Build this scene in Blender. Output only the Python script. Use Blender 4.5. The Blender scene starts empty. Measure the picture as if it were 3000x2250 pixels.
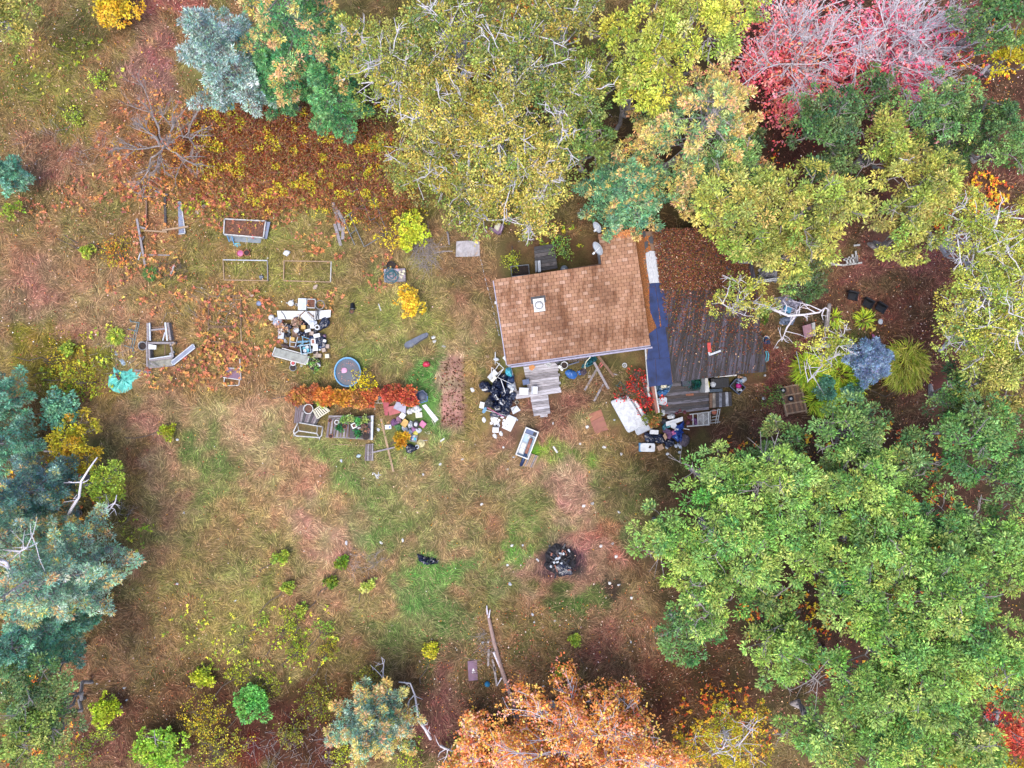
import bpy, math, random
import numpy as np
from mathutils import Vector, Matrix
R = math.radians
rng = np.random.default_rng(7)
random.seed(7)
S = bpy.context.scene
COL = S.collection

# ------------------------------------------------------------------ camera, sky, sun, exposure
H = 42.0            # the drone hangs 42 m above the yard, looking straight down
cam_d = bpy.data.cameras.new('camera'); cam = bpy.data.objects.new('camera', cam_d); COL.objects.link(cam)
cam.location = (0, 0, H); cam.rotation_euler = (0, 0, 0)
cam_d.sensor_fit = 'HORIZONTAL'; cam_d.angle = 2 * math.atan(30.0 / H)
cam_d.clip_start = 0.5; cam_d.clip_end = 2000
S.camera = cam
world = bpy.data.worlds.new('World'); S.world = world; world.use_nodes = True
wn = world.node_tree.nodes; wl = world.node_tree.links
bg = wn['Background']
sky = wn.new('ShaderNodeTexSky'); sky.sky_type = 'NISHITA'; sky.sun_disc = False
SUN_EL, SUN_AZ = 70, 205
sky.sun_elevation = R(SUN_EL); sky.sun_rotation = R(SUN_AZ)
sky.air_density = 1.0; sky.dust_density = 3.0; sky.ozone_density = 1.0
wl.new(sky.outputs['Color'], bg.inputs['Color']); bg.inputs['Strength'].default_value = 0.15
sun_d = bpy.data.lights.new('sun', 'SUN'); sun = bpy.data.objects.new('sun', sun_d); COL.objects.link(sun)
sun_d.energy = 1.1; sun_d.angle = R(32); sun_d.color = (1.0, 0.95, 0.88)
sun.rotation_euler = (R(90 - SUN_EL), 0, R(180 - SUN_AZ)); sun.location = (0, 0, 60)
S.view_settings.view_transform = 'Standard'; S.view_settings.look = 'None'
S.view_settings.gamma = 1.0; S.view_settings.use_curve_mapping = False
S.view_settings.exposure = 1.68
S.render.engine = 'CYCLES'
S.cycles.max_bounces = 6; S.cycles.diffuse_bounces = 3; S.cycles.transmission_bounces = 4

# ------------------------------------------------------------------ helpers
def W(px, py, z=0.0):
    """a point of the 3000x2250 photograph at height z above the yard -> world"""
    k = (H - z) / H / 50.0
    return Vector(((px - 1500) * k, (1125 - py) * k, z))
def lin(c):
    c = np.asarray(c, float) / 255.0
    return np.where(c <= 0.04045, c / 12.92, ((c + 0.055) / 1.055) ** 2.4)
KO, KG, KF = 0.50, 0.52, 0.86      # photograph colour -> surface colour for objects, ground, leaves

class MB:
    """collects geometry for ONE mesh"""
    def __init__(s): s.v = []; s.f = []; s.fs = []; s.c = []; s.n = 0
    def add(s, verts, faces, cols=None):
        verts = np.asarray(verts, float).reshape(-1, 3)
        if isinstance(faces, np.ndarray):
            s.f.append((faces + s.n).ravel()); s.fs.append(np.full(len(faces), faces.shape[1])); m = len(faces)
        else:
            s.f.append(np.array([i + s.n for f in faces for i in f])); s.fs.append(np.array([len(f) for f in faces])); m = len(faces)
        s.v.append(verts); s.n += len(verts)
        if cols is not None:
            cols = np.asarray(cols, float); s.c.append(np.broadcast_to(cols, (m, 3)) if cols.ndim == 1 else cols)
        else: s.c.append(np.full((m, 3), -1.0))
        return s
    def box(s, c, size, rz=0, rx=0, ry=0, col=None, taper=1.0):
        x, y, z = [d / 2 for d in size]
        v = np.array([[-x,-y,-z],[x,-y,-z],[x,y,-z],[-x,y,-z],[-x*taper,-y*taper,z],[x*taper,-y*taper,z],[x*taper,y*taper,z],[-x*taper,y*taper,z]])
        M = np.array(Matrix.Rotation(rz, 3, 'Z') @ Matrix.Rotation(ry, 3, 'Y') @ Matrix.Rotation(rx, 3, 'X'))
        return s.add(v @ M.T + np.array(c), np.array([[3,2,1,0],[4,5,6,7],[0,1,5,4],[1,2,6,5],[2,3,7,6],[3,0,4,7]]), col)
    def prism(s, pts, z0, z1, col=None, inset=0.0):
        """polygon (world xy, counter-clockwise or not) pulled from z0 to z1; z1 may be a list"""
        p = np.array([[q[0], q[1]] for q in pts], float); n = len(p)
        a = 0.5 * np.sum(p[:,0] * np.roll(p[:,1], -1) - np.roll(p[:,0], -1) * p[:,1])
        z0 = np.broadcast_to(np.asarray(z0, float), (n,)); z1 = np.broadcast_to(np.asarray(z1, float), (n,))
        if a < 0: p = p[::-1]; z0 = z0[::-1]; z1 = z1[::-1]
        ctr = p.mean(0); top = ctr + (p - ctr) * (1 - inset)
        v = np.vstack([np.c_[p, z0], np.c_[top, z1]])
        f = [list(range(n))[::-1], list(range(n, 2*n))] + [[i, (i+1) % n, n + (i+1) % n, n + i] for i in range(n)]
        return s.add(v, f, col)
    def segs(s, P0, P1, r0, r1, sides=4, col=None):
        P0 = np.asarray(P0, float).reshape(-1,3); P1 = np.asarray(P1, float).reshape(-1,3); n = len(P0)
        if n == 0: return s
        r0 = np.broadcast_to(np.asarray(r0, float), (n,)); r1 = np.broadcast_to(np.asarray(r1, float), (n,))
        d = P1 - P0; d /= np.linalg.norm(d, axis=1, keepdims=True) + 1e-9
        ref = np.where(np.abs(d[:, 2:3]) < 0.9, np.array([[0,0,1.0]]), np.array([[1.0,0,0]]))
        a = np.cross(d, ref); a /= np.linalg.norm(a, axis=1, keepdims=True) + 1e-9; b = np.cross(d, a)
        th = np.arange(sides) * 2 * math.pi / sides
        ring = a[:,None,:] * np.cos(th)[None,:,None] + b[:,None,:] * np.sin(th)[None,:,None]
        V = np.concatenate([P0[:,None,:] + ring * r0[:,None,None], P1[:,None,:] + ring * r1[:,None,None]], axis=1)
        k = np.arange(sides); q = np.stack([k, sides + k, sides + (k+1) % sides, (k+1) % sides], 1)
        F = (np.arange(n)[:,None,None] * 2 * sides + q[None]).reshape(-1, 4)
        return s.add(V.reshape(-1,3), F, col)
    def tube(s, pts, r, sides=6, col=None, closed=False):
        P = np.array([list(p) for p in pts], float); n = len(P); r = np.broadcast_to(np.asarray(r, float), (n,))
        if closed: T = np.roll(P, -1, 0) - np.roll(P, 1, 0)
        else: T = np.gradient(P, axis=0)
        T /= np.linalg.norm(T, axis=1, keepdims=True) + 1e-9
        ref = np.where(np.abs(T[:,2:3]) < 0.9, np.array([[0,0,1.0]]), np.array([[1.0,0,0]]))
        a = np.cross(T, ref); a /= np.linalg.norm(a, axis=1, keepdims=True) + 1e-9; b = np.cross(T, a)
        th = np.arange(sides) * 2 * math.pi / sides
        V = P[:,None,:] + (a[:,None,:] * np.cos(th)[None,:,None] + b[:,None,:] * np.sin(th)[None,:,None]) * r[:,None,None]
        f = []
        for i in range(n if closed else n - 1):
            j = (i + 1) % n
            for k in range(sides):
                l = (k + 1) % sides; f.append([i*sides+k, i*sides+l, j*sides+l, j*sides+k])
        if not closed: f += [list(range(sides))[::-1], [(n-1)*sides + k for k in range(sides)]]
        return s.add(V.reshape(-1,3), f, col)
    def lathe(s, prof, c, n=14, sx=1.0, sy=1.0, rz=0, tilt=None, col=None):
        th = np.arange(n) * 2 * math.pi / n; m = len(prof)
        V = np.array([[r * math.cos(t) * sx, r * math.sin(t) * sy, z] for r, z in prof for t in th])
        M = Matrix.Rotation(rz, 3, 'Z')
        if tilt: M = M @ Matrix.Rotation(tilt, 3, 'X')
        V = V @ np.array(M).T + np.array(c)
        f = [[i*n+k, i*n+(k+1)%n, (i+1)*n+(k+1)%n, (i+1)*n+k] for i in range(m-1) for k in range(n)]
        if prof[0][0] > 1e-4: f.append(list(range(n))[::-1])
        if prof[-1][0] > 1e-4: f.append([(m-1)*n + k for k in range(n)])
        return s.add(V, f, col)
    def blob(s, c, rad, rz=0, amp=0.22, seed=0, n=14, m=8, col=None, flat=0.0, pleat=0.05):
        """a lumpy closed bag or mound, its lowest point at c.z"""
        g = np.random.default_rng(seed + 11); V = [[0,0,-1]]
        ph = np.linspace(-math.pi/2, math.pi/2, m + 2)[1:-1]; th = np.arange(n) * 2 * math.pi / n
        for p in ph:
            for t in th: V.append([math.cos(p)*math.cos(t), math.cos(p)*math.sin(t), math.sin(p)])
        V.append([0,0,1]); V = np.array(V)
        k = 1 + amp * (np.sin(V[:,0]*g.uniform(2,4)+g.uniform(0,6)) * np.cos(V[:,1]*g.uniform(2,4)+g.uniform(0,6)) + 0.6*np.sin(V[:,2]*3+V[:,0]*4+g.uniform(0,6))) + g.normal(0, pleat, len(V))
        V = V * k[:,None]; V[:,2] = np.maximum(V[:,2], -0.75)
        V *= np.array(rad); V = V @ np.array(Matrix.Rotation(rz, 3, 'Z')).T
        V[:,2] -= V[:,2].min(); V += np.array(c)
        f = [[0, 1+(k+1)%n, 1+k] for k in range(n)]
        f += [[1+i*n+k, 1+i*n+(k+1)%n, 1+(i+1)*n+(k+1)%n, 1+(i+1)*n+k] for i in range(m-1) for k in range(n)]
        L = 1 + m*n; f += [[L-n+k, L-n+(k+1)%n, L] for k in range(n)]
        return s.add(V, f, col)
    def sheet(s, pts, z, amp=0.04, seed=0, rings=6, sub=4, col=None, jag=0.0):
        """a crumpled sheet lying inside an outline, its hem down on z"""
        g = np.random.default_rng(seed + 3); p = np.array([[q[0], q[1]] for q in pts], float)
        a = 0.5 * np.sum(p[:,0] * np.roll(p[:,1], -1) - np.roll(p[:,0], -1) * p[:,1])
        if a < 0: p = p[::-1]
        o = np.concatenate([p + (np.roll(p, -1, 0) - p) * t for t in np.arange(sub)/sub], 1).reshape(-1, 2)
        o += g.normal(0, jag + 1e-6, o.shape); n = len(o); c = o.mean(0); V = [[c[0], c[1], z + amp]]
        for i in range(1, rings + 1):
            t = i / rings; e = g.normal(0, 0.35 * amp, (n, 2)) * (t < 1)
            zz = z + amp * (0.9 + 0.8 * g.uniform(-1, 1, n)) if t < 1 else np.full(n, z + 0.012)
            V += np.c_[c + (o - c) * t + e, np.maximum(zz, z + 0.012)].tolist()
        V += np.c_[o, np.full(n, z)].tolist()
        f = [[0, 1+k, 1+(k+1)%n] for k in range(n)]
        f += [[1+i*n+k, 1+(i+1)*n+k, 1+(i+1)*n+(k+1)%n, 1+i*n+(k+1)%n] for i in range(rings) for k in range(n)]
        f.append([1 + rings*n + k for k in range(n)][::-1])
        return s.add(V, f, col)
    def mesh(s, name, mat, off=(0,0,0), smooth=False):
        me = bpy.data.meshes.new(name); V = np.vstack(s.v) - np.array(off); F = np.concatenate(s.f).astype(np.int32); L = np.concatenate(s.fs).astype(np.int32)
        me.vertices.add(len(V)); me.vertices.foreach_set('co', V.astype(np.float32).ravel())
        me.loops.add(len(F)); me.loops.foreach_set('vertex_index', F)
        me.polygons.add(len(L)); st = np.r_[0, np.cumsum(L)[:-1]].astype(np.int32); me.polygons.foreach_set('loop_start', st)
        try: me.polygons.foreach_set('loop_total', L)
        except Exception: pass
        c = np.vstack(s.c)
        if c.max() >= 0:
            at = me.attributes.new('col', 'FLOAT_COLOR', 'FACE'); at.data.foreach_set('color', np.c_[np.maximum(c, 0), np.ones(len(c))].astype(np.float32).ravel())
        me.polygons.foreach_set('use_smooth', np.full(len(L), bool(smooth)))
        me.materials.append(mat); me.update(calc_edges=True); me.validate()
        return me
    def base(s):
        V = np.vstack(s.v); lo = V.min(0); hi = V.max(0); return Vector(((lo[0]+hi[0])/2, (lo[1]+hi[1])/2, lo[2]))

ROOT = {}
def tag(o, label=None, cat=None, group=None, kind=None):
    if label: o['label'] = label
    if cat: o['category'] = cat
    if group: o['group'] = group
    if kind: o['kind'] = kind
    return o
def thing(name, label, cat, loc, group=None):
    o = bpy.data.objects.new(name, None); COL.objects.link(o); o.location = loc; o.empty_display_size = 0.2
    ROOT[o.name] = Vector(loc); return tag(o, label, cat, group)
def part(name, mb, mat, parent, smooth=False, label=None, kind=None):
    off = ROOT[parent.name]; o = bpy.data.objects.new(name, mb.mesh(name, mat, off, smooth)); COL.objects.link(o)
    o.parent = parent; ROOT[o.name] = off; return tag(o, label, None, None, kind)
def solo(name, label, cat, mb, mat, group=None, smooth=False, kind=None):
    b = mb.base(); o = bpy.data.objects.new(name, mb.mesh(name, mat, b, smooth)); COL.objects.link(o); o.location = b
    ROOT[o.name] = b; return tag(o, label, cat, group, kind)
def setting(name, mb, mat, kind='structure', label=None, smooth=False):
    o = bpy.data.objects.new(name, mb.mesh(name, mat, (0,0,0), smooth)); COL.objects.link(o); ROOT[o.name] = Vector((0,0,0))
    return tag(o, label, None, None, kind)

# ------------------------------------------------------------------ materials
MATS = {}
def nodes(name):
    m = bpy.data.materials.new(name); m.use_nodes = True; MATS[name] = m
    return m, m.node_tree.nodes, m.node_tree.links, m.node_tree.nodes['Principled BSDF']
def noise(n, l, scale, detail=4, coord='Object', rough=0.6):
    tc = n.new('ShaderNodeTexCoord'); t = n.new('ShaderNodeTexNoise'); t.inputs['Scale'].default_value = scale
    t.inputs['Detail'].default_value = detail; t.inputs['Roughness'].default_value = rough
    l.new(tc.outputs[coord], t.inputs['Vector']); return t
def ramp(n, l, src, stops):
    r = n.new('ShaderNodeValToRGB'); e = r.color_ramp.elements
    while len(e) < len(stops): e.new(0.5)
    for i, (p, c) in enumerate(stops): e[i].position = p; e[i].color = (*c, 1)
    l.new(src, r.inputs['Fac']); return r
def pm(name, rgb, rough=0.65, var=0.18, scale=5.0, metal=0.0, bump=0.15, dirt=0.0, stretch=None, spec=0.4, k=None):
    if name in MATS: return MATS[name]
    m, n, l, p = nodes(name); c = lin(rgb) * (KO if k is None else k)
    t = noise(n, l, scale)
    if stretch:
        mp = n.new('ShaderNodeMapping'); mp.inputs['Scale'].default_value = stretch[:3]
        if len(stretch) > 3: mp.inputs['Rotation'].default_value = (0, 0, stretch[3])
        tc = n.new('ShaderNodeTexCoord'); l.new(tc.outputs['Object'], mp.inputs['Vector']); l.new(mp.outputs['Vector'], t.inputs['Vector'])
    lo = np.clip(c * (1 - 1.6 * var), 0, 1); hi = np.clip(c * (1 + var), 0, 1)
    r = ramp(n, l, t.outputs['Fac'], [(0.32, tuple(lo)), (0.52, tuple(c)), (0.7, tuple(hi))]); out = r.outputs['Color']
    if dirt > 0:
        t2 = noise(n, l, scale * 0.6, 6); r2 = ramp(n, l, t2.outputs['Fac'], [(0.45, (0, 0, 0)), (0.68, (1, 1, 1))])
        mx = n.new('ShaderNodeMix'); mx.data_type = 'RGBA'; ml = n.new('ShaderNodeMath'); ml.operation = 'MULTIPLY'; ml.inputs[1].default_value = dirt
        l.new(r2.outputs['Color'], ml.inputs[0]); l.new(ml.outputs[0], mx.inputs['Factor']); l.new(out, mx.inputs['A'])
        mx.inputs['B'].default_value = (*(lin((95, 75, 55)) * 0.5), 1); out = mx.outputs['Result']
    l.new(out, p.inputs['Base Color']); p.inputs['Roughness'].default_value = rough; p.inputs['Metallic'].default_value = metal
    p.inputs['Specular IOR Level'].default_value = spec
    if bump:
        b = n.new('ShaderNodeBump'); b.inputs['Strength'].default_value = bump; b.inputs['Distance'].default_value = 0.03
        l.new(t.outputs['Fac'], b.inputs['Height']); l.new(b.outputs['Normal'], p.inputs['Normal'])
    return m
def leafmat(name, trans=0.3, rough=0.6, vary=0.25):
    m = bpy.data.materials.new(name); m.use_nodes = True; n = m.node_tree.nodes; l = m.node_tree.links; n.remove(n['Principled BSDF'])
    at = n.new('ShaderNodeAttribute'); at.attribute_name = 'col'
    t = noise(n, l, 1.3, 3); hs = n.new('ShaderNodeHueSaturation'); mr = n.new('ShaderNodeMapRange')
    mr.inputs['To Min'].default_value = 1 - vary; mr.inputs['To Max'].default_value = 1 + vary
    l.new(t.outputs['Fac'], mr.inputs['Value']); l.new(mr.outputs['Result'], hs.inputs['Value']); l.new(at.outputs['Color'], hs.inputs['Color'])
    d = n.new('ShaderNodeBsdfDiffuse'); tr = n.new('ShaderNodeBsdfTranslucent'); mx = n.new('ShaderNodeMixShader'); mx.inputs[0].default_value = trans
    l.new(hs.outputs['Color'], d.inputs['Color']); l.new(hs.outputs['Color'], tr.inputs['Color']); l.new(d.outputs[0], mx.inputs[1]); l.new(tr.outputs[0], mx.inputs[2])
    l.new(mx.outputs[0], n['Material Output'].inputs['Surface']); return m
LEAF = leafmat('leaves'); BLADE = leafmat('grass_blades', 0.15)
BARK = pm('grey_bark', (170,160,158), 0.9, 0.3, 9, bump=0.4)
BARK_DARK = pm('brown_bark', (112,98,88), 0.95, 0.3, 9, bump=0.4)
BARK_PALE = pm('pale_bark', (226,220,228), 0.85, 0.2, 14, bump=0.3, k=0.56)
WHITE = pm('white_plastic', (238,240,242), 0.45, 0.06, 5, dirt=0.3, k=0.46)
WHITE_PAINT = pm('white_paint', (225,224,222), 0.6, 0.1, 9, dirt=0.4, k=0.44)
CREAM = pm('cream_plastic', (232,226,200), 0.5, 0.08, 6, dirt=0.12)
PALE = pm('pale_grey_plastic', (205,212,222), 0.5, 0.12, 6, dirt=0.15)
GREY = pm('grey_metal', (135,142,152), 0.5, 0.2, 8, metal=0.2)
STEEL = pm('steel', (150,155,160), 0.35, 0.15, 8, metal=0.7)
DARK = pm('charcoal', (48,50,60), 0.55, 0.2, 8)
BLACK = pm('black_plastic', (22,24,34), 0.5, 0.35, 7, bump=0.5, spec=0.3)
BAG = pm('bin_bag', (18,28,58), 0.25, 0.4, 9, bump=1.0, spec=0.6)
NAVY = pm('navy_plastic', (38,62,105), 0.4, 0.2, 6)
BLUE = pm('blue_plastic', (45,105,180), 0.4, 0.2, 6)
SKYB = pm('sky_blue_plastic', (95,165,215), 0.4, 0.15, 6)
TEAL = pm('teal_plastic', (40,110,125), 0.5, 0.25, 7)
TURQ = pm('turquoise_sheet', (110,215,200), 0.5, 0.22, 4, bump=0.4)
AQUA = pm('aqua_plastic', (80,190,215), 0.4, 0.15, 6)
PINK = pm('pink_plastic', (205,110,160), 0.5, 0.15, 6)
MAGENTA = pm('magenta_plastic', (200,45,140), 0.35, 0.12, 6)
REDP = pm('red_plastic', (190,45,60), 0.45, 0.15, 6)
ROSE = pm('faded_red_board', (190,105,105), 0.75, 0.18, 4, dirt=0.15)
RUSTB = pm('rusty_brown_board', (165,108,92), 0.8, 0.16, 3, dirt=0.2)
PURPLE = pm('purple_cloth', (120,80,125), 0.8, 0.35, 14, bump=0.5)
MAUVE = pm('mauve_board', (135,105,130), 0.75, 0.14, 4, dirt=0.15)
YELLOW = pm('yellow_cloth', (222,180,105), 0.75, 0.15, 5)
LEMON = pm('lemon_plastic', (225,215,90), 0.5, 0.15, 5)
GREENP = pm('green_plastic', (75,135,70), 0.6, 0.25, 7)
CARD = pm('cardboard', (190,155,125), 0.85, 0.15, 5)
TAN = pm('tan_clay', (190,170,155), 0.8, 0.15, 6)
TERRA = pm('terracotta', (190,110,85), 0.8, 0.18, 6)
WOOD_GREY = pm('weathered_wood', (160,152,155), 0.85, 0.35, 4, stretch=(1.2, 14, 14), bump=0.35)
WOOD_DECK = pm('silvered_deck_wood', (178,172,176), 0.85, 0.4, 3, stretch=(1.0, 12, 12, -0.14), bump=0.35)
WOOD_DARK = pm('wet_dark_wood', (58,54,60), 0.6, 0.75, 3, stretch=(1.0, 10, 10, -0.1), bump=0.35)
WOOD_BROWN = pm('brown_wood', (135,105,85), 0.8, 0.3, 4, stretch=(1.2, 12, 12), bump=0.3)
WOOD_TAN = pm('tan_wood', (185,155,125), 0.8, 0.25, 4, stretch=(12, 1.2, 12), bump=0.3)
PALLET = pm('old_pallet_wood', (128,115,122), 0.85, 0.35, 4, stretch=(12, 1.2, 12), bump=0.3)
SOIL = pm('dark_soil', (62,50,46), 0.95, 0.4, 14, bump=0.8)
LITTER = pm('leafy_soil', (120,82,66), 0.95, 0.45, 18, bump=0.8)
ROOFMEM = pm('blue_black_membrane', (34,54,104), 0.6, 0.3, 2, bump=0.15, spec=0.2)
RUBBER = pm('rubber', (34,36,42), 0.7, 0.25, 9)
WALLM = pm('pale_siding', (200,198,205), 0.7, 0.1, 3, dirt=0.2)
FASCIA = pm('lavender_fascia', (172,168,190), 0.6, 0.12, 5)
GLASSY = pm('grey_glass', (125,135,142), 0.15, 0.25, 3, bump=0.0, spec=0.8)
BLUEPANE = pm('blue_grey_pane', (128,138,165), 0.25, 0.16, 3, bump=0.0, spec=0.7, dirt=0.15)
WATER = pm('sky_tinted_pool_water', (62,74,92), 0.08, 0.2, 2, bump=0.05, spec=0.6)  # slate base colour has the sky's reflection painted in
CONC = pm('pale_concrete', (190,186,190), 0.9, 0.2, 5, bump=0.3, dirt=0.3)
ASH = pm('charred_ash', (38,36,44), 0.9, 0.6, 9, bump=1.0)
MOSS = pm('brown_needle_litter', (140,88,48), 0.95, 0.3, 16, bump=0.8)
BARE = pm('bare_white_wood', (205,208,214), 0.85, 0.3, 5, stretch=(14, 1.2, 14), bump=0.35)
# ------------------------------------------------------------------ ground: colour zones read off the photograph
def vnoise(x, y, seed=0):
    g = np.random.default_rng(seed).random((128, 128)); xi = np.floor(x).astype(int); yi = np.floor(y).astype(int)
    fx = x - xi; fy = y - yi; fx = fx*fx*(3-2*fx); fy = fy*fy*(3-2*fy); a = xi % 128; b = yi % 128; a1 = (xi+1) % 128; b1 = (yi+1) % 128
    return (g[a,b]*(1-fx)+g[a1,b]*fx)*(1-fy) + (g[a,b1]*(1-fx)+g[a1,b1]*fx)*fy
def fbm(x, y, seed=0, o=4):
    t = 0; w = 0
    for i in range(o): t = t + vnoise(x*2**i, y*2**i, seed+i) * 0.55**i; w += 0.55**i
    return t / w
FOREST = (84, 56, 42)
# px, py, rx, ry, rotation in degrees, colour, strength
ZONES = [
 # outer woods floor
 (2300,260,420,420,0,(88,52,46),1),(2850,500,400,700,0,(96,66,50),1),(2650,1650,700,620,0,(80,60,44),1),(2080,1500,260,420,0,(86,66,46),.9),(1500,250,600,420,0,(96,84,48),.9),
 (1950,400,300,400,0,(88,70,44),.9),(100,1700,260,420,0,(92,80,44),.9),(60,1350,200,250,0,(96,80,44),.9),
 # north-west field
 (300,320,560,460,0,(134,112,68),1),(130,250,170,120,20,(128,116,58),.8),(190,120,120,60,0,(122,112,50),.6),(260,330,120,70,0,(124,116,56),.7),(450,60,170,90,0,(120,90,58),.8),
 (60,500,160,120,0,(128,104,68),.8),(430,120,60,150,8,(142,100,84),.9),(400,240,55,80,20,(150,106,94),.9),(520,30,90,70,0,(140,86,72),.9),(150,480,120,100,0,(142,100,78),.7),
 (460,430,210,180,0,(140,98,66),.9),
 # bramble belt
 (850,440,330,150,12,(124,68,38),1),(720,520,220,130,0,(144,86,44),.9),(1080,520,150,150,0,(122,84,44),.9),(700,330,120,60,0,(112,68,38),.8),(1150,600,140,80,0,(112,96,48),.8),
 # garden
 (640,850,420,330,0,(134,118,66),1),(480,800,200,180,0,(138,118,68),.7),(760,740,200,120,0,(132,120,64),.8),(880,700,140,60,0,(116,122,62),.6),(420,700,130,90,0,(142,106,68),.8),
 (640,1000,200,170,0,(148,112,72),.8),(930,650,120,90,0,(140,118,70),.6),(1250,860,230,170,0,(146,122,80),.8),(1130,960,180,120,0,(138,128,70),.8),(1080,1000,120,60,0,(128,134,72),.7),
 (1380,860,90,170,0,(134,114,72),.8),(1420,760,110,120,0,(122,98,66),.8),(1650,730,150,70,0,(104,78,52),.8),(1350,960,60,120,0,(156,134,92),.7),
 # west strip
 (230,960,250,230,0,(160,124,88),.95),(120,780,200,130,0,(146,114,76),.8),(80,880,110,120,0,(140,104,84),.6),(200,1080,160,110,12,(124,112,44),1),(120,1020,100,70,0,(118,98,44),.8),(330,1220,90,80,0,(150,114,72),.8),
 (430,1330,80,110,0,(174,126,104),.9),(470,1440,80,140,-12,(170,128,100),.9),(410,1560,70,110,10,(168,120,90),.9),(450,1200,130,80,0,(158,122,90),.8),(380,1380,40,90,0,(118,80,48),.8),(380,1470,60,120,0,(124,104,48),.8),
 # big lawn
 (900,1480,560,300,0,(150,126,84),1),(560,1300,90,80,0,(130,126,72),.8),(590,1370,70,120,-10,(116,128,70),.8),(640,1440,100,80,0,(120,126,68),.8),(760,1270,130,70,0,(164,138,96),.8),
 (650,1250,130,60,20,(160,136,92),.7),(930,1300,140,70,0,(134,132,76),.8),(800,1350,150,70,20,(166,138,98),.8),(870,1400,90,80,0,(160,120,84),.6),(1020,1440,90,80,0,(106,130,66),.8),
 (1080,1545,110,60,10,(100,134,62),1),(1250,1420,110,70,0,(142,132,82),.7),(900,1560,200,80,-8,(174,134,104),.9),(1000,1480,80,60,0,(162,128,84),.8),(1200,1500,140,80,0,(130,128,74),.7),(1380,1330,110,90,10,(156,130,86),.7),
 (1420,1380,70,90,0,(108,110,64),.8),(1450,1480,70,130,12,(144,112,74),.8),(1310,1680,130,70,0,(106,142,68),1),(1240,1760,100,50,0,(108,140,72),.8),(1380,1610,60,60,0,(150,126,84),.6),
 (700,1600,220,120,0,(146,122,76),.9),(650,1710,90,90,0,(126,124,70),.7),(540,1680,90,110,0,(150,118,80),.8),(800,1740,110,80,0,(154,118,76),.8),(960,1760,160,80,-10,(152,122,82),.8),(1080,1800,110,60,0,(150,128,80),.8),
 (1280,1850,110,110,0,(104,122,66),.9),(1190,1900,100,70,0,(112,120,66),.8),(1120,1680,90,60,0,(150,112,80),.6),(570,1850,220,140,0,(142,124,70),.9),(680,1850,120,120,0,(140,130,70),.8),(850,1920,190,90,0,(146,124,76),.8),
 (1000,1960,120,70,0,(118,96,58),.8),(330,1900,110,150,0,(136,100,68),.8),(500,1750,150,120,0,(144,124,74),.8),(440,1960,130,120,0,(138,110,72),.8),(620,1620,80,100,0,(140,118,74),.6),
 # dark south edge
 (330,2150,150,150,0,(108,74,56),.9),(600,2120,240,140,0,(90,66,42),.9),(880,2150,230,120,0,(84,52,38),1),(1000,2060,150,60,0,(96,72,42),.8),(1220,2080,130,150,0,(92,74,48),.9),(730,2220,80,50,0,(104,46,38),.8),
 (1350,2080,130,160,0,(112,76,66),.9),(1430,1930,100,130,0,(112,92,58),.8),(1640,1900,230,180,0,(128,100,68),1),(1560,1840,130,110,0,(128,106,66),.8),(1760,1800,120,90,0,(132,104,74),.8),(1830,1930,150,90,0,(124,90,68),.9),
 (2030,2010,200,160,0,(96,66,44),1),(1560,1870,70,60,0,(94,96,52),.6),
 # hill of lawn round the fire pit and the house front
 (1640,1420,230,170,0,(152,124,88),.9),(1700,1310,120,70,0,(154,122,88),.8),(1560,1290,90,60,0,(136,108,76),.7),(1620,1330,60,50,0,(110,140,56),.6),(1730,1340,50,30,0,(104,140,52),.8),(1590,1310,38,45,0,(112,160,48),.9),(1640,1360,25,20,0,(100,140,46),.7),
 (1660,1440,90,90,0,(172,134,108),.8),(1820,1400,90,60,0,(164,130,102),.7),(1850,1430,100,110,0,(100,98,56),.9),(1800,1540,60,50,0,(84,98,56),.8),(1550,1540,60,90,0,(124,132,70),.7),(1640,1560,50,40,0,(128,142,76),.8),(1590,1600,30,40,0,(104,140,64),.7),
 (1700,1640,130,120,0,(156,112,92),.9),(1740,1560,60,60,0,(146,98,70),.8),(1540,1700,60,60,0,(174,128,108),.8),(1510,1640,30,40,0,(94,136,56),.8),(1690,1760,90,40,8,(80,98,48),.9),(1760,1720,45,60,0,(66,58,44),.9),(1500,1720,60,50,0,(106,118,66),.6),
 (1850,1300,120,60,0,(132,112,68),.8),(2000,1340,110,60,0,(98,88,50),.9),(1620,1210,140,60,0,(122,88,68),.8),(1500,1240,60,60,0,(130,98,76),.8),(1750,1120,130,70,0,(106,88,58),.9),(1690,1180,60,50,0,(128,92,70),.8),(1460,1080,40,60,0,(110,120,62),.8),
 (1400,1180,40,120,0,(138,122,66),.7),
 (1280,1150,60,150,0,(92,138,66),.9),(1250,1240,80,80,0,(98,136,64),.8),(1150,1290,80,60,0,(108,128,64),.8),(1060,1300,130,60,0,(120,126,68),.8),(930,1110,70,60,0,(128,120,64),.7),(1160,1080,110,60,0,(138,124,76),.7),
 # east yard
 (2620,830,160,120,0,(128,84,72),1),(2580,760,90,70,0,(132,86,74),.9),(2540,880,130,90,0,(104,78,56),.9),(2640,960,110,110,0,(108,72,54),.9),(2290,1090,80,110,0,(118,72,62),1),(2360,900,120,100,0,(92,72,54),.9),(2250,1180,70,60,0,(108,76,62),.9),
 (2640,1200,70,110,20,(112,78,58),.9),(2700,1060,90,90,0,(110,72,58),.9),(2410,1090,70,110,0,(104,126,46),.7),
]
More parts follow.
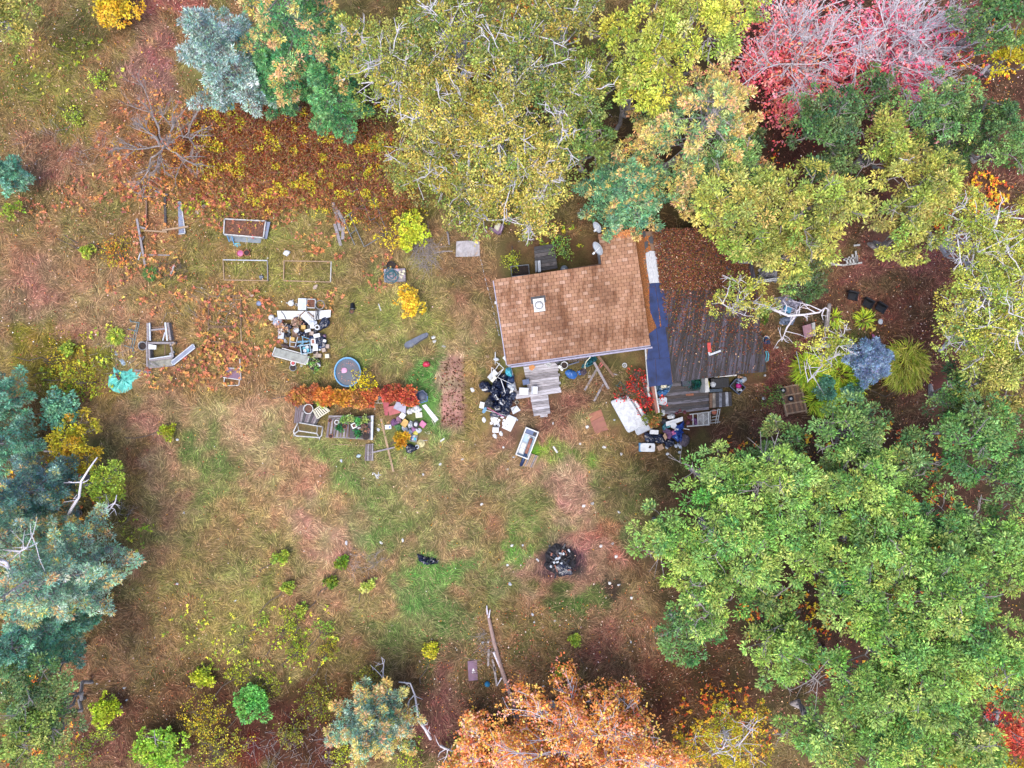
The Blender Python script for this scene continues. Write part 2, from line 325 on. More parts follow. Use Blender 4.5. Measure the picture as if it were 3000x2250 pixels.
def gcolour(x, y):
    """seen colour (0..255) at world x, y"""
    px = 1500 + x * 50; py = 1125 - y * 50
    wx = px + 90 * (fbm(x*.35, y*.35, 3) - .5) * 2 + 34 * (vnoise(x*1.7, y*1.7, 9) - .5) * 2
    wy = py + 90 * (fbm(x*.35, y*.35, 21) - .5) * 2 + 34 * (vnoise(x*1.7, y*1.7, 29) - .5) * 2
    c = np.broadcast_to(np.array((128, 108, 68.0)), x.shape + (3,)).copy()
    for (zx, zy, rx, ry, a, col, st) in ZONES:
        ca, sa = math.cos(R(a)), math.sin(R(a)); dx = wx - zx; dy = wy - zy
        d = ((dx*ca + dy*sa) / rx) ** 2 + ((-dx*sa + dy*ca) / ry) ** 2
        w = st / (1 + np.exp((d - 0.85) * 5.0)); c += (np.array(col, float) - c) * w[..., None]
    # bare strip of dug earth keeps a crisper outline
    d = np.maximum(np.abs(wx*.3 + px*.7 - 1328 - (py-1150)*.03) / 40, np.abs(wy*.3 + py*.7 - 1150) / 104)
    w = 1 / (1 + np.exp((d - 1) * 22)); c += (np.array((170, 134, 108.)) * (.8 + .45*fbm(x*3, y*3, 66, 3))[..., None] - c) * w[..., None]
    d = np.hypot(wx*.5 + px*.5 - 1640, (wy*.5 + py*.5 - 1640)) / 50; w = 1 / (1 + np.exp((d - 1) * 9)); c += (np.array((46, 40, 48.)) - c) * w[..., None] * .85
    gv_ = (fbm(x*1.0, y*1.0, 60, 3) - .5)[..., None]; c = c + np.clip(c.sum(-1, keepdims=True)/330, 0, 1.2)*gv_*np.array((-46, 8, -20.))
    k = 1.05 + .34 * (fbm(x*.8, y*.8, 40) - .5) + .42 * (fbm(x*3.1, y*3.1, 44, 3) - .5)
    return np.clip(c * k[..., None] * np.array((.98, 1.0, 1.06)), 0, 255)
def baredirt(x, y):
    px = 1500 + x*50; py = 1125 - y*50
    return ((np.abs(px-1328-(py-1150)*.03) < 38) & (np.abs(py-1150) < 102)) | (np.hypot(px-1640, py-1640) < 46)
# areas with no grass over them: roofs, decks, pools (photograph pixels)
HARD = [(1724,1199,1782,1272),(1508,1250,1580,1368),(320,1080,410,1150),(1368,1935,1402,1996),(1120,1178,1284,1238),(1470,1213,1515,1266),(1405,1085,1520,1280),(1140,1218,1248,1318),(1895,1205,2080,1310),(430,1005,515,1070),(515,1010,572,1060),(655,1078,706,1130),(1222,1624,1284,1654),(655,643,780,712),(1120,786,1190,826),(1186,974,1256,1018),(1600,1040,1800,1070),(2268,868,2346,950),(868,1186,945,1245),(860,1240,945,1284),(1068,1300,1096,1350),(1455,690,1900,1075),(1850,660,2250,1120),(1500,1075,1640,1175),(1555,1150,1612,1215),(1960,1100,2145,1215),(980,1050,1055,1130),(955,1215,1092,1290),(1335,705,1405,750),(1565,715,1635,800),(800,900,970,1050),(1790,1165,1910,1275)]
def ishard(px, py):
    h = np.zeros(px.shape, bool)
    for a, b, c, d in HARD: h |= (px > a) & (px < c) & (py > b) & (py < d)
    return h
xs = np.unique(np.r_[-400, -200, -100, -60, np.linspace(-42, 42, 337), 60, 100, 200, 400]); ys = np.unique(np.r_[-400, -200, -100, -50, np.linspace(-33, 33, 265), 50, 100, 200, 400])
X, Y = np.meshgrid(xs, ys); nx, ny = len(xs), len(ys)
gv = np.c_[X.ravel(), Y.ravel(), np.zeros(nx*ny)]
ii = (np.arange(ny-1)[:,None]*nx + np.arange(nx-1)[None]).ravel(); gf = np.stack([ii, ii+1, ii+1+nx, ii+nx], 1)
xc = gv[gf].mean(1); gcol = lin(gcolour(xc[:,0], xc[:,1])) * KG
# vertex colour (smooth) for the ground sheet
mb = MB(); mb.add(gv, gf)
GM, n, l, p = nodes('meadow_ground')
at = n.new('ShaderNodeAttribute'); at.attribute_name = 'soil'
t = noise(n, l, 9.0, 6, rough=0.75); hs = n.new('ShaderNodeHueSaturation'); mr = n.new('ShaderNodeMapRange'); mr.inputs['To Min'].default_value = 0.25; mr.inputs['To Max'].default_value = 1.6
l.new(t.outputs['Fac'], mr.inputs['Value']); l.new(mr.outputs['Result'], hs.inputs['Value']); l.new(at.outputs['Color'], hs.inputs['Color']); l.new(hs.outputs['Color'], p.inputs['Base Color'])
p.inputs['Roughness'].default_value = 0.95; p.inputs['Specular IOR Level'].default_value = 0.1
b = n.new('ShaderNodeBump'); b.inputs['Strength'].default_value = 0.8; b.inputs['Distance'].default_value = 0.06; l.new(t.outputs['Fac'], b.inputs['Height']); l.new(b.outputs['Normal'], p.inputs['Normal'])
ground = setting('ground', mb, GM)
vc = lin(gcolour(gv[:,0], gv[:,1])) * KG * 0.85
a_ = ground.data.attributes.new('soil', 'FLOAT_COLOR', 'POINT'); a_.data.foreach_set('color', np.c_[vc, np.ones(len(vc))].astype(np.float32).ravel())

# ------------------------------------------------------------------ dry grass: a blade is one long thin triangle
CANOPY = []      # (px, py, r) of the dense crowns, filled from the tree table before this runs
def undercrown(px, py, k=0.8):
    h = np.zeros(px.shape, bool)
    for a, b, r in CANOPY: h |= (px-a)**2 + (py-b)**2 < (k*r)**2
    return h
def scatter(n, seed):
    g = np.random.default_rng(seed); return g.uniform(-31.5, 31.5, n), g.uniform(-23.8, 23.8, n), g
def grass(n, seed, lmin, lmax, wid):
    x, y, g = scatter(n, seed); px = 1500 + x*50; py = 1125 - y*50
    seen = gcolour(x, y); lit = seen.sum(1)
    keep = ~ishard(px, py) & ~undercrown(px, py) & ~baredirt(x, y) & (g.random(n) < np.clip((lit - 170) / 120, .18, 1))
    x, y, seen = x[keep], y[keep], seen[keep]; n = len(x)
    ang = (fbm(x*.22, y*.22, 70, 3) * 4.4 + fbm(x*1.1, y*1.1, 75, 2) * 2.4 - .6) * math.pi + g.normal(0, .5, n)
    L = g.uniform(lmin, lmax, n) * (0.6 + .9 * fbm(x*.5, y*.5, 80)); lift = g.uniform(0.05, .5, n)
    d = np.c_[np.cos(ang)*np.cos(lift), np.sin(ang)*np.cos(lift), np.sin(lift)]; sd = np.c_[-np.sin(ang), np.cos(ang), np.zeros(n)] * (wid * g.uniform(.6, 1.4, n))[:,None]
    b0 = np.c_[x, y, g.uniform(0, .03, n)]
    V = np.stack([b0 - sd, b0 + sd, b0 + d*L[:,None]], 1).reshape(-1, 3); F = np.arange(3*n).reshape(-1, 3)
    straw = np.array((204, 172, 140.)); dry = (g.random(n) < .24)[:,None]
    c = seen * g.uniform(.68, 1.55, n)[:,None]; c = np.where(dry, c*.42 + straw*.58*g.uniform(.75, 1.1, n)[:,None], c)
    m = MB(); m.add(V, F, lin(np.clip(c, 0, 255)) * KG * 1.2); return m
def leaflets(x, y, z, g, L, wr, cols, tilt=.5):
    """flat rhombic fallen leaves"""
    n = len(x); a = g.uniform(0, 6.283, n); t = g.normal(0, tilt, (n, 2)); L = np.broadcast_to(L, (n,)) * g.uniform(.6, 1.3, n)
    u = np.c_[np.cos(a), np.sin(a), t[:,0]]; v = np.c_[-np.sin(a), np.cos(a), t[:,1]] * wr; c = np.c_[x, y, z]
    V = np.stack([c - u*L[:,None]/2, c + v*L[:,None]/2, c + u*L[:,None]/2, c - v*L[:,None]/2], 1); V[:,:,2] = np.maximum(V[:,:,2], z[:,None]*.3)
    return V.reshape(-1, 3), np.arange(4*n).reshape(-1, 4), cols
def pickcol(g, n, pal, jit=.12):
    w = np.array([p[3] if len(p) > 3 else 1 for p in pal], float); c = np.array([p[:3] for p in pal], float)[g.choice(len(pal), n, p=w/w.sum())]
    return np.clip(c * g.normal(1, jit, (n, 1)) + g.normal(0, 6, (n, 3)), 4, 255)
def fallen(n, seed):
    x, y, g = scatter(n, seed); px = 1500 + x*50; py = 1125 - y*50
    dens = .10 + .9*(((px-1640)/420)**2 + ((py-1960)/200)**2 < 1) + .5*((py < 700) & (px < 700)) + .55*((px > 2200) & (py < 1300)) + .4*((px < 600) & (py > 1700)) + .3*((px<900)&(py<1150)) + .5*((px>1250)&(px<1450)&(py>2000)) + .35*((px > 1750) & (py > 1700))
    k = (g.random(n) < dens) & ~ishard(px, py) & ~undercrown(px, py, .6); x, y = x[k], y[k]
    c = pickcol(g, len(x), [(190,135,112,4),(215,178,152,3),(170,95,65,4),(235,215,205,1),(205,150,60,2),(150,80,70,3)])
    m = MB(); m.add(*leaflets(x, y, g.uniform(.03, .12, len(x)), g, .085, .7, lin(c)*KF)); return m
# ------------------------------------------------------------------ trees and shrubs
def unit(a): return a / (np.linalg.norm(a, axis=-1, keepdims=True) + 1e-9)
def rosettes(mb, C, A, rc, m, L, wr, ccol, g, jit=.14, ph=(-.5, 1.2)):
    """m leaves round every clump centre C with outward axis A: each leaf a rhombus pointing away from the twig"""
    n = len(C); C = np.repeat(C, m, 0); A = np.repeat(unit(A), m, 0); k = n*m; rc = np.repeat(np.broadcast_to(rc, (n,)), m)
    ref = unit(g.normal(size=(k, 3))); u = unit(np.cross(A, ref)); phi = g.uniform(ph[0], ph[1], k)[:,None]
    d = u*np.cos(phi) + A*np.sin(phi); s = (rc * g.uniform(.25, .95, k)**.7)[:,None]
    p0 = C + d*s*.75 + g.normal(0, .12, (k, 3)) * rc[:,None]; dd = unit(d + A*.15 + g.normal(0, .25, (k, 3)) - np.array([0,0,.15]))
    nrm = unit(A + np.array([0,0,.8]) + g.normal(0, .45, (k, 3))); sd = unit(np.cross(dd, nrm)); Lk = (L * g.uniform(.6, 1.35, k))[:,None]
    V = np.stack([p0, p0 + dd*Lk*.45 + sd*Lk*wr/2, p0 + dd*Lk, p0 + dd*Lk*.45 - sd*Lk*wr/2], 1).reshape(-1, 3)
    c = np.repeat(ccol, m, 0) * g.normal(1, jit, (k, 1)) + g.normal(0, 5, (k, 3))
    mb.add(V, np.arange(4*k).reshape(-1, 4), lin(np.clip(c, 3, 255)) * KF)
def crown_points(g, r, h, depth, nb, nc, flat=.62, spread=.68):
    """boughs spread over a dome, clumps over every bough: uneven outline, gaps between"""
    out = []; boughs = []
    for i in range(nb):
        a = i*2.399 + g.uniform(-.4, .4); q = spread * math.sqrt((i + .5)/nb) * g.uniform(.85, 1.12)
        rb = r * g.uniform(.26, .42); z = h - depth*(q**1.7)*g.uniform(.7, 1.1) - rb*flat*.8 - g.uniform(0, .12)*depth
        c = np.array([r*q*math.cos(a), r*q*math.sin(a), z]); boughs.append((c, rb)); k = nc
        v = unit(g.normal(size=(k, 3))); v[:,2] = np.abs(v[:,2])*1.1 - .25; v = unit(v); rr = rb * g.uniform(.72, 1.05, k)[:,None]
        P = c + v*rr*np.array([1, 1, flat]); out.append((P, unit(v + np.array([c[0], c[1], 0])/(r+.1)*.5 + np.array([0,0,.35])), np.full(k, i)))
    return boughs, np.vstack([o[0] for o in out]), np.vstack([o[1] for o in out]), np.concatenate([o[2] for o in out])
def bend(P0, P1, r0, r1, g, k=4, sag=.1):
    t = np.linspace(0, 1, k+1)[:,None]; d = P1 - P0; P = P0 + d*t; L = np.linalg.norm(d)
    P[1:-1] += g.normal(0, .045*L, (k-1, 3)); P[:,2] += (np.sin(t*math.pi)*sag*L)[:,0]; rr = r0 + (r1 - r0)*t[:,0]
    return P[:-1], P[1:], rr[:-1], rr[1:]
def trunk_and_limbs(mb, g, h, base, boughs, pts, owner, rt, frac=.6, dead=0, r=2):
    top = np.array([0, 0, h*frac]); mb.segs(*bend(base, top, rt, rt*.6, g, 5, 0), sides=8)
    A = []; 
    for i, (c, rb) in enumerate(boughs):
        st = base + (top - base)*g.uniform(.62, 1.0); A.append(bend(st, c, rt*.42, rt*.17, g, 4, .08))
        for P in pts[owner == i][::3]: A.append(bend(c, P, rt*.15, .012, g, 3, .03))
    for i in range(dead):
        c, rb = boughs[g.integers(len(boughs))]; q = unit(g.normal(size=3) + np.array([0,0,.6])); e = c + q*rb*g.uniform(1.3, 2.0); A.append(bend(c, e, .035, .012, g, 4, .05))
        for j in range(4):
            s = c + (e-c)*g.uniform(.5, .95); A.append(bend(s, s + unit(q + g.normal(0, .7, 3))*rb*g.uniform(.4, .8), .016, .007, g, 2, 0))
    mb.segs(*[np.concatenate([a[k] for a in A]) for k in range(4)], sides=4)
STY = {  # clumps per bough, boughs, clump radius, leaves, leaf length, width ratio, crown depth/r, phi
 'oak':   dict(nb=12, nc=9, rc=.42, m=92, L=.15, wr=.42, dep=1.0, ph=(-.55, 1.15), bark=0, dead=4),
 'broad': dict(nb=12, nc=13, rc=.32, m=62, L=.115, wr=.6, dep=.8, ph=(-.6, 1.3), bark=0, dead=4),
 'aspen': dict(nb=14, nc=17, rc=.36, m=34, L=.105, wr=.6, dep=.85, ph=(-.9, 1.4), bark=1, dead=10),
 'thin':  dict(nb=10, nc=12, rc=.30, m=42, L=.09, wr=.65, dep=.7, ph=(-.9, 1.4), bark=1, dead=8),
 'bush':  dict(nb=9, nc=9, rc=.17, m=26, L=.12, wr=.65, dep=.5, ph=(-.6, 1.3), bark=2, dead=0),
 'tiny':  dict(nb=5, nc=6, rc=.13, m=16, L=.12, wr=.65, dep=.5, ph=(-.6, 1.3), bark=2, dead=0),
 'fleck': dict(nb=8, nc=8, rc=.2, m=8, L=.085, wr=.75, dep=.5, ph=(-.9, 1.3), bark=2, dead=3),
}
BARKS = [BARK, BARK_PALE, BARK_DARK]
def leafy(name, label, cat, group, px, py, rpx, h, sty, pal, seed, lean=0):
    s = STY[sty]; g = np.random.default_rng(seed); zc = h*.85; k = (H - zc)/H/50; r = rpx*k; x, y, _ = W(px, py, zc)
    dep = s['dep']*r; rel = min(max(r/2.4, .5), 1.6) if sty in ('oak','broad','aspen','thin') else 1
    nb = max(4, int(s['nb']*rel**1.2)); nc = max(4, int(s['nc'] * (min(rel, 1.2))))
    if sty in ('bush', 'fleck'): nb = max(4, int(s['nb']*min(2.2, (r/.9)**1.3)))
    boughs, P, A, own = crown_points(g, r, h, dep, nb, nc)
    if sty in ('bush', 'tiny', 'fleck'): P[:,2] = np.maximum(P[:,2], .12)
    t = thing(name, label, cat, (x, y, 0), group); o = np.array([x, y, 0])
    tb = MB(); trunk_and_limbs(tb, g, h, o*(.14 if px > 2250 or h < 7 else .06), boughs, P, own, (.036*h**.55 if h > 3 else .03), .6 if h > 3 else .3, s['dead'], r)
    tb.v = [v + o for v in tb.v]; part('trunk' if h > 3 else 'stems', tb, BARKS[s['bark']], t)
    pc = pickcol(g, len(boughs), pal, .07)[own]*.4 + pickcol(g, len(P), pal, .12)*.6
    lb = MB(); rosettes(lb, P + o, A, s['rc']*g.uniform(.75, 1.25, len(P)), s['m'], s['L'], s['wr'], pc, g, ph=s['ph'])
    part('crown' if h > 3 else 'foliage', lb, LEAF, t); return t
def pine(name, label, cat, group, px, py, rpx, h, pal, seed, levels=9, per=7, tip=None, tipk=.25, dens=1.0, nl=.16, bare=.25):
    """whorls of upswept boughs hung with needle tufts"""
    g = np.random.default_rng(seed); zc = h*.55; k = (H - zc)/H/50; r = rpx*k; x, y, _ = W(px, py, zc); o = np.array([x, y, 0])
    t = thing(name, label, cat, (x, y, 0), group); tb = MB(); tb.segs(*bend(np.zeros(3), np.array([0,0,h*.98]), .05*h**.6, .02, g, 6, 0), sides=8)
    S0 = []; C = []; A = []; TC = []
    for i in range(levels):
        f = i/(levels-1); z = h*(.38 + .58*f); rl = r*(1.0 - .9*f**1.25)*g.uniform(.88, 1.1); n = max(4, int(per*(1-.35*f)))
        for j in range(n):
            a = j*6.283/n + i*1.1 + g.uniform(-.25, .25); L = rl*g.uniform(.72, 1.12); d = np.array([math.cos(a), math.sin(a), 0]); sd = np.array([-d[1], d[0], 0])
            q = np.linspace(0, 1, 7)[:,None]; P = np.array([0,0,z]) + d*L*q + np.array([0,0,1])*(L*.22*q**2 - L*.06*q) + sd*(g.normal(0, .05)*L*q**2)
            rr = np.linspace(.035, .01, 7)*(h/9); S0.append((P[:-1], P[1:], rr[:-1], rr[1:])); nt = max(3, int(L*4.2*dens))
            for s in np.linspace(bare, 1, nt):
                for w in (-1, 0, 1):
                    if w == 0 and s < .6: continue
                    c = P[0] + (P[-1]-P[0])*s; c = c + np.array([0,0,L*.22*(s**2 - s)]) ; off = (1.05 - s)*L*.38*g.uniform(.5, 1.1)*w
                    e = c + sd*off + d*abs(off)*.6 + np.array([0,0,g.normal(0, .05)])
                    if w: S0.append((c[None], e[None], np.array([.012]), np.array([.006])))
                    C.append(e); A.append(d*.7 + sd*w*.5 + np.array([0,0,.75])); TC.append(s)
                    if w and abs(off) > .35: C.append((c+e)/2); A.append(d*.5 + np.array([0,0,.9])); TC.append(s*.6)
    tb.segs(*[np.concatenate([a[q] for a in S0]) for q in range(4)], sides=3); tb.v = [v + o for v in tb.v]; part('trunk', tb, BARK, t)
    C = np.array(C); A = np.array(A); TC = np.array(TC); pc = pickcol(g, len(C), pal, .09)
    if tip is not None:
        m = (g.random(len(C)) < tipk*2*TC**2); pc[m] = pickcol(g, int(m.sum()), tip, .08)
    lb = MB(); rosettes(lb, C + o, A, .20, 26, nl, .26, pc, g, jit=.13, ph=(-.2, 1.35)); part('crown', lb, LEAF, t); return t
def bare_tree(name, label, cat, group, px, py, rpx, h, pal, seed, nleaf, bark, first=9, leafz=(.0, .3), L=.16, up=.75, wr=.7, scale=1.0):
    """a fan of naked branches over the leaves still hanging below"""
    g = np.random.default_rng(seed); zc = h*.6; k = (H - zc)/H/50; r = rpx*k; x, y, _ = W(px, py, zc); o = np.array([x, y, 0]); t = thing(name, label, cat, (x, y, 0), group)
    S0 = []; tips = []; h0 = h*.32; S0.append(bend(o*.06, np.array([0,0,h0]), .13*scale, .11*scale, g, 3, 0))
    def grow(p, d, L, rad, lev):
        e = p + d*L; S0.append(bend(p, e, rad, rad*.55, g, 4 if lev < 2 else 2, .04 if lev < 2 else 0)); tips.append(e); tips.append((p+e)/2)
        if lev >= 4: return
        for i in range((5, 6, 5, 3)[lev]):
            s = g.uniform(.35, 1.0); q = p + d*L*s; nd = unit(d + g.normal(0, .42 + .06*lev, 3) + np.array([0, 0, .04])); grow(q, nd, L*g.uniform(.38, .62), max(rad*.5, .008), lev+1)
    for i in range(first):
        a = i*2.399; q = math.sqrt((i+.6)/first); d = unit(np.array([math.cos(a)*q*r, math.sin(a)*q*r, (h - h0)*up*(1.15 - .65*q)])); BL = (r*q*.62 + (h-h0)*.32); grow(np.array([0,0,h0*g.uniform(.75, 1)]), d, BL, .075*scale, 1)
    tb = MB(); tb.segs(*[np.concatenate([a[q] for a in S0]) for q in range(4)], sides=4); tb.v = [v + o for v in tb.v]; part('branches', tb, bark, t)
    T = np.array(tips); T = T[T[:,2] > h*.25]; ix = g.choice(len(T), nleaf); C = T[ix] + g.normal(0, .18, (nleaf, 3)) - np.c_[np.zeros((nleaf, 2)), g.uniform(leafz[0], leafz[1], nleaf)*h]; C[:,2] = np.maximum(C[:,2], .1)
    big = vnoise(C[:,0]*.6 + seed, C[:,1]*.6, seed) ; pc = pickcol(g, nleaf, pal, .1) * (1 + .2*(big-.5))[:,None]
    lb = MB(); rosettes(lb, C + o, g.normal(0, .4, (nleaf, 3)) + np.array([0,0,1]), .12, 5, L, wr, pc, g, ph=(-.7, 1.0)); part('crown', lb, LEAF, t); return t
OAK = [(136,172,88,3),(160,186,98,3),(108,150,82,2),(182,194,104,2),(92,136,78,1)]
OAKD = [(108,144,86,3),(128,158,92,2),(88,124,78,2),(148,168,94,1)]
OLIVE = [(168,168,84,3),(184,174,96,3),(136,150,80,3),(152,170,84,2),(200,172,104,1)]
ASP = [(190,176,88,4),(208,182,96,3),(132,142,74,3),(104,124,68,3),(212,186,104,1)]
ASPD = [(160,160,82,4),(192,172,88,2),(116,136,74,3),(96,118,70,2)]
BRI = [(196,194,84,4),(176,186,84,3),(152,172,82,3),(218,192,132,1)]
BIR = [(184,182,84,4),(206,192,96,2),(148,164,78,3),(118,142,72,2)]
DKG = [(88,116,76,3),(108,134,84,2),(76,102,70,2),(134,146,86,1)]
LIME = [(154,174,70,4),(174,184,78,3),(126,154,64,2)]
YEL = [(222,186,62,4),(206,190,70,2),(228,160,56,1)]
YOL = [(176,166,54,4),(196,178,60,3),(138,136,46,2),(204,150,54,1)]
ORA = [(240,152,84,4),(244,172,92,3),(232,130,82,2),(246,168,142,3),(238,182,96,2)]
RED = [(240,124,128,4),(226,96,106,3),(246,150,144,3),(240,138,104,2)]
RED2 = [(236,108,126,4),(220,84,106,3),(246,140,150,3)]
PBLU = [(150,188,160,4),(174,202,174,3),(122,162,140,3),(190,204,170,1)]
PTEAL = [(112,162,134,4),(134,180,150,3),(92,140,118,2)]
PSIL = [(156,180,172,4),(178,198,190,3),(120,150,140,3),(136,150,140,1)]
PGRN = [(104,160,104,4),(130,178,116,3),(82,136,92,3)]
PTIP = [(214,188,112,3),(222,178,130,2),(196,190,116,1)]
WPINE = [(136,170,116,4),(168,184,120,3),(112,150,108,3),(196,190,116,2)]
SPRU = [(136,160,192,4),(164,184,212,3),(108,132,166,2)]
RUSTY = [(184,112,74,4),(200,134,88,3),(150,92,66,3),(190,160,78,2),(140,130,66,1)]
AUT = [(206,120,60,3),(214,164,62,3),(180,90,60,2)]
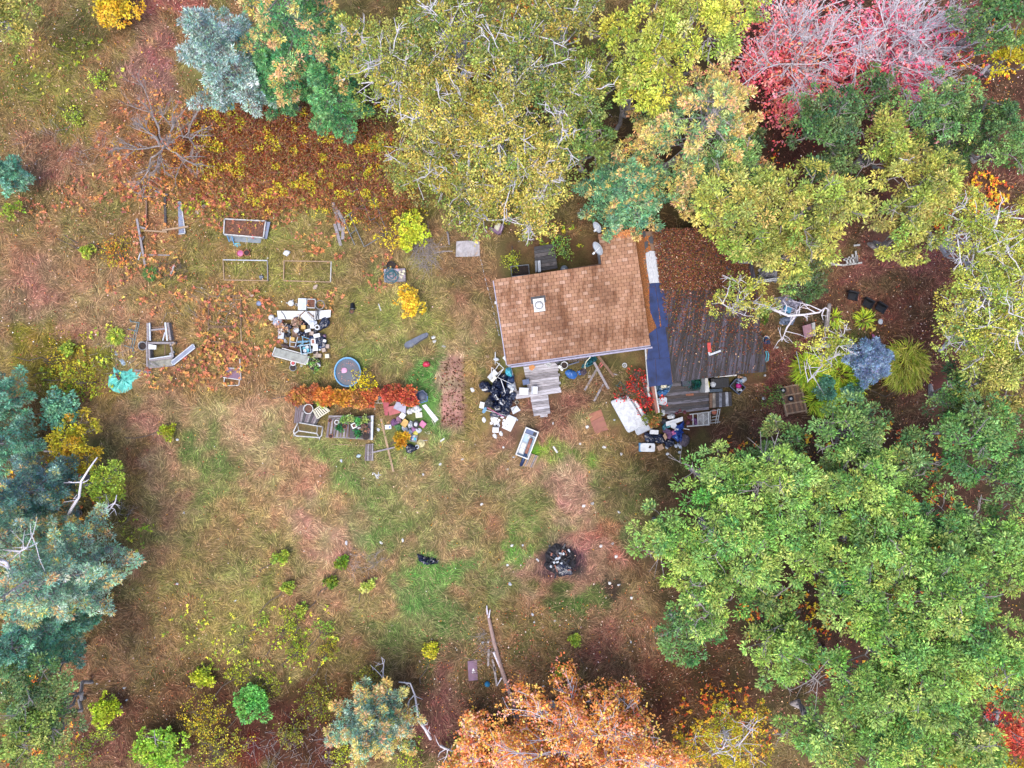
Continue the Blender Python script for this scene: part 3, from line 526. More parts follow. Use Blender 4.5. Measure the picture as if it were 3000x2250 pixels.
# style, px, py, radius px, height m, palette, label
NE = 'aspens north of the house'; OK = 'oaks in the lower right woods'; RT = 'trees on the right edge'
TREES = [
 ('broad',5,50,110,6,OLIVE,'light green tree cut by the top left corner',None),
 ('aspen',1180,215,150,11,ASPD,'olive aspen right of the tall green pine at the top',NE),
 ('aspen',1330,50,170,12,ASPD,'greenish aspen on the top edge, left of centre',NE),
 ('aspen',1300,300,165,11,ASP,'yellow aspen with big forked white limbs showing',NE),
 ('aspen',1500,170,165,12,ASPD,'dark olive aspen behind the yellow maple, near the top middle',NE),
 ('aspen',1650,70,140,11,ASPD,'olive aspen on the top edge beside the yellow maple',NE),
 ('aspen',1470,390,170,11,ASP,'golden aspen in the centre of the aspen grove',NE),
 ('aspen',1250,470,150,9,ASP,'yellow aspen leaning over the red bramble belt',NE),
 ('aspen',1580,500,150,10,ASP,'golden aspen left of the pale spoked pine',NE),
 ('aspen',1650,300,140,11,ASPD,'green tinged aspen left of the yellow maple',NE),
 ('aspen',1400,560,150,9,ASP,'pale gold aspen with bare grey twigs above the concrete slab',NE),
 ('aspen',1560,625,95,8,ASP,'small golden aspen closest to the roof',NE),
 ('oak',1900,130,150,11,BRI,'bright yellow green maple with pinkish tips at the top',None),
 ('oak',2060,90,130,11,BRI,'yellow maple just left of the pink trees',None),
 ('oak',1850,270,100,9,BRI,'yellow green lower maple crown beside the spoked pine',None),
 ('broad',1745,240,110,9,ASPD,'olive tree filling the gap between the aspens and the yellow maple',NE),
 ('broad',1720,420,100,8,[(126,146,80,3),(150,160,84,2),(100,126,72,2)],'green tree between the golden aspens and the spoked pine',NE),
 ('aspen',1060,150,120,9,ASPD,'olive aspen just right of the tall green pine tips',NE),
 ('broad',150,2085,105,7,[(120,148,90,3),(146,164,96,2),(100,126,80,2)],'grey green broadleaf between the two other bottom left trees',None),
 ('oak',2560,1560,110,10,OAK,'green oak crown filling the heart of the right woods',OK),
 ('broad',2190,20,80,9,OLIVE,'small olive tree on the top edge left of the pink trees',None),
 ('broad',2910,60,130,10,DKG,'dark green tree at the top right corner',RT),
 ('broad',2960,170,90,8,YOL,'yellow tree on the right edge beside the pink maple',RT),
 ('broad',2740,330,130,9,OAKD,'olive green tree under the bare ends of the pink maple',RT),
 ('broad',2420,350,130,8,DKG,'dark green tree below the left pink maple',RT),
 ('broad',2560,290,95,7,DKG,'dark green low tree between and below the two pink maples',RT),
 ('oak',2600,430,110,9,OLIVE,'olive tree left of the dark pine on the right',RT),
 ('broad',2440,470,100,7,DKG,'dark green tree above the big yellow green oak',RT),
 ('broad',2170,440,90,6,DKG,'dark green sapling under the spoked pine',RT),
 ('oak',2175,610,165,10,OLIVE,'yellow green oak overhanging the leaf covered roof',RT),
 ('oak',2235,720,85,8,OLIVE,'yellow green lower bough crown at the north east roof corner',RT),
 ('oak',2400,600,150,10,OLIVE,'broad yellow green oak right of the leaf covered roof',RT),
 ('oak',2150,500,110,9,OAKD,'dark green oak with an orange spray, above the roof',RT),
 ('oak',2700,570,165,10,OLIVE,'tan green oak with a forked bare limb',RT),
 ('oak',2335,725,120,8,OLIVE,'low yellow green oak over the broken white fence',RT),
 ('broad',2630,700,95,8,OLIVE,'small olive tree on the north edge of the red brown yard',RT),
 ('broad',2940,430,100,8,OAKD,'green tree on the right edge below the yellow one',RT),
 ('thin',2850,690,170,10,BIR,'yellow birch with white limbs, uppermost of the three on the right edge',RT),
 ('thin',2940,870,190,10,BIR,'large yellow birch on the right edge beside the brown yard',RT),
 ('aspen',2870,980,160,9,BIR,'yellow birch right of the silver blue spruce',RT),
 ('aspen',2930,760,140,9,BIR,'dense yellow birch cut by the right edge',RT),
 ('oak',2920,1110,130,9,OLIVE,'yellow olive oak below the birches on the right edge',RT),
 ('broad',2790,1160,110,8,DKG,'dark green tree below the brown yard',RT),
 ('oak',2860,1280,150,10,OAKD,'dark green oak on the right, below the yellow birches',OK),
 ('oak',2980,1400,130,10,OAKD,'dark green oak cut by the right edge, mid height',OK),
 ('oak',2650,1360,110,8,OAKD,'low green oak beside the long fallen limb',OK),
 ('oak',2490,1275,130,9,OAKD,'green oak just south of the wooden frame with two small wheels',OK),
 ('oak',2280,1320,95,7,OAKD,'low green oak nearest the rear porch',OK),
 ('oak',2110,1420,140,9,OAK,'yellow green oak reaching furthest into the lawn, upper one',OK),
 ('oak',2280,1420,150,10,OAK,'yellow green oak with twisted bare limbs in its middle',OK),
 ('oak',1980,1580,140,9,OAK,'yellow green oak beside the fire pit',OK),
 ('oak',2150,1600,170,10,OAK,'broad yellow green oak at the heart of the clump by the lawn',OK),
 ('oak',2350,1570,150,10,OAK,'light green oak between the lawn clump and the right woods',OK),
 ('oak',2080,1740,130,9,OAK,'yellow green oak at the lower end of the clump by the lawn',OK),
 ('broad',2010,1850,110,7,OAKD,'darker low tree under the south edge of the lawn oaks',OK),
 ('oak',2520,1440,140,10,OAK,'green oak with small orange sprays above the right woods',OK),
 ('oak',2600,1610,160,11,OAK,'green oak beside the rust coloured sapling',OK),
 ('oak',2780,1560,140,10,OAKD,'darker green oak at the right, above the bright ones',OK),
 ('oak',2930,1620,140,11,OAK,'light green oak cut by the right edge',OK),
 ('oak',2480,1700,150,11,OAK,'light green oak left of the lower right woods',OK),
 ('oak',2740,1730,165,12,OAK,'bright green oak in the middle of the lower right woods',OK),
 ('oak',2600,1830,150,11,OAK,'bright green oak with a rust spray between its boughs',OK),
 ('oak',2860,1890,160,12,OAK,'bright green oak right of the grey forked trunk gap',OK),
 ('oak',2700,1980,165,12,OAK,'bright green oak below the grey forked trunk gap',OK),
 ('oak',2530,2000,150,11,OAK,'bright green oak right of the brown clearing',OK),
 ('oak',2300,1900,130,9,OAK,'green oak on the left fringe of the lower right woods',OK),
 ('oak',2260,1770,110,8,OAKD,'dark green oak over a gap of brown leaves',OK),
 ('oak',2420,2150,130,10,OAK,'green oak on the bottom edge right of the brown clearing',OK),
 ('oak',2590,2170,150,11,OAK,'green oak on the bottom edge, middle of the lower right woods',OK),
 ('oak',2780,2150,160,11,OAK,'green oak on the bottom edge left of the red maple sapling',OK),
 ('oak',2970,2000,90,9,OAKD,'dark green oak above the red maple on the right edge',OK),
 ('broad',2950,2140,90,7,[(214,100,80,3),(226,130,90,2),(196,80,70,2)],'red orange maple near the bottom right corner',None),
 ('broad',2970,2245,80,6,YOL,'yellow bush in the bottom right corner',None),
 ('broad',2800,2260,90,7,YOL,'yellow green crown on the bottom edge near the right corner',None),
 ('thin',2140,2180,150,6,YOL,'sparse yellow shrub tree right of the orange maple',None),
 ('broad',90,1990,140,8,[(110,140,90,3),(140,160,96,2),(96,120,84,2)],'grey green broadleaf below the large blue green pine',None),
 ('broad',90,2160,140,8,[(140,160,86,3),(168,176,96,2),(116,134,78,2)],'olive green tree in the bottom left corner',None),
 ('broad',305,1410,78,4,LIME,'bright lime green bushy tree beside the path on the left',None),
 ('broad',210,1310,100,3.4,YOL,'yellow olive shrub above the lime green tree',None),
 ('broad',2370,815,85,4,DKG,'dark green bush behind the shed roof corner',None),
 ('thin',2425,1015,88,6,BIR,'small yellow birch beside the pinkish table',None),
 ('thin',2180,890,105,6.5,BIR,'yellow birch leaning over the corrugated roof',None),
]
PINES = [
 # px,py,r,h,pal,tip,tipk,label
 (670,175,165,10,PSIL,None,0,'silvery grey pine at the top left'),
 (880,90,200,12,PGRN,PTIP,.4,'tall green pine with tan tips on the top edge'),
 (980,290,100,8,PGRN,None,0,'green pine plume pointing down into the brambles'),
 (820,240,90,7,PGRN,None,0,'light green lower pine between the silvery one and the plume'),
 (2035,395,265,12,WPINE,PTIP,.5,'large pale pine with spoke like limbs north of the roof'),
 (1830,560,150,8,[(118,164,124,3),(140,178,132,2),(98,144,112,2)],PTIP,.15,'blue green pine boughs just north of the house roof'),
 (2830,390,100,8,DKG,None,0,'dark green pine right of the olive trees'),
 (165,1690,190,11,PBLU,PTIP,.18,'large blue green pine with dead grey limbs on the left edge'),
 (40,1560,135,10,PBLU,PTIP,.3,'blue green pine cut by the left edge, beside the dead limbs'),
 (130,1850,140,9,PTEAL,None,0,'teal green pine below the large one on the left'),
 (110,1430,115,8,[(100,136,128,3),(122,154,142,2)],PTIP,.05,'dull blue pine above the large one on the left'),
 (5,1165,75,5,PTEAL,None,0,'small teal pine cut by the left edge beside the yellow ground cover'),
 (20,1300,100,5,PTEAL,None,0,'dark teal pine on the left edge above the dull blue one'),
 (20,510,55,3.5,PTEAL,None,0,'little green pine alone on the upper left edge'),
 (1090,2125,125,6,PBLU,PTIP,.4,'round blue green pine with golden tips at the bottom'),
]
for a in TREES:
    if a[0] != 'thin': CANOPY.append((a[1], a[2], a[3]))
for a in PINES: CANOPY.append((a[0], a[1], a[2]))
CANOPY += [(2330,150,140),(2650,130,170),(1780,2200,230)]
# ------------------------------------------------------------------ planting
for i, (sty, px, py, r, h, pal, lab, grp) in enumerate(TREES):
    nm = {'oak':'oak_tree','broad':'broadleaf_tree','aspen':'aspen_tree','thin':'birch_tree'}[sty]
    leafy(nm, lab, 'tree', grp, px, py, r, h, sty, pal, 100+i)
for i, (px, py, r, h, pal, tip, tk, lab) in enumerate(PINES):
    pine('pine_tree', lab, 'pine tree', 'pines round the clearing', px, py, r, h, pal, 300+i, tip=tip, tipk=tk, levels=6 if h < 6 else 9, per=7 if r > 120 else 6, bare=.36 if 'spoke' in lab else .2, dens=.8 if 'spoke' in lab else 1.0)
pine('blue_spruce', 'small silver blue spruce between the tall grass clumps', 'spruce', None, 2552, 1055, 66, 3.2, SPRU, 390, levels=8, per=8, dens=1.5, nl=.13)
bare_tree('maple_tree', 'coral pink maple with bare white branches, left one of the pair', 'tree', 'pink maples at the top right', 2368, 110, 140, 9, RED, 401, 2700, BARK_PALE, 16, (.05,.4), .14, scale=.85)
bare_tree('maple_tree', 'crimson pink maple with long bare white branches, right one of the pair', 'tree', 'pink maples at the top right', 2685, 105, 165, 10, RED2, 402, 2400, BARK_PALE, 18, (.05,.4), .14, scale=.9)
bare_tree('maple_tree', 'big orange maple filling the bottom edge of the lawn', 'tree', None, 1745, 2290, 255, 8, ORA, 403, 15000, BARK_PALE, 16, (.0, .22), .12, .75)
bare_tree('maple_tree', 'orange maple sapling at the left foot of the big orange maple', 'tree', None, 1430, 2250, 110, 5, ORA, 404, 3000, BARK_PALE, 9, (.0, .3), .15)
bare_tree('fruit_tree', 'nearly bare grey shrub tree with orange leaf strands, upper left', 'tree', None, 455, 410, 150, 3.2, [(206,140,62,4),(190,110,70,2),(216,176,62,2),(178,120,96,2)], 405, 420, BARK, 9, (.1, .5), .14, .45, .3, .7)
SH = [ # style px py r h pal label
 ('bush',335,10,75,1.8,YEL,'yellow shrub on the top edge beside the leafy path'),
 ('bush',1203,880,46,1.5,[(226,190,66,4),(232,170,60,2),(190,170,60,1)],'round golden bush standing alone in the lawn'),
 ('bush',1205,675,60,1.6,[(196,204,66,4),(170,190,60,2),(216,206,80,2)],'lime shrub behind the brush pile'),
 ('fleck',1140,700,45,1.0,[(214,200,60,4),(204,160,56,2)],'yellow green trailing shrub left of the lime shrub'),
 ('fleck',1645,725,45,.8,[(110,150,80,3),(150,170,80,1)],'green shrub between the dark step and the satellite dishes'),
 ('fleck',1500,765,34,.7,[(168,176,66,3),(140,156,60,1)],'yellow green shrub by the black planter on the north wall'),
 ('bush',870,1162,30,1.0,RUSTY,'orange shrub at the left end of the hedge row'),
 ('bush',905,1150,30,1.0,RUSTY,'orange shrub left of the white planter in the hedge row'),
 ('bush',950,1160,34,1.1,[(206,120,64,3),(216,150,76,2),(190,96,60,1)],'orange brown shrub above the slatted crate'),
 ('bush',1000,1165,36,1.1,[(214,150,72,3),(196,150,60,2),(176,96,60,1)],'golden orange shrub in the hedge below the blue pool'),
 ('bush',1045,1170,34,1.1,RUSTY,'rusty shrub in the middle of the hedge row'),
 ('bush',1085,1162,32,1.0,[(196,104,72,3),(206,130,80,2),(160,78,58,2)],'rust brown shrub left of the rusty chair'),
 ('bush',1145,1150,34,1.1,[(186,92,70,3),(200,118,84,2),(150,66,56,2)],'dark red shrub right of the rusty chair'),
 ('bush',1190,1160,36,1.1,[(190,100,70,3),(204,124,80,2),(172,64,62,2)],'red brown shrub beside the navy bin'),
 ('fleck',1060,1118,46,1.3,[(214,196,50,4),(196,170,44,2)],'yellow fern like shrub drooping over the pool rim'),
 ('tiny',949,1181,15,.6,LIME,'small bright green plant behind the slatted crate'),
 ('bush',1173,1287,26,.9,[(206,170,50,3),(170,140,44,2),(214,130,50,1)],'small golden bush beside the heap of clothes'),
 ('bush',1915,1226,30,1.2,[(120,120,66,3),(100,110,60,2),(190,96,60,1)],'olive bush at the foot of the porch rail'),
 ('tiny',820,1632,30,.6,LIME,'lime shrub alone in the lawn, highest of the lawn shrubs'),
 ('tiny',842,1722,22,.5,LIME,'lime shrub in the lawn straight below the highest one'),
 ('tiny',1005,1648,22,.5,[(110,140,54,3),(150,160,56,1)],'green shrub at the left end of the dark twig patch'),
 ('tiny',1078,1716,26,.5,[(200,204,110,3),(170,186,84,2)],'pale lime shrub left of the black tarp lawn'),
 ('tiny',970,1708,19,.5,[(110,134,60,3),(140,150,60,1)],'small dark green shrub left of the pale lime one'),
 ('fleck',762,1822,26,.5,LIME,'small speckled green shrub left of the long shrub line'),
 ('fleck',845,1840,50,.8,[(168,176,56,3),(120,130,50,2)],'yellow green shrub with a dark twiggy top in the lower lawn'),
 ('fleck',865,1905,48,.7,[(160,170,54,3),(118,136,50,2)],'yellow green shrub just below the dark twiggy one'),
 ('tiny',885,1788,18,.5,LIME,'tiny lime shrub above the dark twiggy one'),
 ('fleck',950,1842,32,.6,[(120,150,64,3),(150,170,70,1)],'narrow green shrub right of the shrub line'),
 ('fleck',965,1905,32,.5,[(140,140,52,3),(166,156,60,1)],'faint olive shrub in the lower lawn'),
 ('tiny',1262,1905,26,.5,[(196,190,64,3),(170,176,60,1)],'yellow green shrub left of the mauve board'),
 ('bush',590,1990,34,.8,[(176,180,60,3),(150,166,54,2)],'yellow green shrub, left of two at the lower left lawn edge'),
 ('fleck',690,1975,40,.8,[(176,180,60,3),(140,150,54,2)],'yellow green shrub, right of two at the lower left lawn edge'),
 ('bush',735,2065,62,1.2,[(104,166,84,4),(130,182,92,2)],'clear green round leaved bush at the lower left'),
 ('fleck',790,2010,45,.8,[(150,160,56,3),(110,110,50,2)],'dark twiggy shrub above the clear green bush'),
 ('bush',305,2085,52,1.2,[(176,192,62,4),(150,170,58,2)],'lime shrub between the path and the bottom left trees'),
 ('fleck',300,2150,38,.8,LIME,'dull lime shrub just below the brighter one by the path'),
 ('bush',460,2205,85,1.8,[(140,180,70,4),(170,194,74,2)],'big lime bush with a forked grey stem on the bottom edge'),
 ('fleck',590,2110,85,1.3,YOL,'yellow speckled shrub right of the path fork'),
 ('fleck',640,2195,95,1.3,[(170,176,60,3),(196,176,60,2),(120,140,54,1)],'yellow green speckled shrub on the bottom edge'),
 ('fleck',230,2210,60,.9,[(110,130,60,3),(140,150,64,1)],'dark speckled shrub beside the bottom left tree'),
 ('fleck',930,2070,80,1.0,[(140,142,54,3),(110,116,50,2)],'olive scrub left of the round blue green pine'),
 ('fleck',850,2150,60,.8,[(150,150,60,3),(110,110,50,2)],'olive scrub low between the brambles and the round pine'),
 ('fleck',1085,1995,55,1.0,[(150,136,60,3),(120,120,56,2)],'brown olive scrub above the round pine'),
 ('fleck',1190,2215,60,1.0,[(120,150,56,3),(180,180,60,2)],'green scrub right of the round pine on the bottom edge'),
 ('fleck',1000,2215,50,.9,[(186,184,60,3),(130,150,60,1)],'yellow green scrub under the round pine'),
 ('fleck',1370,2190,70,1.0,[(130,150,60,3),(190,170,60,2)],'green and yellow scrub left of the orange maple'),
 ('tiny',1687,1874,20,.6,LIME,'tiny lime seedling above the orange maple, right one'),
 ('tiny',1648,1966,20,.6,LIME,'tiny lime seedling above the orange maple, left one'),
 ('tiny',490,1265,28,.7,[(150,160,54,3),(120,130,50,1)],'small olive shrub by the path with white litter beside it'),
 ('tiny',195,1020,20,.6,LIME,'small lime shrub alone left of the turquoise sheet'),
 ('tiny',35,620,34,1.2,LIME,'lime shrub on the left edge under the little green pine'),
 ('fleck',180,1060,95,.5,YOL,'yellow olive ground shrub left of the turquoise sheet'),
 ('fleck',235,1120,75,.5,[(166,166,56,3),(140,146,50,2)],'olive ground shrub below left of the turquoise sheet'),
 ('fleck',290,225,34,.5,LIME,'light green shrub in the upper left field'),
 ('fleck',215,340,40,.5,LIME,'light green shrub beside a dark hole in the upper left field'),
 ('tiny',255,735,20,.5,LIME,'tiny lime shrub left of the fallen cold frame post'),
 ('fleck',330,735,60,.7,[(196,170,60,3),(206,120,60,2),(160,170,60,1)],'yellow and orange shrub beside the fallen cold frame post'),
 ('bush',170,1200,70,1.6,PTEAL,'teal evergreen shrub above the yellow olive one'),
 ('fleck',2270,1160,40,.6,[(110,140,70,3),(90,120,60,1)],'green weeds left of the wooden frame with two wheels'),
 ('bush',2420,1140,38,.9,PTEAL,'dark teal shrub right of the wooden frame'),
 ('bush',2500,1145,34,.9,PTEAL,'dark teal shrub under the silver blue spruce'),
 ('bush',2230,925,26,.9,[(120,140,60,3),(90,120,60,2)],'dark green bush by the roof corner pile'),
]
for i, (sty, px, py, r, h, pal, lab) in enumerate(SH): leafy('shrub', lab, 'shrub', 'shrubs round the clearing', px, py, r, h, sty, pal, 500+i)
bare_tree('red_shrub', 'bright red shrub beside the white mattress', 'shrub', None, 1880, 1150, 46, 1.9, [(206,60,56,4),(222,84,70,3),(180,44,52,2)], 610, 170, BARK_DARK, 7, (0,.3), .10, .5, .7, .4)

def arching_grass(name, label, px, py, r, n, pal, seed, group='tall grass clumps', L=1.0, lean=(0,-.7)):
    g = np.random.default_rng(seed); x0, y0, _ = W(px, py); k = r/50
    q = np.sqrt(g.random(n))*k*.95; a = g.uniform(0, 6.283, n); bx = x0 + q*np.cos(a); by = y0 + q*np.sin(a); a2 = np.arctan2(np.sin(a) + lean[1]*g.uniform(.3, 1.6, n), np.cos(a) + lean[0]*g.uniform(.3, 1.6, n)) + g.normal(0, .45, n); Ln = L*g.uniform(.5, 1, n)
    d = np.c_[np.cos(a2), np.sin(a2)]; sd = np.c_[-d[:,1], d[:,0], np.zeros(n)]*.014; P = []
    for f, z in ((0, 0), (.3, .5), (.7, .62), (1, .38)): P.append(np.c_[bx + d[:,0]*Ln*f*.8, by + d[:,1]*Ln*f*.8, Ln*z])
    V = np.stack([P[0]-sd, P[0]+sd, P[1]-sd*1.4, P[1]+sd*1.4, P[2]-sd, P[2]+sd, P[3]], 1).reshape(-1, 3); b = np.arange(n)[:,None]*7
    F4 = np.concatenate([b + np.array([[0,1,3,2]]), b + np.array([[2,3,5,4]])]); F3 = b + np.array([[4,5,6]]); c = lin(pickcol(g, n, pal, .15))*KF
    m = MB(); m.add(V, F4, np.vstack([c, c])); m.add(V, F3, c); return solo(name, label, 'grass clump', m, BLADE, group)
GR = [(166,190,60,3),(190,196,70,2),(130,166,56,2)]; GRD = [(176,176,76,3),(196,186,96,2),(150,166,60,2)]
arching_grass('grass_clump', 'large arching straw green grass clump right of the silver blue spruce', 2640, 1070, 60, 1100, GRD, 1, L=1.1, lean=(-.35,-1.3))
arching_grass('grass_clump', 'bright green grass clump left of the silver blue spruce', 2465, 1100, 62, 1000, GR, 2, L=.9, lean=(.5,-.7))
arching_grass('grass_clump', 'narrow green grass strip beside the yellow birch', 2368, 1085, 46, 700, GR, 3, L=.8, lean=(.3,-.8))
arching_grass('grass_clump', 'green grass tuft beside the wooden frame', 2405, 1165, 46, 600, GR, 4, L=.8, lean=(.9,.2))
arching_grass('grass_clump', 'thin green grass tuft near the black chairs', 2528, 934, 20, 90, GR, 5, L=.7, lean=(-.3,.6))
arching_grass('grass_clump', 'green grass tuft beside the old stump', 2440, 935, 18, 80, GR, 6, L=.6)
arching_grass('grass_clump', 'green tuft inside the lower left garden bed', 345, 985, 18, 250, [(130,150,60,3),(160,160,70,1)], 7, L=.5)
arching_grass('grass_clump', 'dark green spiky tuft in the old garden bed', 445, 803, 14, 250, [(84,110,62,3),(100,126,70,1)], 8, L=.45)

# meadow grass, fallen leaves, brambles and seedlings: nobody could count these
ga = grass(430000, 11, .20, .46, .013); setting('meadow_grass', ga, BLADE, 'stuff', 'long dry and green grass combed flat over the clearing')
gb = grass(60000, 12, .4, .8, .010); setting('long_grass', gb, BLADE, 'stuff', 'longer straw coloured grass lying in swirls')
setting('fallen_leaves', fallen(60000, 13), LEAF, 'stuff', 'fallen autumn leaves scattered over the ground')
g = np.random.default_rng(17); cl = MB()
for i in range(420):
    q = (1328 + g.uniform(-36, 36), 1150 + g.uniform(-98, 98)); s = g.uniform(.025, .075); c = W(*q); v = g.normal(0, 1, (6, 3)); v = np.array([[1,0,0],[-1,0,0],[0,1,0],[0,-1,0],[0,0,1],[0,0,-.5]])*s*g.uniform(.6, 1.3, (6, 3)) + np.array([c.x, c.y, s*.3]); k = i
    cl.add(v, np.array([[0,2,4],[2,1,4],[1,3,4],[3,0,4],[2,0,5],[1,2,5],[3,1,5],[0,3,5]]), lin(pickcol(g, 1, [(168,130,106,4),(190,156,130,2),(120,84,66,3)])[0])*KG)
setting('soil_clods', cl, LEAF, 'stuff', 'crumbly clods of earth on the bare dug strip')
def patch_points(g, spots):
    P = []
    for (px, py, rx, ry, n) in spots:
        q = np.sqrt(g.random(n)); a = g.uniform(0, 6.283, n); P.append(np.c_[(px + rx*q*np.cos(a) - 1500)/50, (1125 - py - ry*q*np.sin(a))/50])
    return np.vstack(P)
g = np.random.default_rng(21)
B = patch_points(g, [(840,430,300,130,1500),(720,540,180,110,600),(1060,500,150,150,700),(690,330,110,50,260),(1120,590,120,60,200),(960,560,180,60,300)])
k = len(B); bm_ = MB(); a = g.uniform(0, 6.283, k); Ls = g.uniform(.4, 1.1, k); z0 = np.c_[B, np.zeros(k)]
m1 = z0 + np.c_[np.cos(a)*Ls*.35, np.sin(a)*Ls*.35, Ls*.55]; e1 = z0 + np.c_[np.cos(a)*Ls*.95, np.sin(a)*Ls*.95, Ls*.35]
cc = lin(pickcol(g, k, [(150,72,48,4),(176,96,70,3),(120,60,50,2),(150,110,110,2)]))*KF
bm_.segs(z0, m1, .008, .007, 3, np.repeat(cc, 3, 0)); bm_.segs(m1, e1, .007, .004, 3, np.repeat(cc, 3, 0))
q = np.repeat(np.arange(k), 6); s = g.uniform(.1, 1, len(q))[:,None]; P = m1[q]*(1-s) + e1[q]*s + g.normal(0, .08, (len(q), 3)); P[:,2] = np.maximum(P[:,2], .04)
yel = vnoise(P[:,0]*1.9, P[:,1]*1.9, 55) > .71 - .12*vnoise(P[:,0]*.4, P[:,1]*.4, 57); c1 = pickcol(g, len(q), [(150,102,72,4),(170,126,80,3),(126,84,66,3),(126,116,72,4)]); c2 = pickcol(g, len(q), [(204,194,64,4),(216,168,62,2),(160,164,60,2)])
bm_.add(*leaflets(P[:,0], P[:,1], P[:,2], g, .105, .55, lin(np.where(yel[:,None], c2, c1))*KF)); setting('brambles', bm_, LEAF, 'stuff', 'rust red bramble thicket with yellow leaves below the pines')
def seedlings(spots, pal, seed, name, label, size=(.07, .17)):
    g = np.random.default_rng(seed); B = patch_points(g, spots); m = MB(); B = B[::2]; B = np.repeat(B, 3, 0) + g.normal(0, .12, (len(B)*3, 2)); k = len(B); nl = 8; q = np.repeat(np.arange(k), nl); a = g.uniform(0, 6.283, k*nl); L = np.repeat(g.uniform(*size, k), nl)*g.uniform(.5, 1.2, k*nl)
    base = np.c_[B, g.uniform(.05, .35, k)][q]; d = np.c_[np.cos(a), np.sin(a), g.uniform(-.2, .5, k*nl)]; sd = np.c_[-np.sin(a), np.cos(a), g.normal(0, .3, k*nl)]*.2; L = L[:,None]
    V = np.stack([base, base + d*L*.5 + sd*L, base + d*L, base + d*L*.5 - sd*L], 1).reshape(-1, 3); V[:,2] = np.maximum(V[:,2], .02)
    pc = pickcol(g, k, pal, .12)[q]*g.normal(1, .1, (k*nl, 1)); m.add(V, np.arange(4*k*nl).reshape(-1, 4), lin(np.clip(pc, 4, 255))*KF); setting(name, m, LEAF, 'stuff', label)
seedlings([(700,960,130,130,240),(560,560,200,60,160),(440,730,90,90,110),(640,1070,110,70,150),(730,620,170,70,220),(440,850,140,60,80),(520,1100,110,60,60),(860,560,120,60,150),(960,700,90,60,60),(1120,800,50,50,40),(300,570,120,60,70),(150,600,100,60,40),(450,420,170,150,160),(950,880,80,30,20)],
 [(182,118,86,4),(194,134,84,3),(168,104,86,2),(186,154,84,2)], 31, 'sumac_seedlings', 'small orange sumac seedlings scattered through the garden')
seedlings([(200,200,190,90,60),(880,1850,140,90,70),(620,1840,150,90,60),(240,1100,120,80,120),(760,1940,200,60,70),(330,1000,90,60,30),(1000,560,140,70,120),(640,600,120,40,70),(1640,700,80,40,40),(100,1440,80,120,60),(400,1560,40,60,30),(1500,620,100,50,40)],
 [(170,184,64,4),(200,200,70,3),(120,150,60,3)], 32, 'weeds', 'yellow green weeds among the grass', (.06, .14))
seedlings([(2850,150,140,120,160),(2730,620,60,60,120),(2880,570,80,60,140),(2620,1370,200,120,120),(2700,1560,160,120,140),(2300,1800,150,80,120),(2560,1830,240,200,200),(2950,2050,70,60,120),(2200,500,120,120,60),(1450,120,250,160,200),(1350,330,250,200,160),(130,1500,160,150,200),(2900,1980,120,60,120),(2120,2120,160,120,260),(60,1950,90,60,60),(130,2180,140,80,60),(2280,1330,200,60,60)],
 [(226,164,56,4),(206,110,60,3),(190,86,56,3),(222,190,60,3)], 33, 'autumn_undergrowth', 'orange and yellow undergrowth showing between the crowns', (.07, .17))
def twigs(name, label, spots, seed, mat, L=(.4, 1.2), r=.012, cat=None):
    g = np.random.default_rng(seed); B = patch_points(g, spots); k = len(B); a = g.uniform(0, 6.283, k); l = g.uniform(*L, k)
    p0 = np.c_[B, g.uniform(.01, .2, k)]; p1 = p0 + np.c_[np.cos(a)*l, np.sin(a)*l, g.uniform(-.05, .25, k)]; p1[:,2] = np.maximum(p1[:,2], .01); m = MB(); m.segs(p0, p1, r, r*.5, 4)
    return solo(name, label, cat, m, mat) if cat else setting(name, m, mat, 'stuff', label)
twigs('brush_pile', 'heap of grey cut branches beside the lime shrub', [(1247,740,36,45,150)], 41, BARK, (.4, 1.0), .014, 'brush pile')
twigs('brush_pile', 'brown twiggy brush heaped in the old garden bed', [(505,790,45,28,90)], 42, BARK_DARK, (.2, .6), .012, 'brush pile')
twigs('fallen_twigs', 'grey fallen twigs among the brambles and scrub', [(880,2190,170,60,130),(330,1500,60,40,30),(1080,480,120,120,120),(820,400,200,80,80),(1060,1640,70,25,60),(1420,1900,20,60,50),(350,1050,90,60,40),(600,900,120,60,40),(180,430,150,80,60)], 43, BARK, (.3, .9), .010)
# ------------------------------------------------------------------ the shingled house
U = np.array([421, 58.0]); U /= np.linalg.norm(U); V_ = np.array([-U[1], U[0]])     # along the eave, up the slope
EAVE0 = W(1485, 1069, 2.5); SLOPE = .13
def zroof(x, y): return 2.5 + SLOPE*((x - EAVE0.x)*V_[0] + (y - EAVE0.y)*V_[1])
def onroof(px, py, dz=0):
    z = 2.8
    for _ in range(8): x, y, _z = W(px, py, z); z = zroof(x, y) + dz
    return Vector((x, y, z))
def st(px, py):
    p = onroof(px, py); d = np.array([p.x - EAVE0.x, p.y - EAVE0.y]); return d @ U, d @ V_
def rpt(s, t, dz=0):
    x = EAVE0.x + U[0]*s + V_[0]*t; y = EAVE0.y + U[1]*s + V_[1]*t; return Vector((x, y, zroof(x, y) + dz))
ROOFPX = [(1485,1069),(1906,1011),(1858,676),(1751,682),(1761,772),(1446,822)]
house = thing('house', 'small house with a brown shingled roof and an L shaped outline', 'house', (EAVE0.x + 4, EAVE0.y + 2.5, 0))
rp = [onroof(*q) for q in ROOFPX]; ctr = sum((Vector((p.x, p.y)) for p in rp), Vector((0, 0)))/6
inner = [rpt(*(np.array(st(*q)) + d)) for q, d in zip(ROOFPX, [(.3,.1),(-.2,.1),(-.2,-.25),(.3,-.25),(.3,-.25),(.3,-.25)])]
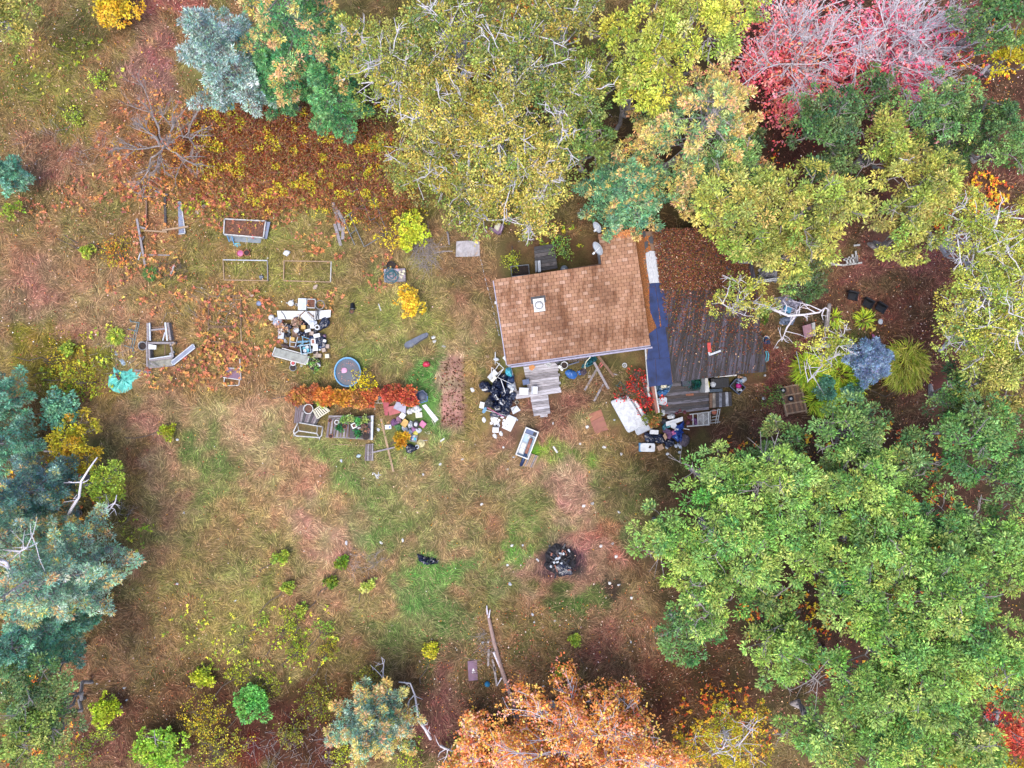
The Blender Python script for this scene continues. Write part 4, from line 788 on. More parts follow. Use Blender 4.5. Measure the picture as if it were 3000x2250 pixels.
mb = MB(); mb.prism(inner, 0, [p.z - .18 for p in inner]); part('wall', mb, WALLM, house)
mb = MB(); mb.prism(rp, [p.z - .16 for p in rp], [p.z - .012 for p in rp]); part('roof_deck', mb, pm('roof_felt_shadow', (70,48,38), .9, .2, 6), house)  # dark felt colour paints the shadow lines seen through the shingle gaps
for (a, b) in ((0, 1), (5, 0)):
    mb = MB(); A, B_ = rp[a], rp[b]; dn = Vector((V_[0], V_[1])) * (-.05) if a == 0 else Vector((U[0], U[1])) * (-.05)
    mb.prism([A.xy, B_.xy, B_.xy + dn, A.xy + dn], [A.z - .22, B_.z - .22, B_.z - .22, A.z - .22], [A.z - .02, B_.z - .02, B_.z - .02, A.z - .02]); part('fascia', mb, FASCIA, house)
mb = MB(); A = rpt(.2, -.06, -.12); B_ = rpt(8.1, -.06, -.12); mb.tube([A + Vector((0, -.07, 0)), B_ + Vector((0, -.07, 0))], .06, 8); part('gutter', mb, FASCIA, house)
# shingles: one mesh per tint, tabs laid in overlapping courses
SHM, n, l, p = nodes('brown_shingles'); at = n.new('ShaderNodeAttribute'); at.attribute_name = 'col'
geo = n.new('ShaderNodeNewGeometry')
def posnoise(sc, det, stops, stretch=None):
    t = n.new('ShaderNodeTexNoise'); t.inputs['Scale'].default_value = sc; t.inputs['Detail'].default_value = det; src = geo.outputs['Position']
    if stretch: mp = n.new('ShaderNodeMapping'); mp.inputs['Scale'].default_value = stretch; l.new(src, mp.inputs['Vector']); src = mp.outputs['Vector']
    l.new(src, t.inputs['Vector']); return ramp(n, l, t.outputs['Fac'], stops)
r1 = posnoise(.55, 4, [(.36, (.66,.6,.56)), (.52, (1.0,.97,.94)), (.68, (1.16,1.14,1.16))]); r2 = posnoise(1.6, 5, [(.36, (.68,.6,.54)), (.48, (1,1,1)), (.7, (1.1,1.09,1.09))], (2.2, .35, 1)); r3 = posnoise(40, 3, [(.3, (.8,.8,.8)), (.7, (1.15,1.15,1.15))])
prev = at.outputs['Color']
for r_ in (r1, r2, r3):
    mx = n.new('ShaderNodeMix'); mx.data_type = 'RGBA'; mx.blend_type = 'MULTIPLY'; mx.inputs['Factor'].default_value = 1; l.new(prev, mx.inputs['A']); l.new(r_.outputs['Color'], mx.inputs['B']); prev = mx.outputs['Result']
l.new(prev, p.inputs['Base Color']); p.inputs['Roughness'].default_value = .9; p.inputs['Specular IOR Level'].default_value = .2
TINTS = [(180,139,112),(174,132,105),(184,143,117),(167,126,101),(189,150,126),(177,136,108),(171,130,105),(196,160,138)]
sA = [st(*q) for q in ROOFPX]; tmax_main = (sA[5][1] + sA[4][1])/2; tmax = (sA[2][1] + sA[3][1])/2
def edge(a, b, t): return a[0] + (b[0]-a[0])*(t - a[1])/(b[1]-a[1])
EX, TAB = .187, .305
cells = []
for j in range(int(tmax/EX) + 1):
    t0 = j*EX; t1 = min(t0 + EX, tmax + .0); tm = (t0 + t1)/2
    if t1 - t0 < .05: continue
    sl = edge(sA[0], sA[5], tm) if tm < tmax_main else edge(sA[4], sA[3], tm); sr = edge(sA[1], sA[2], tm); s = sl - (j*.137 % TAB); i = 0
    while s < sr:
        a = max(s, sl); b_ = min(s + TAB, sr)
        if b_ - a > .03: cells.append((a, b_, t0, t1, j))
        s += TAB
tone = {}; NE_ = np.random.default_rng(77); cells.sort(key=lambda c: -c[4])
rot3 = Matrix(((U[0], V_[0], 0), (U[1], V_[1], 0), (0, SLOPE, 1))); sh_mesh = []
for tcol in TINTS:
    m = MB(); m.box((0, 0, .008), (1, 1, 1), col=lin(tcol)*KO*1.0); sh_mesh.append(m.mesh('shingle', SHM))
rest = MB(); off = ROOT[house.name]; nn = Vector((-SLOPE*V_[0], -SLOPE*V_[1], 1)).normalized(); uu = Vector((U[0], U[1], 0)); vv = Vector((V_[0], V_[1], SLOPE)).normalized()
def tidx(c):
    j = c[4]; k = int(c[0]/TAB); h_ = (k*7919 + j*104729) % 97
    return (h_ % 8) if NE_.random() < .55 else int(NE_.choice([0,1,2,5,6,3]))
for i, c in enumerate(cells):
    a, b_, t0, t1, j = c; k = tidx(c); w = (b_ - a) - .022; d = (t1 - t0) - .010; tilt = .075 + NE_.normal(0, .006); cpt = rpt((a+b_)/2, (t0+t1)/2 - .004, .006 + NE_.uniform(0, .002))  # gaps bare the dark felt as each course's painted shadow line
    v2 = (vv*math.cos(tilt) - nn*math.sin(tilt)); n2 = (nn*math.cos(tilt) + vv*math.sin(tilt)); Mx = Matrix((uu, v2, n2)).transposed()
    if i < 300:
        o = bpy.data.objects.new('shingle', sh_mesh[k]); COL.objects.link(o); o.parent = house; ROOT[o.name] = off
        o.matrix_local = Matrix.Translation(cpt - off) @ Mx.to_4x4() @ Matrix.Diagonal((w, d, .018, 1))
    else:
        x, y, z = w/2, d/2, .009; vs = [cpt + Mx @ Vector(q) for q in ((-x,-y,-z),(x,-y,-z),(x,y,-z),(-x,y,-z),(-x,-y,z),(x,-y,z),(x,y,z),(-x,y,z))]
        rest.add([list(q) for q in vs], np.array([[4,5,6,7],[0,1,5,4],[1,2,6,5],[2,3,7,6],[3,0,4,7]]), lin(TINTS[k])*KO)
part('shingles', rest, SHM, house, kind='stuff')
# roof vent, moss, door and window
q = [onroof(1567,903,.0), onroof(1595,899,.0), onroof(1597,909,.0), onroof(1569,912,.0)]
vc_ = onroof(1579, 894, .02); vt = MB(); M3 = [rpt(*np.array(st(1579,894)) + np.array(d)) for d in ((-.30,-.36),(.30,-.36),(.30,.34),(-.30,.34))]
vt.prism(M3, [p.z for p in M3], [p.z + .2 for p in M3]); fan = part('roof_vent', vt, WHITE, house)
vt = MB(); vt.lathe([(.2,0),(.2,.06),(.16,.11),(.08,.14),(.0,.15)], vc_ + Vector((0, -.02, .19)), 18); part('vent_cap', vt, WHITE, fan, True)
vt = MB(); vt.lathe([(.23,0),(.23,.02),(.205,.02),(.205,0)], vc_ + Vector((0, -.02, .185)), 18); part('vent_collar', vt, GREY, fan, True)
M3 = [rpt(*np.array(st(1579,894)) + np.array(d)) for d in ((-.40,.1),(-.31,.1),(-.31,.35),(.31,.35),(.31,.1),(.40,.1),(.40,.48),(-.40,.48))]
vt = MB(); vt.prism(M3, [p.z for p in M3], [p.z + .05 for p in M3]); part('flashing', vt, DARK, house)
mb = MB(); g = np.random.default_rng(5)
for i in range(420):
    s_, t_ = st(1828, 684); pt = rpt(s_ + g.normal(0, .36), t_ + g.normal(0, .10), .02); mb.add(*leaflets(np.array([pt.x]), np.array([pt.y]), np.array([pt.z]), g, .09, .6, lin(pickcol(g, 1, [(206,146,96,3),(186,120,76,2)]))*KF))
part('needle_litter', mb, LEAF, house, kind='stuff')
def wallbox(s, w, z0, z1, mat, nm, dz=.03, par=house):
    A = rpt(s, .1); m = MB(); m.box((A.x + V_[0]*(-dz/2), A.y + V_[1]*(-dz/2), (z0+z1)/2), (w, dz, z1-z0), rz=math.atan2(U[1], U[0])); return part(nm, m, mat, par)
dr = wallbox(2.2, .9, .4, 2.2, WHITE_PAINT, 'door', .06); wallbox(1.86, .05, 1.25, 1.35, STEEL, 'handle', .14, dr)
wf = wallbox(5.2, 1.3, 1.0, 2.0, WHITE_PAINT, 'window', .05); wallbox(5.2, 1.15, 1.08, 1.92, GLASSY, 'pane', .07, wf)

# ------------------------------------------------------------------ satellite dishes at the north-west edge of the roof
def dish(px, py, zb, ra, arm_px, label):
    c = W(px, py, zb + .45); t = thing('satellite_dish', label, 'satellite dish', (c.x, c.y, zb), 'satellite dishes on the roof edge')
    m = MB(); az = math.radians(215); nrm = Vector((math.cos(az)*.93, math.sin(az)*.93, .22)).normalized(); q = nrm.to_track_quat('Z', 'Y').to_matrix()
    P = MB(); P.lathe([(0,0),(ra*.5,.03),(ra*.85,.09),(ra,.13),(ra,.145),(ra*.85,.105),(ra*.5,.045),(0,.015)], (0,0,0), 20); vs = np.vstack(P.v)*np.array([.85,1,1]) @ np.array(q).T + np.array(c); P.v = [vs]
    part('reflector', P, PALE, t, True); e = W(*arm_px, zb + .35)
    m.tube([c - nrm*.02, (c + e)/2 + Vector((0,0,-.05)), e], .022, 6); part('arm', m, WHITE, t); m = MB(); m.box(e, (.12,.09,.12), .5); m.box(e + Vector((.03,.05,.02)), (.05,.1,.05), .9); part('receiver', m, WHITE, t)
    m = MB(); m.tube([(c.x, c.y, zb), (c.x + .03, c.y, zb + .4), c], .025, 6); m.box((c.x, c.y, zb + .02), (.22,.16,.04)); part('mast', m, DARK, t)
zr = onroof(1755, 690).z
dish(1755, 662, zr, .38, (1743, 676), 'smaller satellite dish at the top corner of the roof')
dish(1757, 724, zr - .05, .47, (1739, 743), 'larger satellite dish at the inner corner of the roof')

# ------------------------------------------------------------------ low shed with corrugated roof and blue black membrane strip
shed = thing('shed', 'low addition with a dark corrugated roof half buried in leaves', 'outbuilding', W(2080, 900))
def zs(px, py): return 2.15 + .10*(1120 - py)/50*.55
def SP(px, py, dz=0): return W(px, py, zs(px, py) + dz)
wl_ = [(1915,840),(2215,815),(2236,1080),(2100,1090),(2090,1098),(1985,1108),(1960,1100)]
mb = MB(); wp = [SP(*q) for q in wl_]; mb.prism(wp, 0, [p.z - .12 for p in wp]); part('wall', mb, WALLM, shed)
wl2 = [(1905,690),(2190,690),(2212,818),(1915,835)]
mb = MB(); wp = [SP(*q) for q in wl2]; mb.prism(wp, 0, [p.z - .12 for p in wp]); part('wall', mb, WALLM, shed)
CORR, n, l, p = nodes('rusty_corrugated_sheet'); geo = n.new('ShaderNodeNewGeometry')
rotm = n.new('ShaderNodeMapping'); rotm.inputs['Rotation'].default_value = (0, 0, .13); l.new(geo.outputs['Position'], rotm.inputs['Vector'])
def streak(sx, sy, stops, det=4):
    mp = n.new('ShaderNodeMapping'); mp.inputs['Scale'].default_value = (sx, sy, 1); l.new(rotm.outputs['Vector'], mp.inputs['Vector']); t = n.new('ShaderNodeTexNoise'); t.inputs['Scale'].default_value = 1; t.inputs['Detail'].default_value = det; l.new(mp.outputs['Vector'], t.inputs['Vector']); return ramp(n, l, t.outputs['Fac'], stops)
s1 = streak(5.5, .55, [(.36, tuple(lin((34,30,32))*.35)), (.47, tuple(lin((62,55,62))*.4)), (.6, tuple(lin((98,91,108))*.4))]); s2 = streak(9, .35, [(.47, (0,0,0)), (.56, (1,1,1))]); mxx = n.new('ShaderNodeMix'); mxx.data_type = 'RGBA'
l.new(s2.outputs['Color'], mxx.inputs['Factor']); l.new(s1.outputs['Color'], mxx.inputs['A']); mxx.inputs['B'].default_value = (*(lin((52,38,34))*.35), 1); l.new(mxx.outputs['Result'], p.inputs['Base Color']); p.inputs['Roughness'].default_value = .6
def corr(tl, tr, br, bl, name, dz=0):
    a, b_, c, d = [np.array(SP(*q, dz)) for q in (tl, tr, br, bl)]; w = np.linalg.norm(b_ - a); per = max(4, int(w/.086)); nxx = per*6 + 1; m = MB(); rows = []
    for v in np.linspace(0, 1, 4):
        L = a + (d-a)*v; Rr = b_ + (c-b_)*v; u = np.linspace(0, 1, nxx)[:,None]; P = L + (Rr-L)*u; P[:,2] += .02*np.sin(u[:,0]*per*2*math.pi); rows.append(P)
    V = np.vstack(rows); i = (np.arange(3)[:,None]*nxx + np.arange(nxx-1)[None]).ravel(); m.add(V, np.stack([i, i+nxx, i+nxx+1, i+1], 1)); m.add(V - np.array([0,0,.006]), np.stack([i, i+1, i+nxx+1, i+nxx], 1)); return part(name, m, CORR, shed)
edges_t = [(1934,845),(1990,838),(2046,832),(2102,826),(2158,820),(2214,812)]; edges_m = [(1952,975),(2009,970),(2068,965),(2126,960),(2180,955),(2228,948)]; edges_b = [(1972,1120),(2032,1113),(2094,1105),(2150,1098),(2200,1093),(2246,1089)]
for i in range(5): corr(edges_t[i], edges_t[i+1], edges_m[i+1], edges_m[i], 'roof_sheet', .03)
for i in range(5): corr(edges_m[i], edges_m[i+1], edges_b[i+1], edges_b[i], 'roof_sheet', 0)
up_t = [(1928,672),(2010,668),(2100,664),(2190,690)]; up_b = [(1940,846),(2035,838),(2125,830),(2214,815)]
for i in range(3): corr(up_t[i], up_t[i+1], up_b[i+1], up_b[i], 'roof_sheet', .08)
mb = MB(); ml = [(1862,680),(1930,676),(1938,838),(1972,1120),(1905,1132),(1893,1020),(1900,900),(1880,790)]; wp = [SP(*q, -.03) for q in ml]; mb.prism(wp, [p.z - .12 for p in wp], [p.z for p in wp]); part('roof_board', mb, WOOD_BROWN, shed)
def slab(pts, dz, th, mat, name, par=shed, jag=0): 
    m = MB(); w = [SP(*q, dz) for q in pts]; m.prism(w, [p.z for p in w], [p.z + th for p in w]); return part(name, m, mat, par)
slab([(1858,676),(1892,676),(1886,735),(1884,770),(1897,825),(1898,880),(1905,925),(1922,955),(1922,962),(1916,975),(1900,980)], .0, .03, MOSS, 'needle_bed')
slab([(1891,742),(1905,735),(1922,737),(1930,790),(1933,828),(1903,830),(1895,785)], .012, .03, BARE, 'bare_board')
slab([(1916,720),(1932,703),(1950,714),(1925,735)], .05, .025, BARE, 'bare_board')
slab([(1900,697),(1908,690),(1916,703),(1912,714),(1903,712)], .05, .02, DARK, 'patch'); slab([(1880,676),(1890,676),(1892,690),(1886,698)], .03, .02, DARK, 'patch'); slab([(1888,709),(1899,706),(1898,722),(1889,732)], .03, .02, DARK, 'patch')
for pts in ([(1903,831),(1917,829),(1927,886),(1934,960),(1926,965),(1916,940),(1905,915),(1902,870)], [(1918,829),(1944,828),(1958,950),(1957,957),(1938,961),(1928,886)], [(1901,978),(1922,962),(1932,1050),(1895,1052),(1900,1012)], [(1923,962),(1948,954),(1962,1047),(1933,1050)], [(1893,1053),(1919,1051),(1924,1130),(1901,1134)], [(1920,1051),(1962,1048),(1970,1126),(1925,1130)]):
    slab(pts, .02, .03, ROOFMEM, 'membrane_sheet')
mb = MB(); A = SP(1891, 1020); B_ = SP(1900, 1134); mb.tube([A, B_], .05, 5); part('edge_board', mb, WHITE_PAINT, shed)
m = MB(); w = [SP(*q, -.05) for q in ((2096,1100),(2158,1096),(2158,1101),(2096,1106))]; m.prism(w, [p.z - .15 for p in w], [p.z for p in w]); part('edge_board', m, WHITE_PAINT, shed)
slab([(2071,1004),(2081,1004),(2084,1031),(2074,1032)], .045, .03, pm('red_plank', (206,60,52), .6, .2, 6), 'red_board')
slab([(2080,1036),(2111,1025),(2112,1030),(2081,1042)], .045, .03, PALE, 'metal_angle'); slab([(2074,1032),(2080,1032),(2082,1042),(2077,1042)], .045, .03, PALE, 'metal_angle')
# dead leaves on the shed roof
g = np.random.default_rng(91); lv = MB()
for (x0, x1, y0, y1, n_) in ((1935,2205,668,850,11000),(1935,2225,850,915,1500),(1940,2225,915,975,800),(1940,2235,975,1040,500),(1950,2240,1040,1105,160),(1862,1925,690,960,1500)):
    for_px = g.uniform(x0, x1, n_); for_py = g.uniform(y0, y1, n_); sx = (for_py-850)*.14; for_px = for_px + np.clip(sx, -30, 30); z = 2.15 + .10*(1120 - for_py)/50*.55 + (.16 if y1 <= 860 else .07) ; k = (H - z)/H/50
    if x1 < 1930: z = z - .05
    lv.add(*leaflets((for_px-1500)*k, (1125-for_py)*k, z, g, .10, .5, lin(pickcol(g, n_, [(112,68,52,4),(136,88,66,3),(86,56,44,4),(196,160,135,.4),(108,90,50,2)] if x1 > 1930 else [(176,110,60,3),(150,90,50,2)]))*KF, tilt=.35))
part('leaf_litter', lv, LEAF, shed, kind='stuff')
# ------------------------------------------------------------------ things lying about (all placed by photograph pixel and height)
def PP(pts, z=0): return [W(a, b, z) for a, b in pts]
def slabthing(name, label, cat, pts, z, th, mat, group=None, inset=0):
    m = MB(); m.prism(PP(pts, z + th), z, z + th, inset=inset); return solo(name, label, cat, m, mat, group)
def rect(px, py, w, h, rot=0):
    c, s = math.cos(R(rot)), math.sin(R(rot)); return [(px + x*c - y*s, py + x*s + y*c) for x, y in ((-w/2,-h/2),(w/2,-h/2),(w/2,h/2),(-w/2,h/2))]
def boxthing(name, label, cat, px, py, w, h, rot, z, ht, mat, group=None, lid=None, rim=None):
    t = thing(name, label, cat, W(px, py, z), group); m = MB(); m.prism(PP(rect(px, py, w, h, rot), z + ht), z, z + ht*(.82 if lid else 1), inset=.04); part('body', m, mat, t)
    if lid: m = MB(); m.prism(PP(rect(px, py, w*1.06, h*1.06, rot), z + ht), z + ht*.82, z + ht, inset=.06); part('lid', m, lid, t)
    return t
def openbox(name, label, cat, px, py, w, h, rot, z, ht, mat, wall=2.2, inner=None, group=None, rim=None):
    """a tub or crate open at the top: floor, four sides, rim"""
    t = thing(name, label, cat, W(px, py, z), group); m = MB(); m.prism(PP(rect(px, py, w, h, rot), z), z, z + .03); q = wall/2
    for (a, b, ww, hh) in ((0, -h/2 + q, w, wall), (0, h/2 - q, w, wall), (-w/2 + q, 0, wall, h - 2*wall), (w/2 - q, 0, wall, h - 2*wall)):
        c, s = math.cos(R(rot)), math.sin(R(rot)); m.prism(PP(rect(px + a*c - b*s, py + a*s + b*c, ww, hh, rot), z + ht), z + .03, z + ht)
    part('body', m, mat, t)
    if rim:
        m = MB(); r = [W(a, b, z + ht) for a, b in rect(px, py, w, h, rot)]; m.tube(r + [r[0]], .03, 6); part('rim', m, rim, t)
    if inner: m = MB(); m.prism(PP(rect(px, py, w - 2*wall - .4, h - 2*wall - .4, rot), z), z + .03, z + ht*.55); part('contents', m, inner, t)
    return t
def bag(label, px, py, w, h, rot, z, ht, mat=None, seed=0, name='bin_bag', cat='rubbish bag', group='black rubbish bags'):
    k = (H - z)/H/50; m = MB(); c = W(px, py, z + ht*.5); t = thing(name, label, cat, (c.x, c.y, z), group)
    m.blob((c.x, c.y, z), (w*k/2*1.05, h*k/2*1.05, ht*.6), R(-rot), .2, seed + int(px), 18, 10, pleat=.07); part('sack', m, mat or BAG, t, False)
    m = MB(); g = np.random.default_rng(int(px*7+py)); d = np.array([g.normal(0, .05), g.normal(0, .05)]); m.lathe([(.05,0),(.02,.04),(.035,.07),(.06,.11),(0,.12)], (c.x + d[0], c.y + d[1], z + ht*.92), 7); part('knot', m, mat or BAG, t); return t
def pot(label, px, py, r, z, ht, mat, fill=SOIL, plant=None, name='plant_pot', cat='plant pot', group='plant pots', seed=0, n=14, flare=.8):
    c = W(px, py, z + ht); k = (H - z - ht)/H/50; R_ = r*k; t = thing(name, label, cat, (c.x, c.y, z), group); m = MB()
    m.lathe([(R_*flare,0),(R_*.97,ht*.9),(R_*1.04,ht*.92),(R_*1.04,ht),(R_*.9,ht),(R_*.86,ht*.8)], (c.x, c.y, z), n); part('pot', m, mat, t, False)
    m = MB(); m.lathe([(R_*.87,0),(R_*.5,.02),(0,.03)], (c.x, c.y, z + ht*.8 + .006), n); part('soil' if fill is SOIL or fill is LITTER else 'contents', m, fill, t)
    if plant:
        g = np.random.default_rng(seed + int(px)); kk = 26; C = np.c_[c.x + g.normal(0, R_*.45, kk), c.y + g.normal(0, R_*.45, kk), z + ht + g.uniform(-.04, .14, kk)]; lb = MB(); rosettes(lb, C, g.normal(0, .4, (kk,3)) + np.array([0,0,1]), .1, 9, .11, .5, pickcol(g, kk, plant), g); part('foliage', lb, LEAF, t)
    return t
def bucket(label, px, py, r, z, ht, mat, tilt=0, rz=0, fill=None, handle=True, name='bucket', cat='bucket', group=None):
    c = W(px, py, z + ht*.8); R_ = r*(H - z - ht)/H/50; t = thing(name, label, cat, (c.x, c.y, z), group); m = MB(); lift = R_*.9*math.sin(tilt) if tilt else 0
    m.lathe([(0,.012),(R_*.78,.0),(R_*.98,ht*.95),(R_*1.05,ht),(R_*.93,ht),(R_*.72,.05),(0,.05)], (c.x, c.y, z + lift), 16, rz=rz, tilt=tilt); part('body', m, mat, t, False)
    if handle:
        M = Matrix.Rotation(rz, 3, 'Z') @ Matrix.Rotation(tilt, 3, 'X'); pts = [Vector((c.x, c.y, z + lift)) + M @ Vector((R_*math.cos(a)*1.04, .25*R_ + R_*.85*math.sin(a), ht*.97 + .04*math.sin(a))) for a in np.linspace(0, math.pi, 9)]; m = MB(); m.tube(pts, .012, 5); part('handle', m, STEEL, t)
    if fill: m = MB(); m.lathe([(R_*.9,0),(R_*.4,.03),(0,.03)], (c.x, c.y, z + ht*.75), 14); part('contents', m, fill, t)
    return t
def poly(name, label, cat, pts, r, mat, group=None, sides=6, closed=False):
    """pts = (px, py, z)"""
    m = MB(); P = [W(*p) for p in pts]; m.tube(P, r, sides, closed=closed); return solo(name, label, cat, m, mat, group)
def plank(label, a, b, w, z0, z1, mat, th=.04, group='loose planks', name='plank', cat='plank'):
    A, B = W(*a, z0), W(*b, z1); d = (B - A); L = d.length; c = (A + B)/2; m = MB(); m.box((c.x, c.y, c.z + th/2), (L, w/50, th), rz=math.atan2(d.y, d.x), ry=-math.asin(max(-1, min(1, d.z/L)))); return solo(name, label, cat, m, mat, group)
def boards(t, name, tl, tr, br, bl, n, z, th, mat, gap=.012, jag=0, seed=0, skip=None, zend=None):
    """n boards side by side from edge tl-tr down to bl-br, each a part of t"""
    g = np.random.default_rng(seed); A, B, C, D = [np.array(W(*q, z)) for q in (tl, tr, br, bl)]
    for i in range(n):
        u0, u1 = i/n, (i+1)/n; l0, l1, r0, r1 = A + (D-A)*u0, A + (D-A)*u1, B + (C-B)*u0, B + (C-B)*u1; w = np.linalg.norm(l1-l0); s = gap/w/2
        a, d = l0 + (l1-l0)*s, l1 - (l1-l0)*s; b, c = r0 + (r1-r0)*s, r1 - (r1-r0)*s; e = (b-a); j0, j1 = g.uniform(0, jag, 2); a, d = a + e*j0, d + e*j0; b, c = b - e*j1, c - e*j1
        m = MB(); zz = z + g.uniform(0, .006); m.prism([a, b, c, d], zz - th, zz); part(name, m, mat[i % len(mat)] if isinstance(mat, list) else mat, t)
def quad(tl, tr, br, bl, u, v): 
    A, B, C, D = [np.array(q, float) for q in (tl, tr, br, bl)]; return tuple((A + (B-A)*u)*(1-v) + (D + (C-D)*u)*v)
WDK = [WOOD_DECK, pm('silvered_deck_wood_light', (198,194,200), .85, .35, 3, stretch=(1.0,12,12,-.14), bump=.35), pm('silvered_deck_wood_dark', (150,144,148), .85, .4, 3, stretch=(1.0,12,12,-.14), bump=.35)]

# ================= front deck on the south side of the house
ZD = .32
t = thing('front_deck', 'silvery plank deck with a grass hole and a step at the south wall', 'deck', W(1570, 1125))
tl, tr, br, bl = (1487,1066),(1632,1046),(1643,1150),(1512,1170); N = 13
for i in range(N):
    v0, v1 = i/N, (i+1)/N; u0 = .30 if i < 10 else 0.0; q = [quad(tl, tr, br, bl, u0, v0), quad(tl, tr, br, bl, 1 + .02*math.sin(i*2.3), v0), quad(tl, tr, br, bl, 1 + .02*math.sin(i*2.3), v1), quad(tl, tr, br, bl, u0, v1)]
    boards(t, 'plank', *q, 1, ZD, .035, WDK[(i*5+i//3) % 3])
q = [quad(tl, tr, br, bl, u, v) for u, v in ((0,0),(.06,0),(.06,.77),(0,.77))]; boards(t, 'edge_plank', *q, 1, ZD, .035, WDK[1])
m = MB(); 
for u, v in ((.03,.08),(.35,.05),(.97,.08),(.03,.93),(.5,.95),(.97,.93)): c = W(*quad(tl, tr, br, bl, u, v), ZD); m.box((c.x, c.y, .14), (.09,.09,.28))
part('leg', m, WOOD_GREY, t); boards(t, 'plank', (1553,1162),(1606,1157),(1613,1211),(1564,1220), 7, .2, .035, WDK, .014, .015, 4)
boards(t, 'tread', (1583,1215),(1604,1212),(1604,1222),(1583,1223), 1, .1, .035, WDK[1]); m = MB()
for px, py in ((1560,1170),(1605,1166),(1568,1213),(1608,1206)): c = W(px, py, .1); m.box((c.x, c.y, .083), (.07,.07,.165))
part('step_leg', m, WOOD_GREY, t)
def cushion_chair(label, px, py, w, h, rot, z, mat, back):
    t = thing('chair', label, 'chair', W(px, py, z), 'white chairs on the front deck'); m = MB(); m.prism(PP(rect(px, py, w, h, rot), z + .42), z + .36, z + .44, inset=.08); part('seat', m, mat, t)
    for a, b in rect(px, py, w*.86, h*.86, rot): m = MB(); m.tube([W(a, b, z), W(a, b, z + .37)], .018, 5); part('leg', m, STEEL, t)
    e = rect(px, py, w, h, rot); a, b = e[back], e[(back+1) % 4]; m = MB(); m.tube([W(*a, z + .4), W(*a, z + .6), W((a[0]+b[0])/2, (a[1]+b[1])/2, z + .66), W(*b, z + .6), W(*b, z + .4)], .025, 6); part('backrest', m, PALE, t); return t
cushion_chair('white chair with a curved back on the front deck', 1535, 1147, 28, 20, 2, ZD, WHITE, 0)
cushion_chair('narrow white chair on the front deck beside the first one', 1567, 1143, 17, 23, 2, ZD, WHITE, 3)
boxthing('storage_box', 'slate blue box between the deck hole and the white chairs', 'box', 1541, 1119, 19, 15, -12, ZD, .32, pm('slate_blue', (72,90,125), .6, .15, 5), lid=pm('slate_blue_lid', (86,104,142), .6, .15, 5))
slabthing('orange_board', 'orange five sided board on the front deck', 'board', [(1549,1073),(1561,1068),(1569,1075),(1559,1086),(1551,1083)], ZD, .04, pm('orange_board_paint', (206,138,72), .6, .12, 5))
m = MB(); m.sheet(PP([(1594,1066),(1606,1061),(1616,1064),(1614,1075),(1607,1077),(1600,1070)], ZD), ZD + .004, .05, 4); solo('rag', 'white rag crumpled on the front deck by the wall', 'rag', m, WHITE)
slabthing('storage_box', 'white carton on the right front corner of the deck', 'box', rect(1640,1075,9,8,35), ZD, .14, WHITE); slabthing('storage_box', 'small white carton hanging off the deck corner by the bucket', 'box', rect(1646,1083,8,6,40), ZD, .1, WHITE)
bucket('white bucket with dark contents at the corner of the front deck', 1653, 1070, 10, 0, .4, WHITE, fill=SOIL); pot('black tub under the eave beside the white bucket', 1634, 1059, 8, ZD, .3, BLACK, DARK, group=None, name='tub', cat='tub')

# ================= junk against the south wall
bag('bright blue plastic bag on the ground right of the front deck', 1674, 1096, 30, 24, 10, 0, .3, BLUE, 3, 'plastic_bag', 'plastic bag', None)
bag('small bright blue bag touching the bigger blue one', 1697, 1092, 14, 11, 20, 0, .2, BLUE, 5, 'plastic_bag', 'plastic bag', None)
bag('dark purple sack among leaves right of the small blue bag', 1707, 1090, 22, 18, 0, 0, .18, pm('dark_plum', (70,58,76), .7, .3, 9), 8, 'sack', 'sack', None)
m = MB(); m.sheet(PP([(1722,1046),(1742,1040),(1750,1052),(1740,1066),(1722,1076),(1702,1078),(1706,1068),(1720,1060)]), .0, .18, 9); solo('tarp', 'teal tarp bunched under the eave by the white hose', 'tarp', m, TEAL)
poly('hose', 'white hose curving down from the eave over the teal tarp', 'hose', [(1731,1044,.45),(1726,1050,.4),(1718,1058,.34),(1714,1068,.2),(1714,1085,.05)], .03, CREAM)
t = thing('log_stack', 'dark stack of split logs under the eave', 'firewood', W(1694, 1050)); g = np.random.default_rng(8)
for i in range(16): a = W(1668 + (i % 8)*7, 1051 - (i//8)*3 - (i % 8)*.8, .1 + .12*(i//8)); m = MB(); m.segs(a + Vector((0,-.2,0)), a + Vector((g.normal(0,.05),.25,g.normal(0,.02))), .07, .06, 7); part('log', m, BARK_DARK, t)
plank('long dark blue rail lying against the log stack', (1664,1070), (1696,1060), 3.2, .06, .1, NAVY, .1, None, 'rail', 'rail')
plank('weathered plank leaning from the eave, longest of the three', (1740,1061), (1783,1140), 7, .5, .02, WOOD_GREY)
plank('weathered plank leaning at the eave, right one', (1752,1043), (1798,1103), 7, .6, .02, WOOD_BROWN)
plank('weathered plank lying below the blue bags, pointing left', (1749,1080), (1713,1143), 6, .05, .0, WOOD_GREY)
plank('weathered plank with a pale end below the leaning ones', (1768,1125), (1740,1175), 6, .04, .0, WOOD_GREY)
plank('short plank across the foot of the right leaning one', (1789,1093), (1812,1100), 4, .05, .0, WOOD_GREY)
t = thing('broom', 'thin pale stick with an orange tip beside the weathered planks', 'stick', W(1747, 1108)); m = MB(); m.tube([W(1747,1090,.02), W(1747,1122,.02)], .015, 5); part('handle', m, WOOD_TAN, t); m = MB(); m.lathe([(.03,0),(.05,.05),(.02,.08),(0,.08)], W(1747,1124,0), 8); part('head', m, TERRA, t)
for (a, b) in (((1751,1076),(1762,1062)),((1756,1079),(1767,1066))): plank('red painted board in the leaves between the leaning planks', a, b, 3.5, .02, .06, REDP, .03, 'red boards by the house')
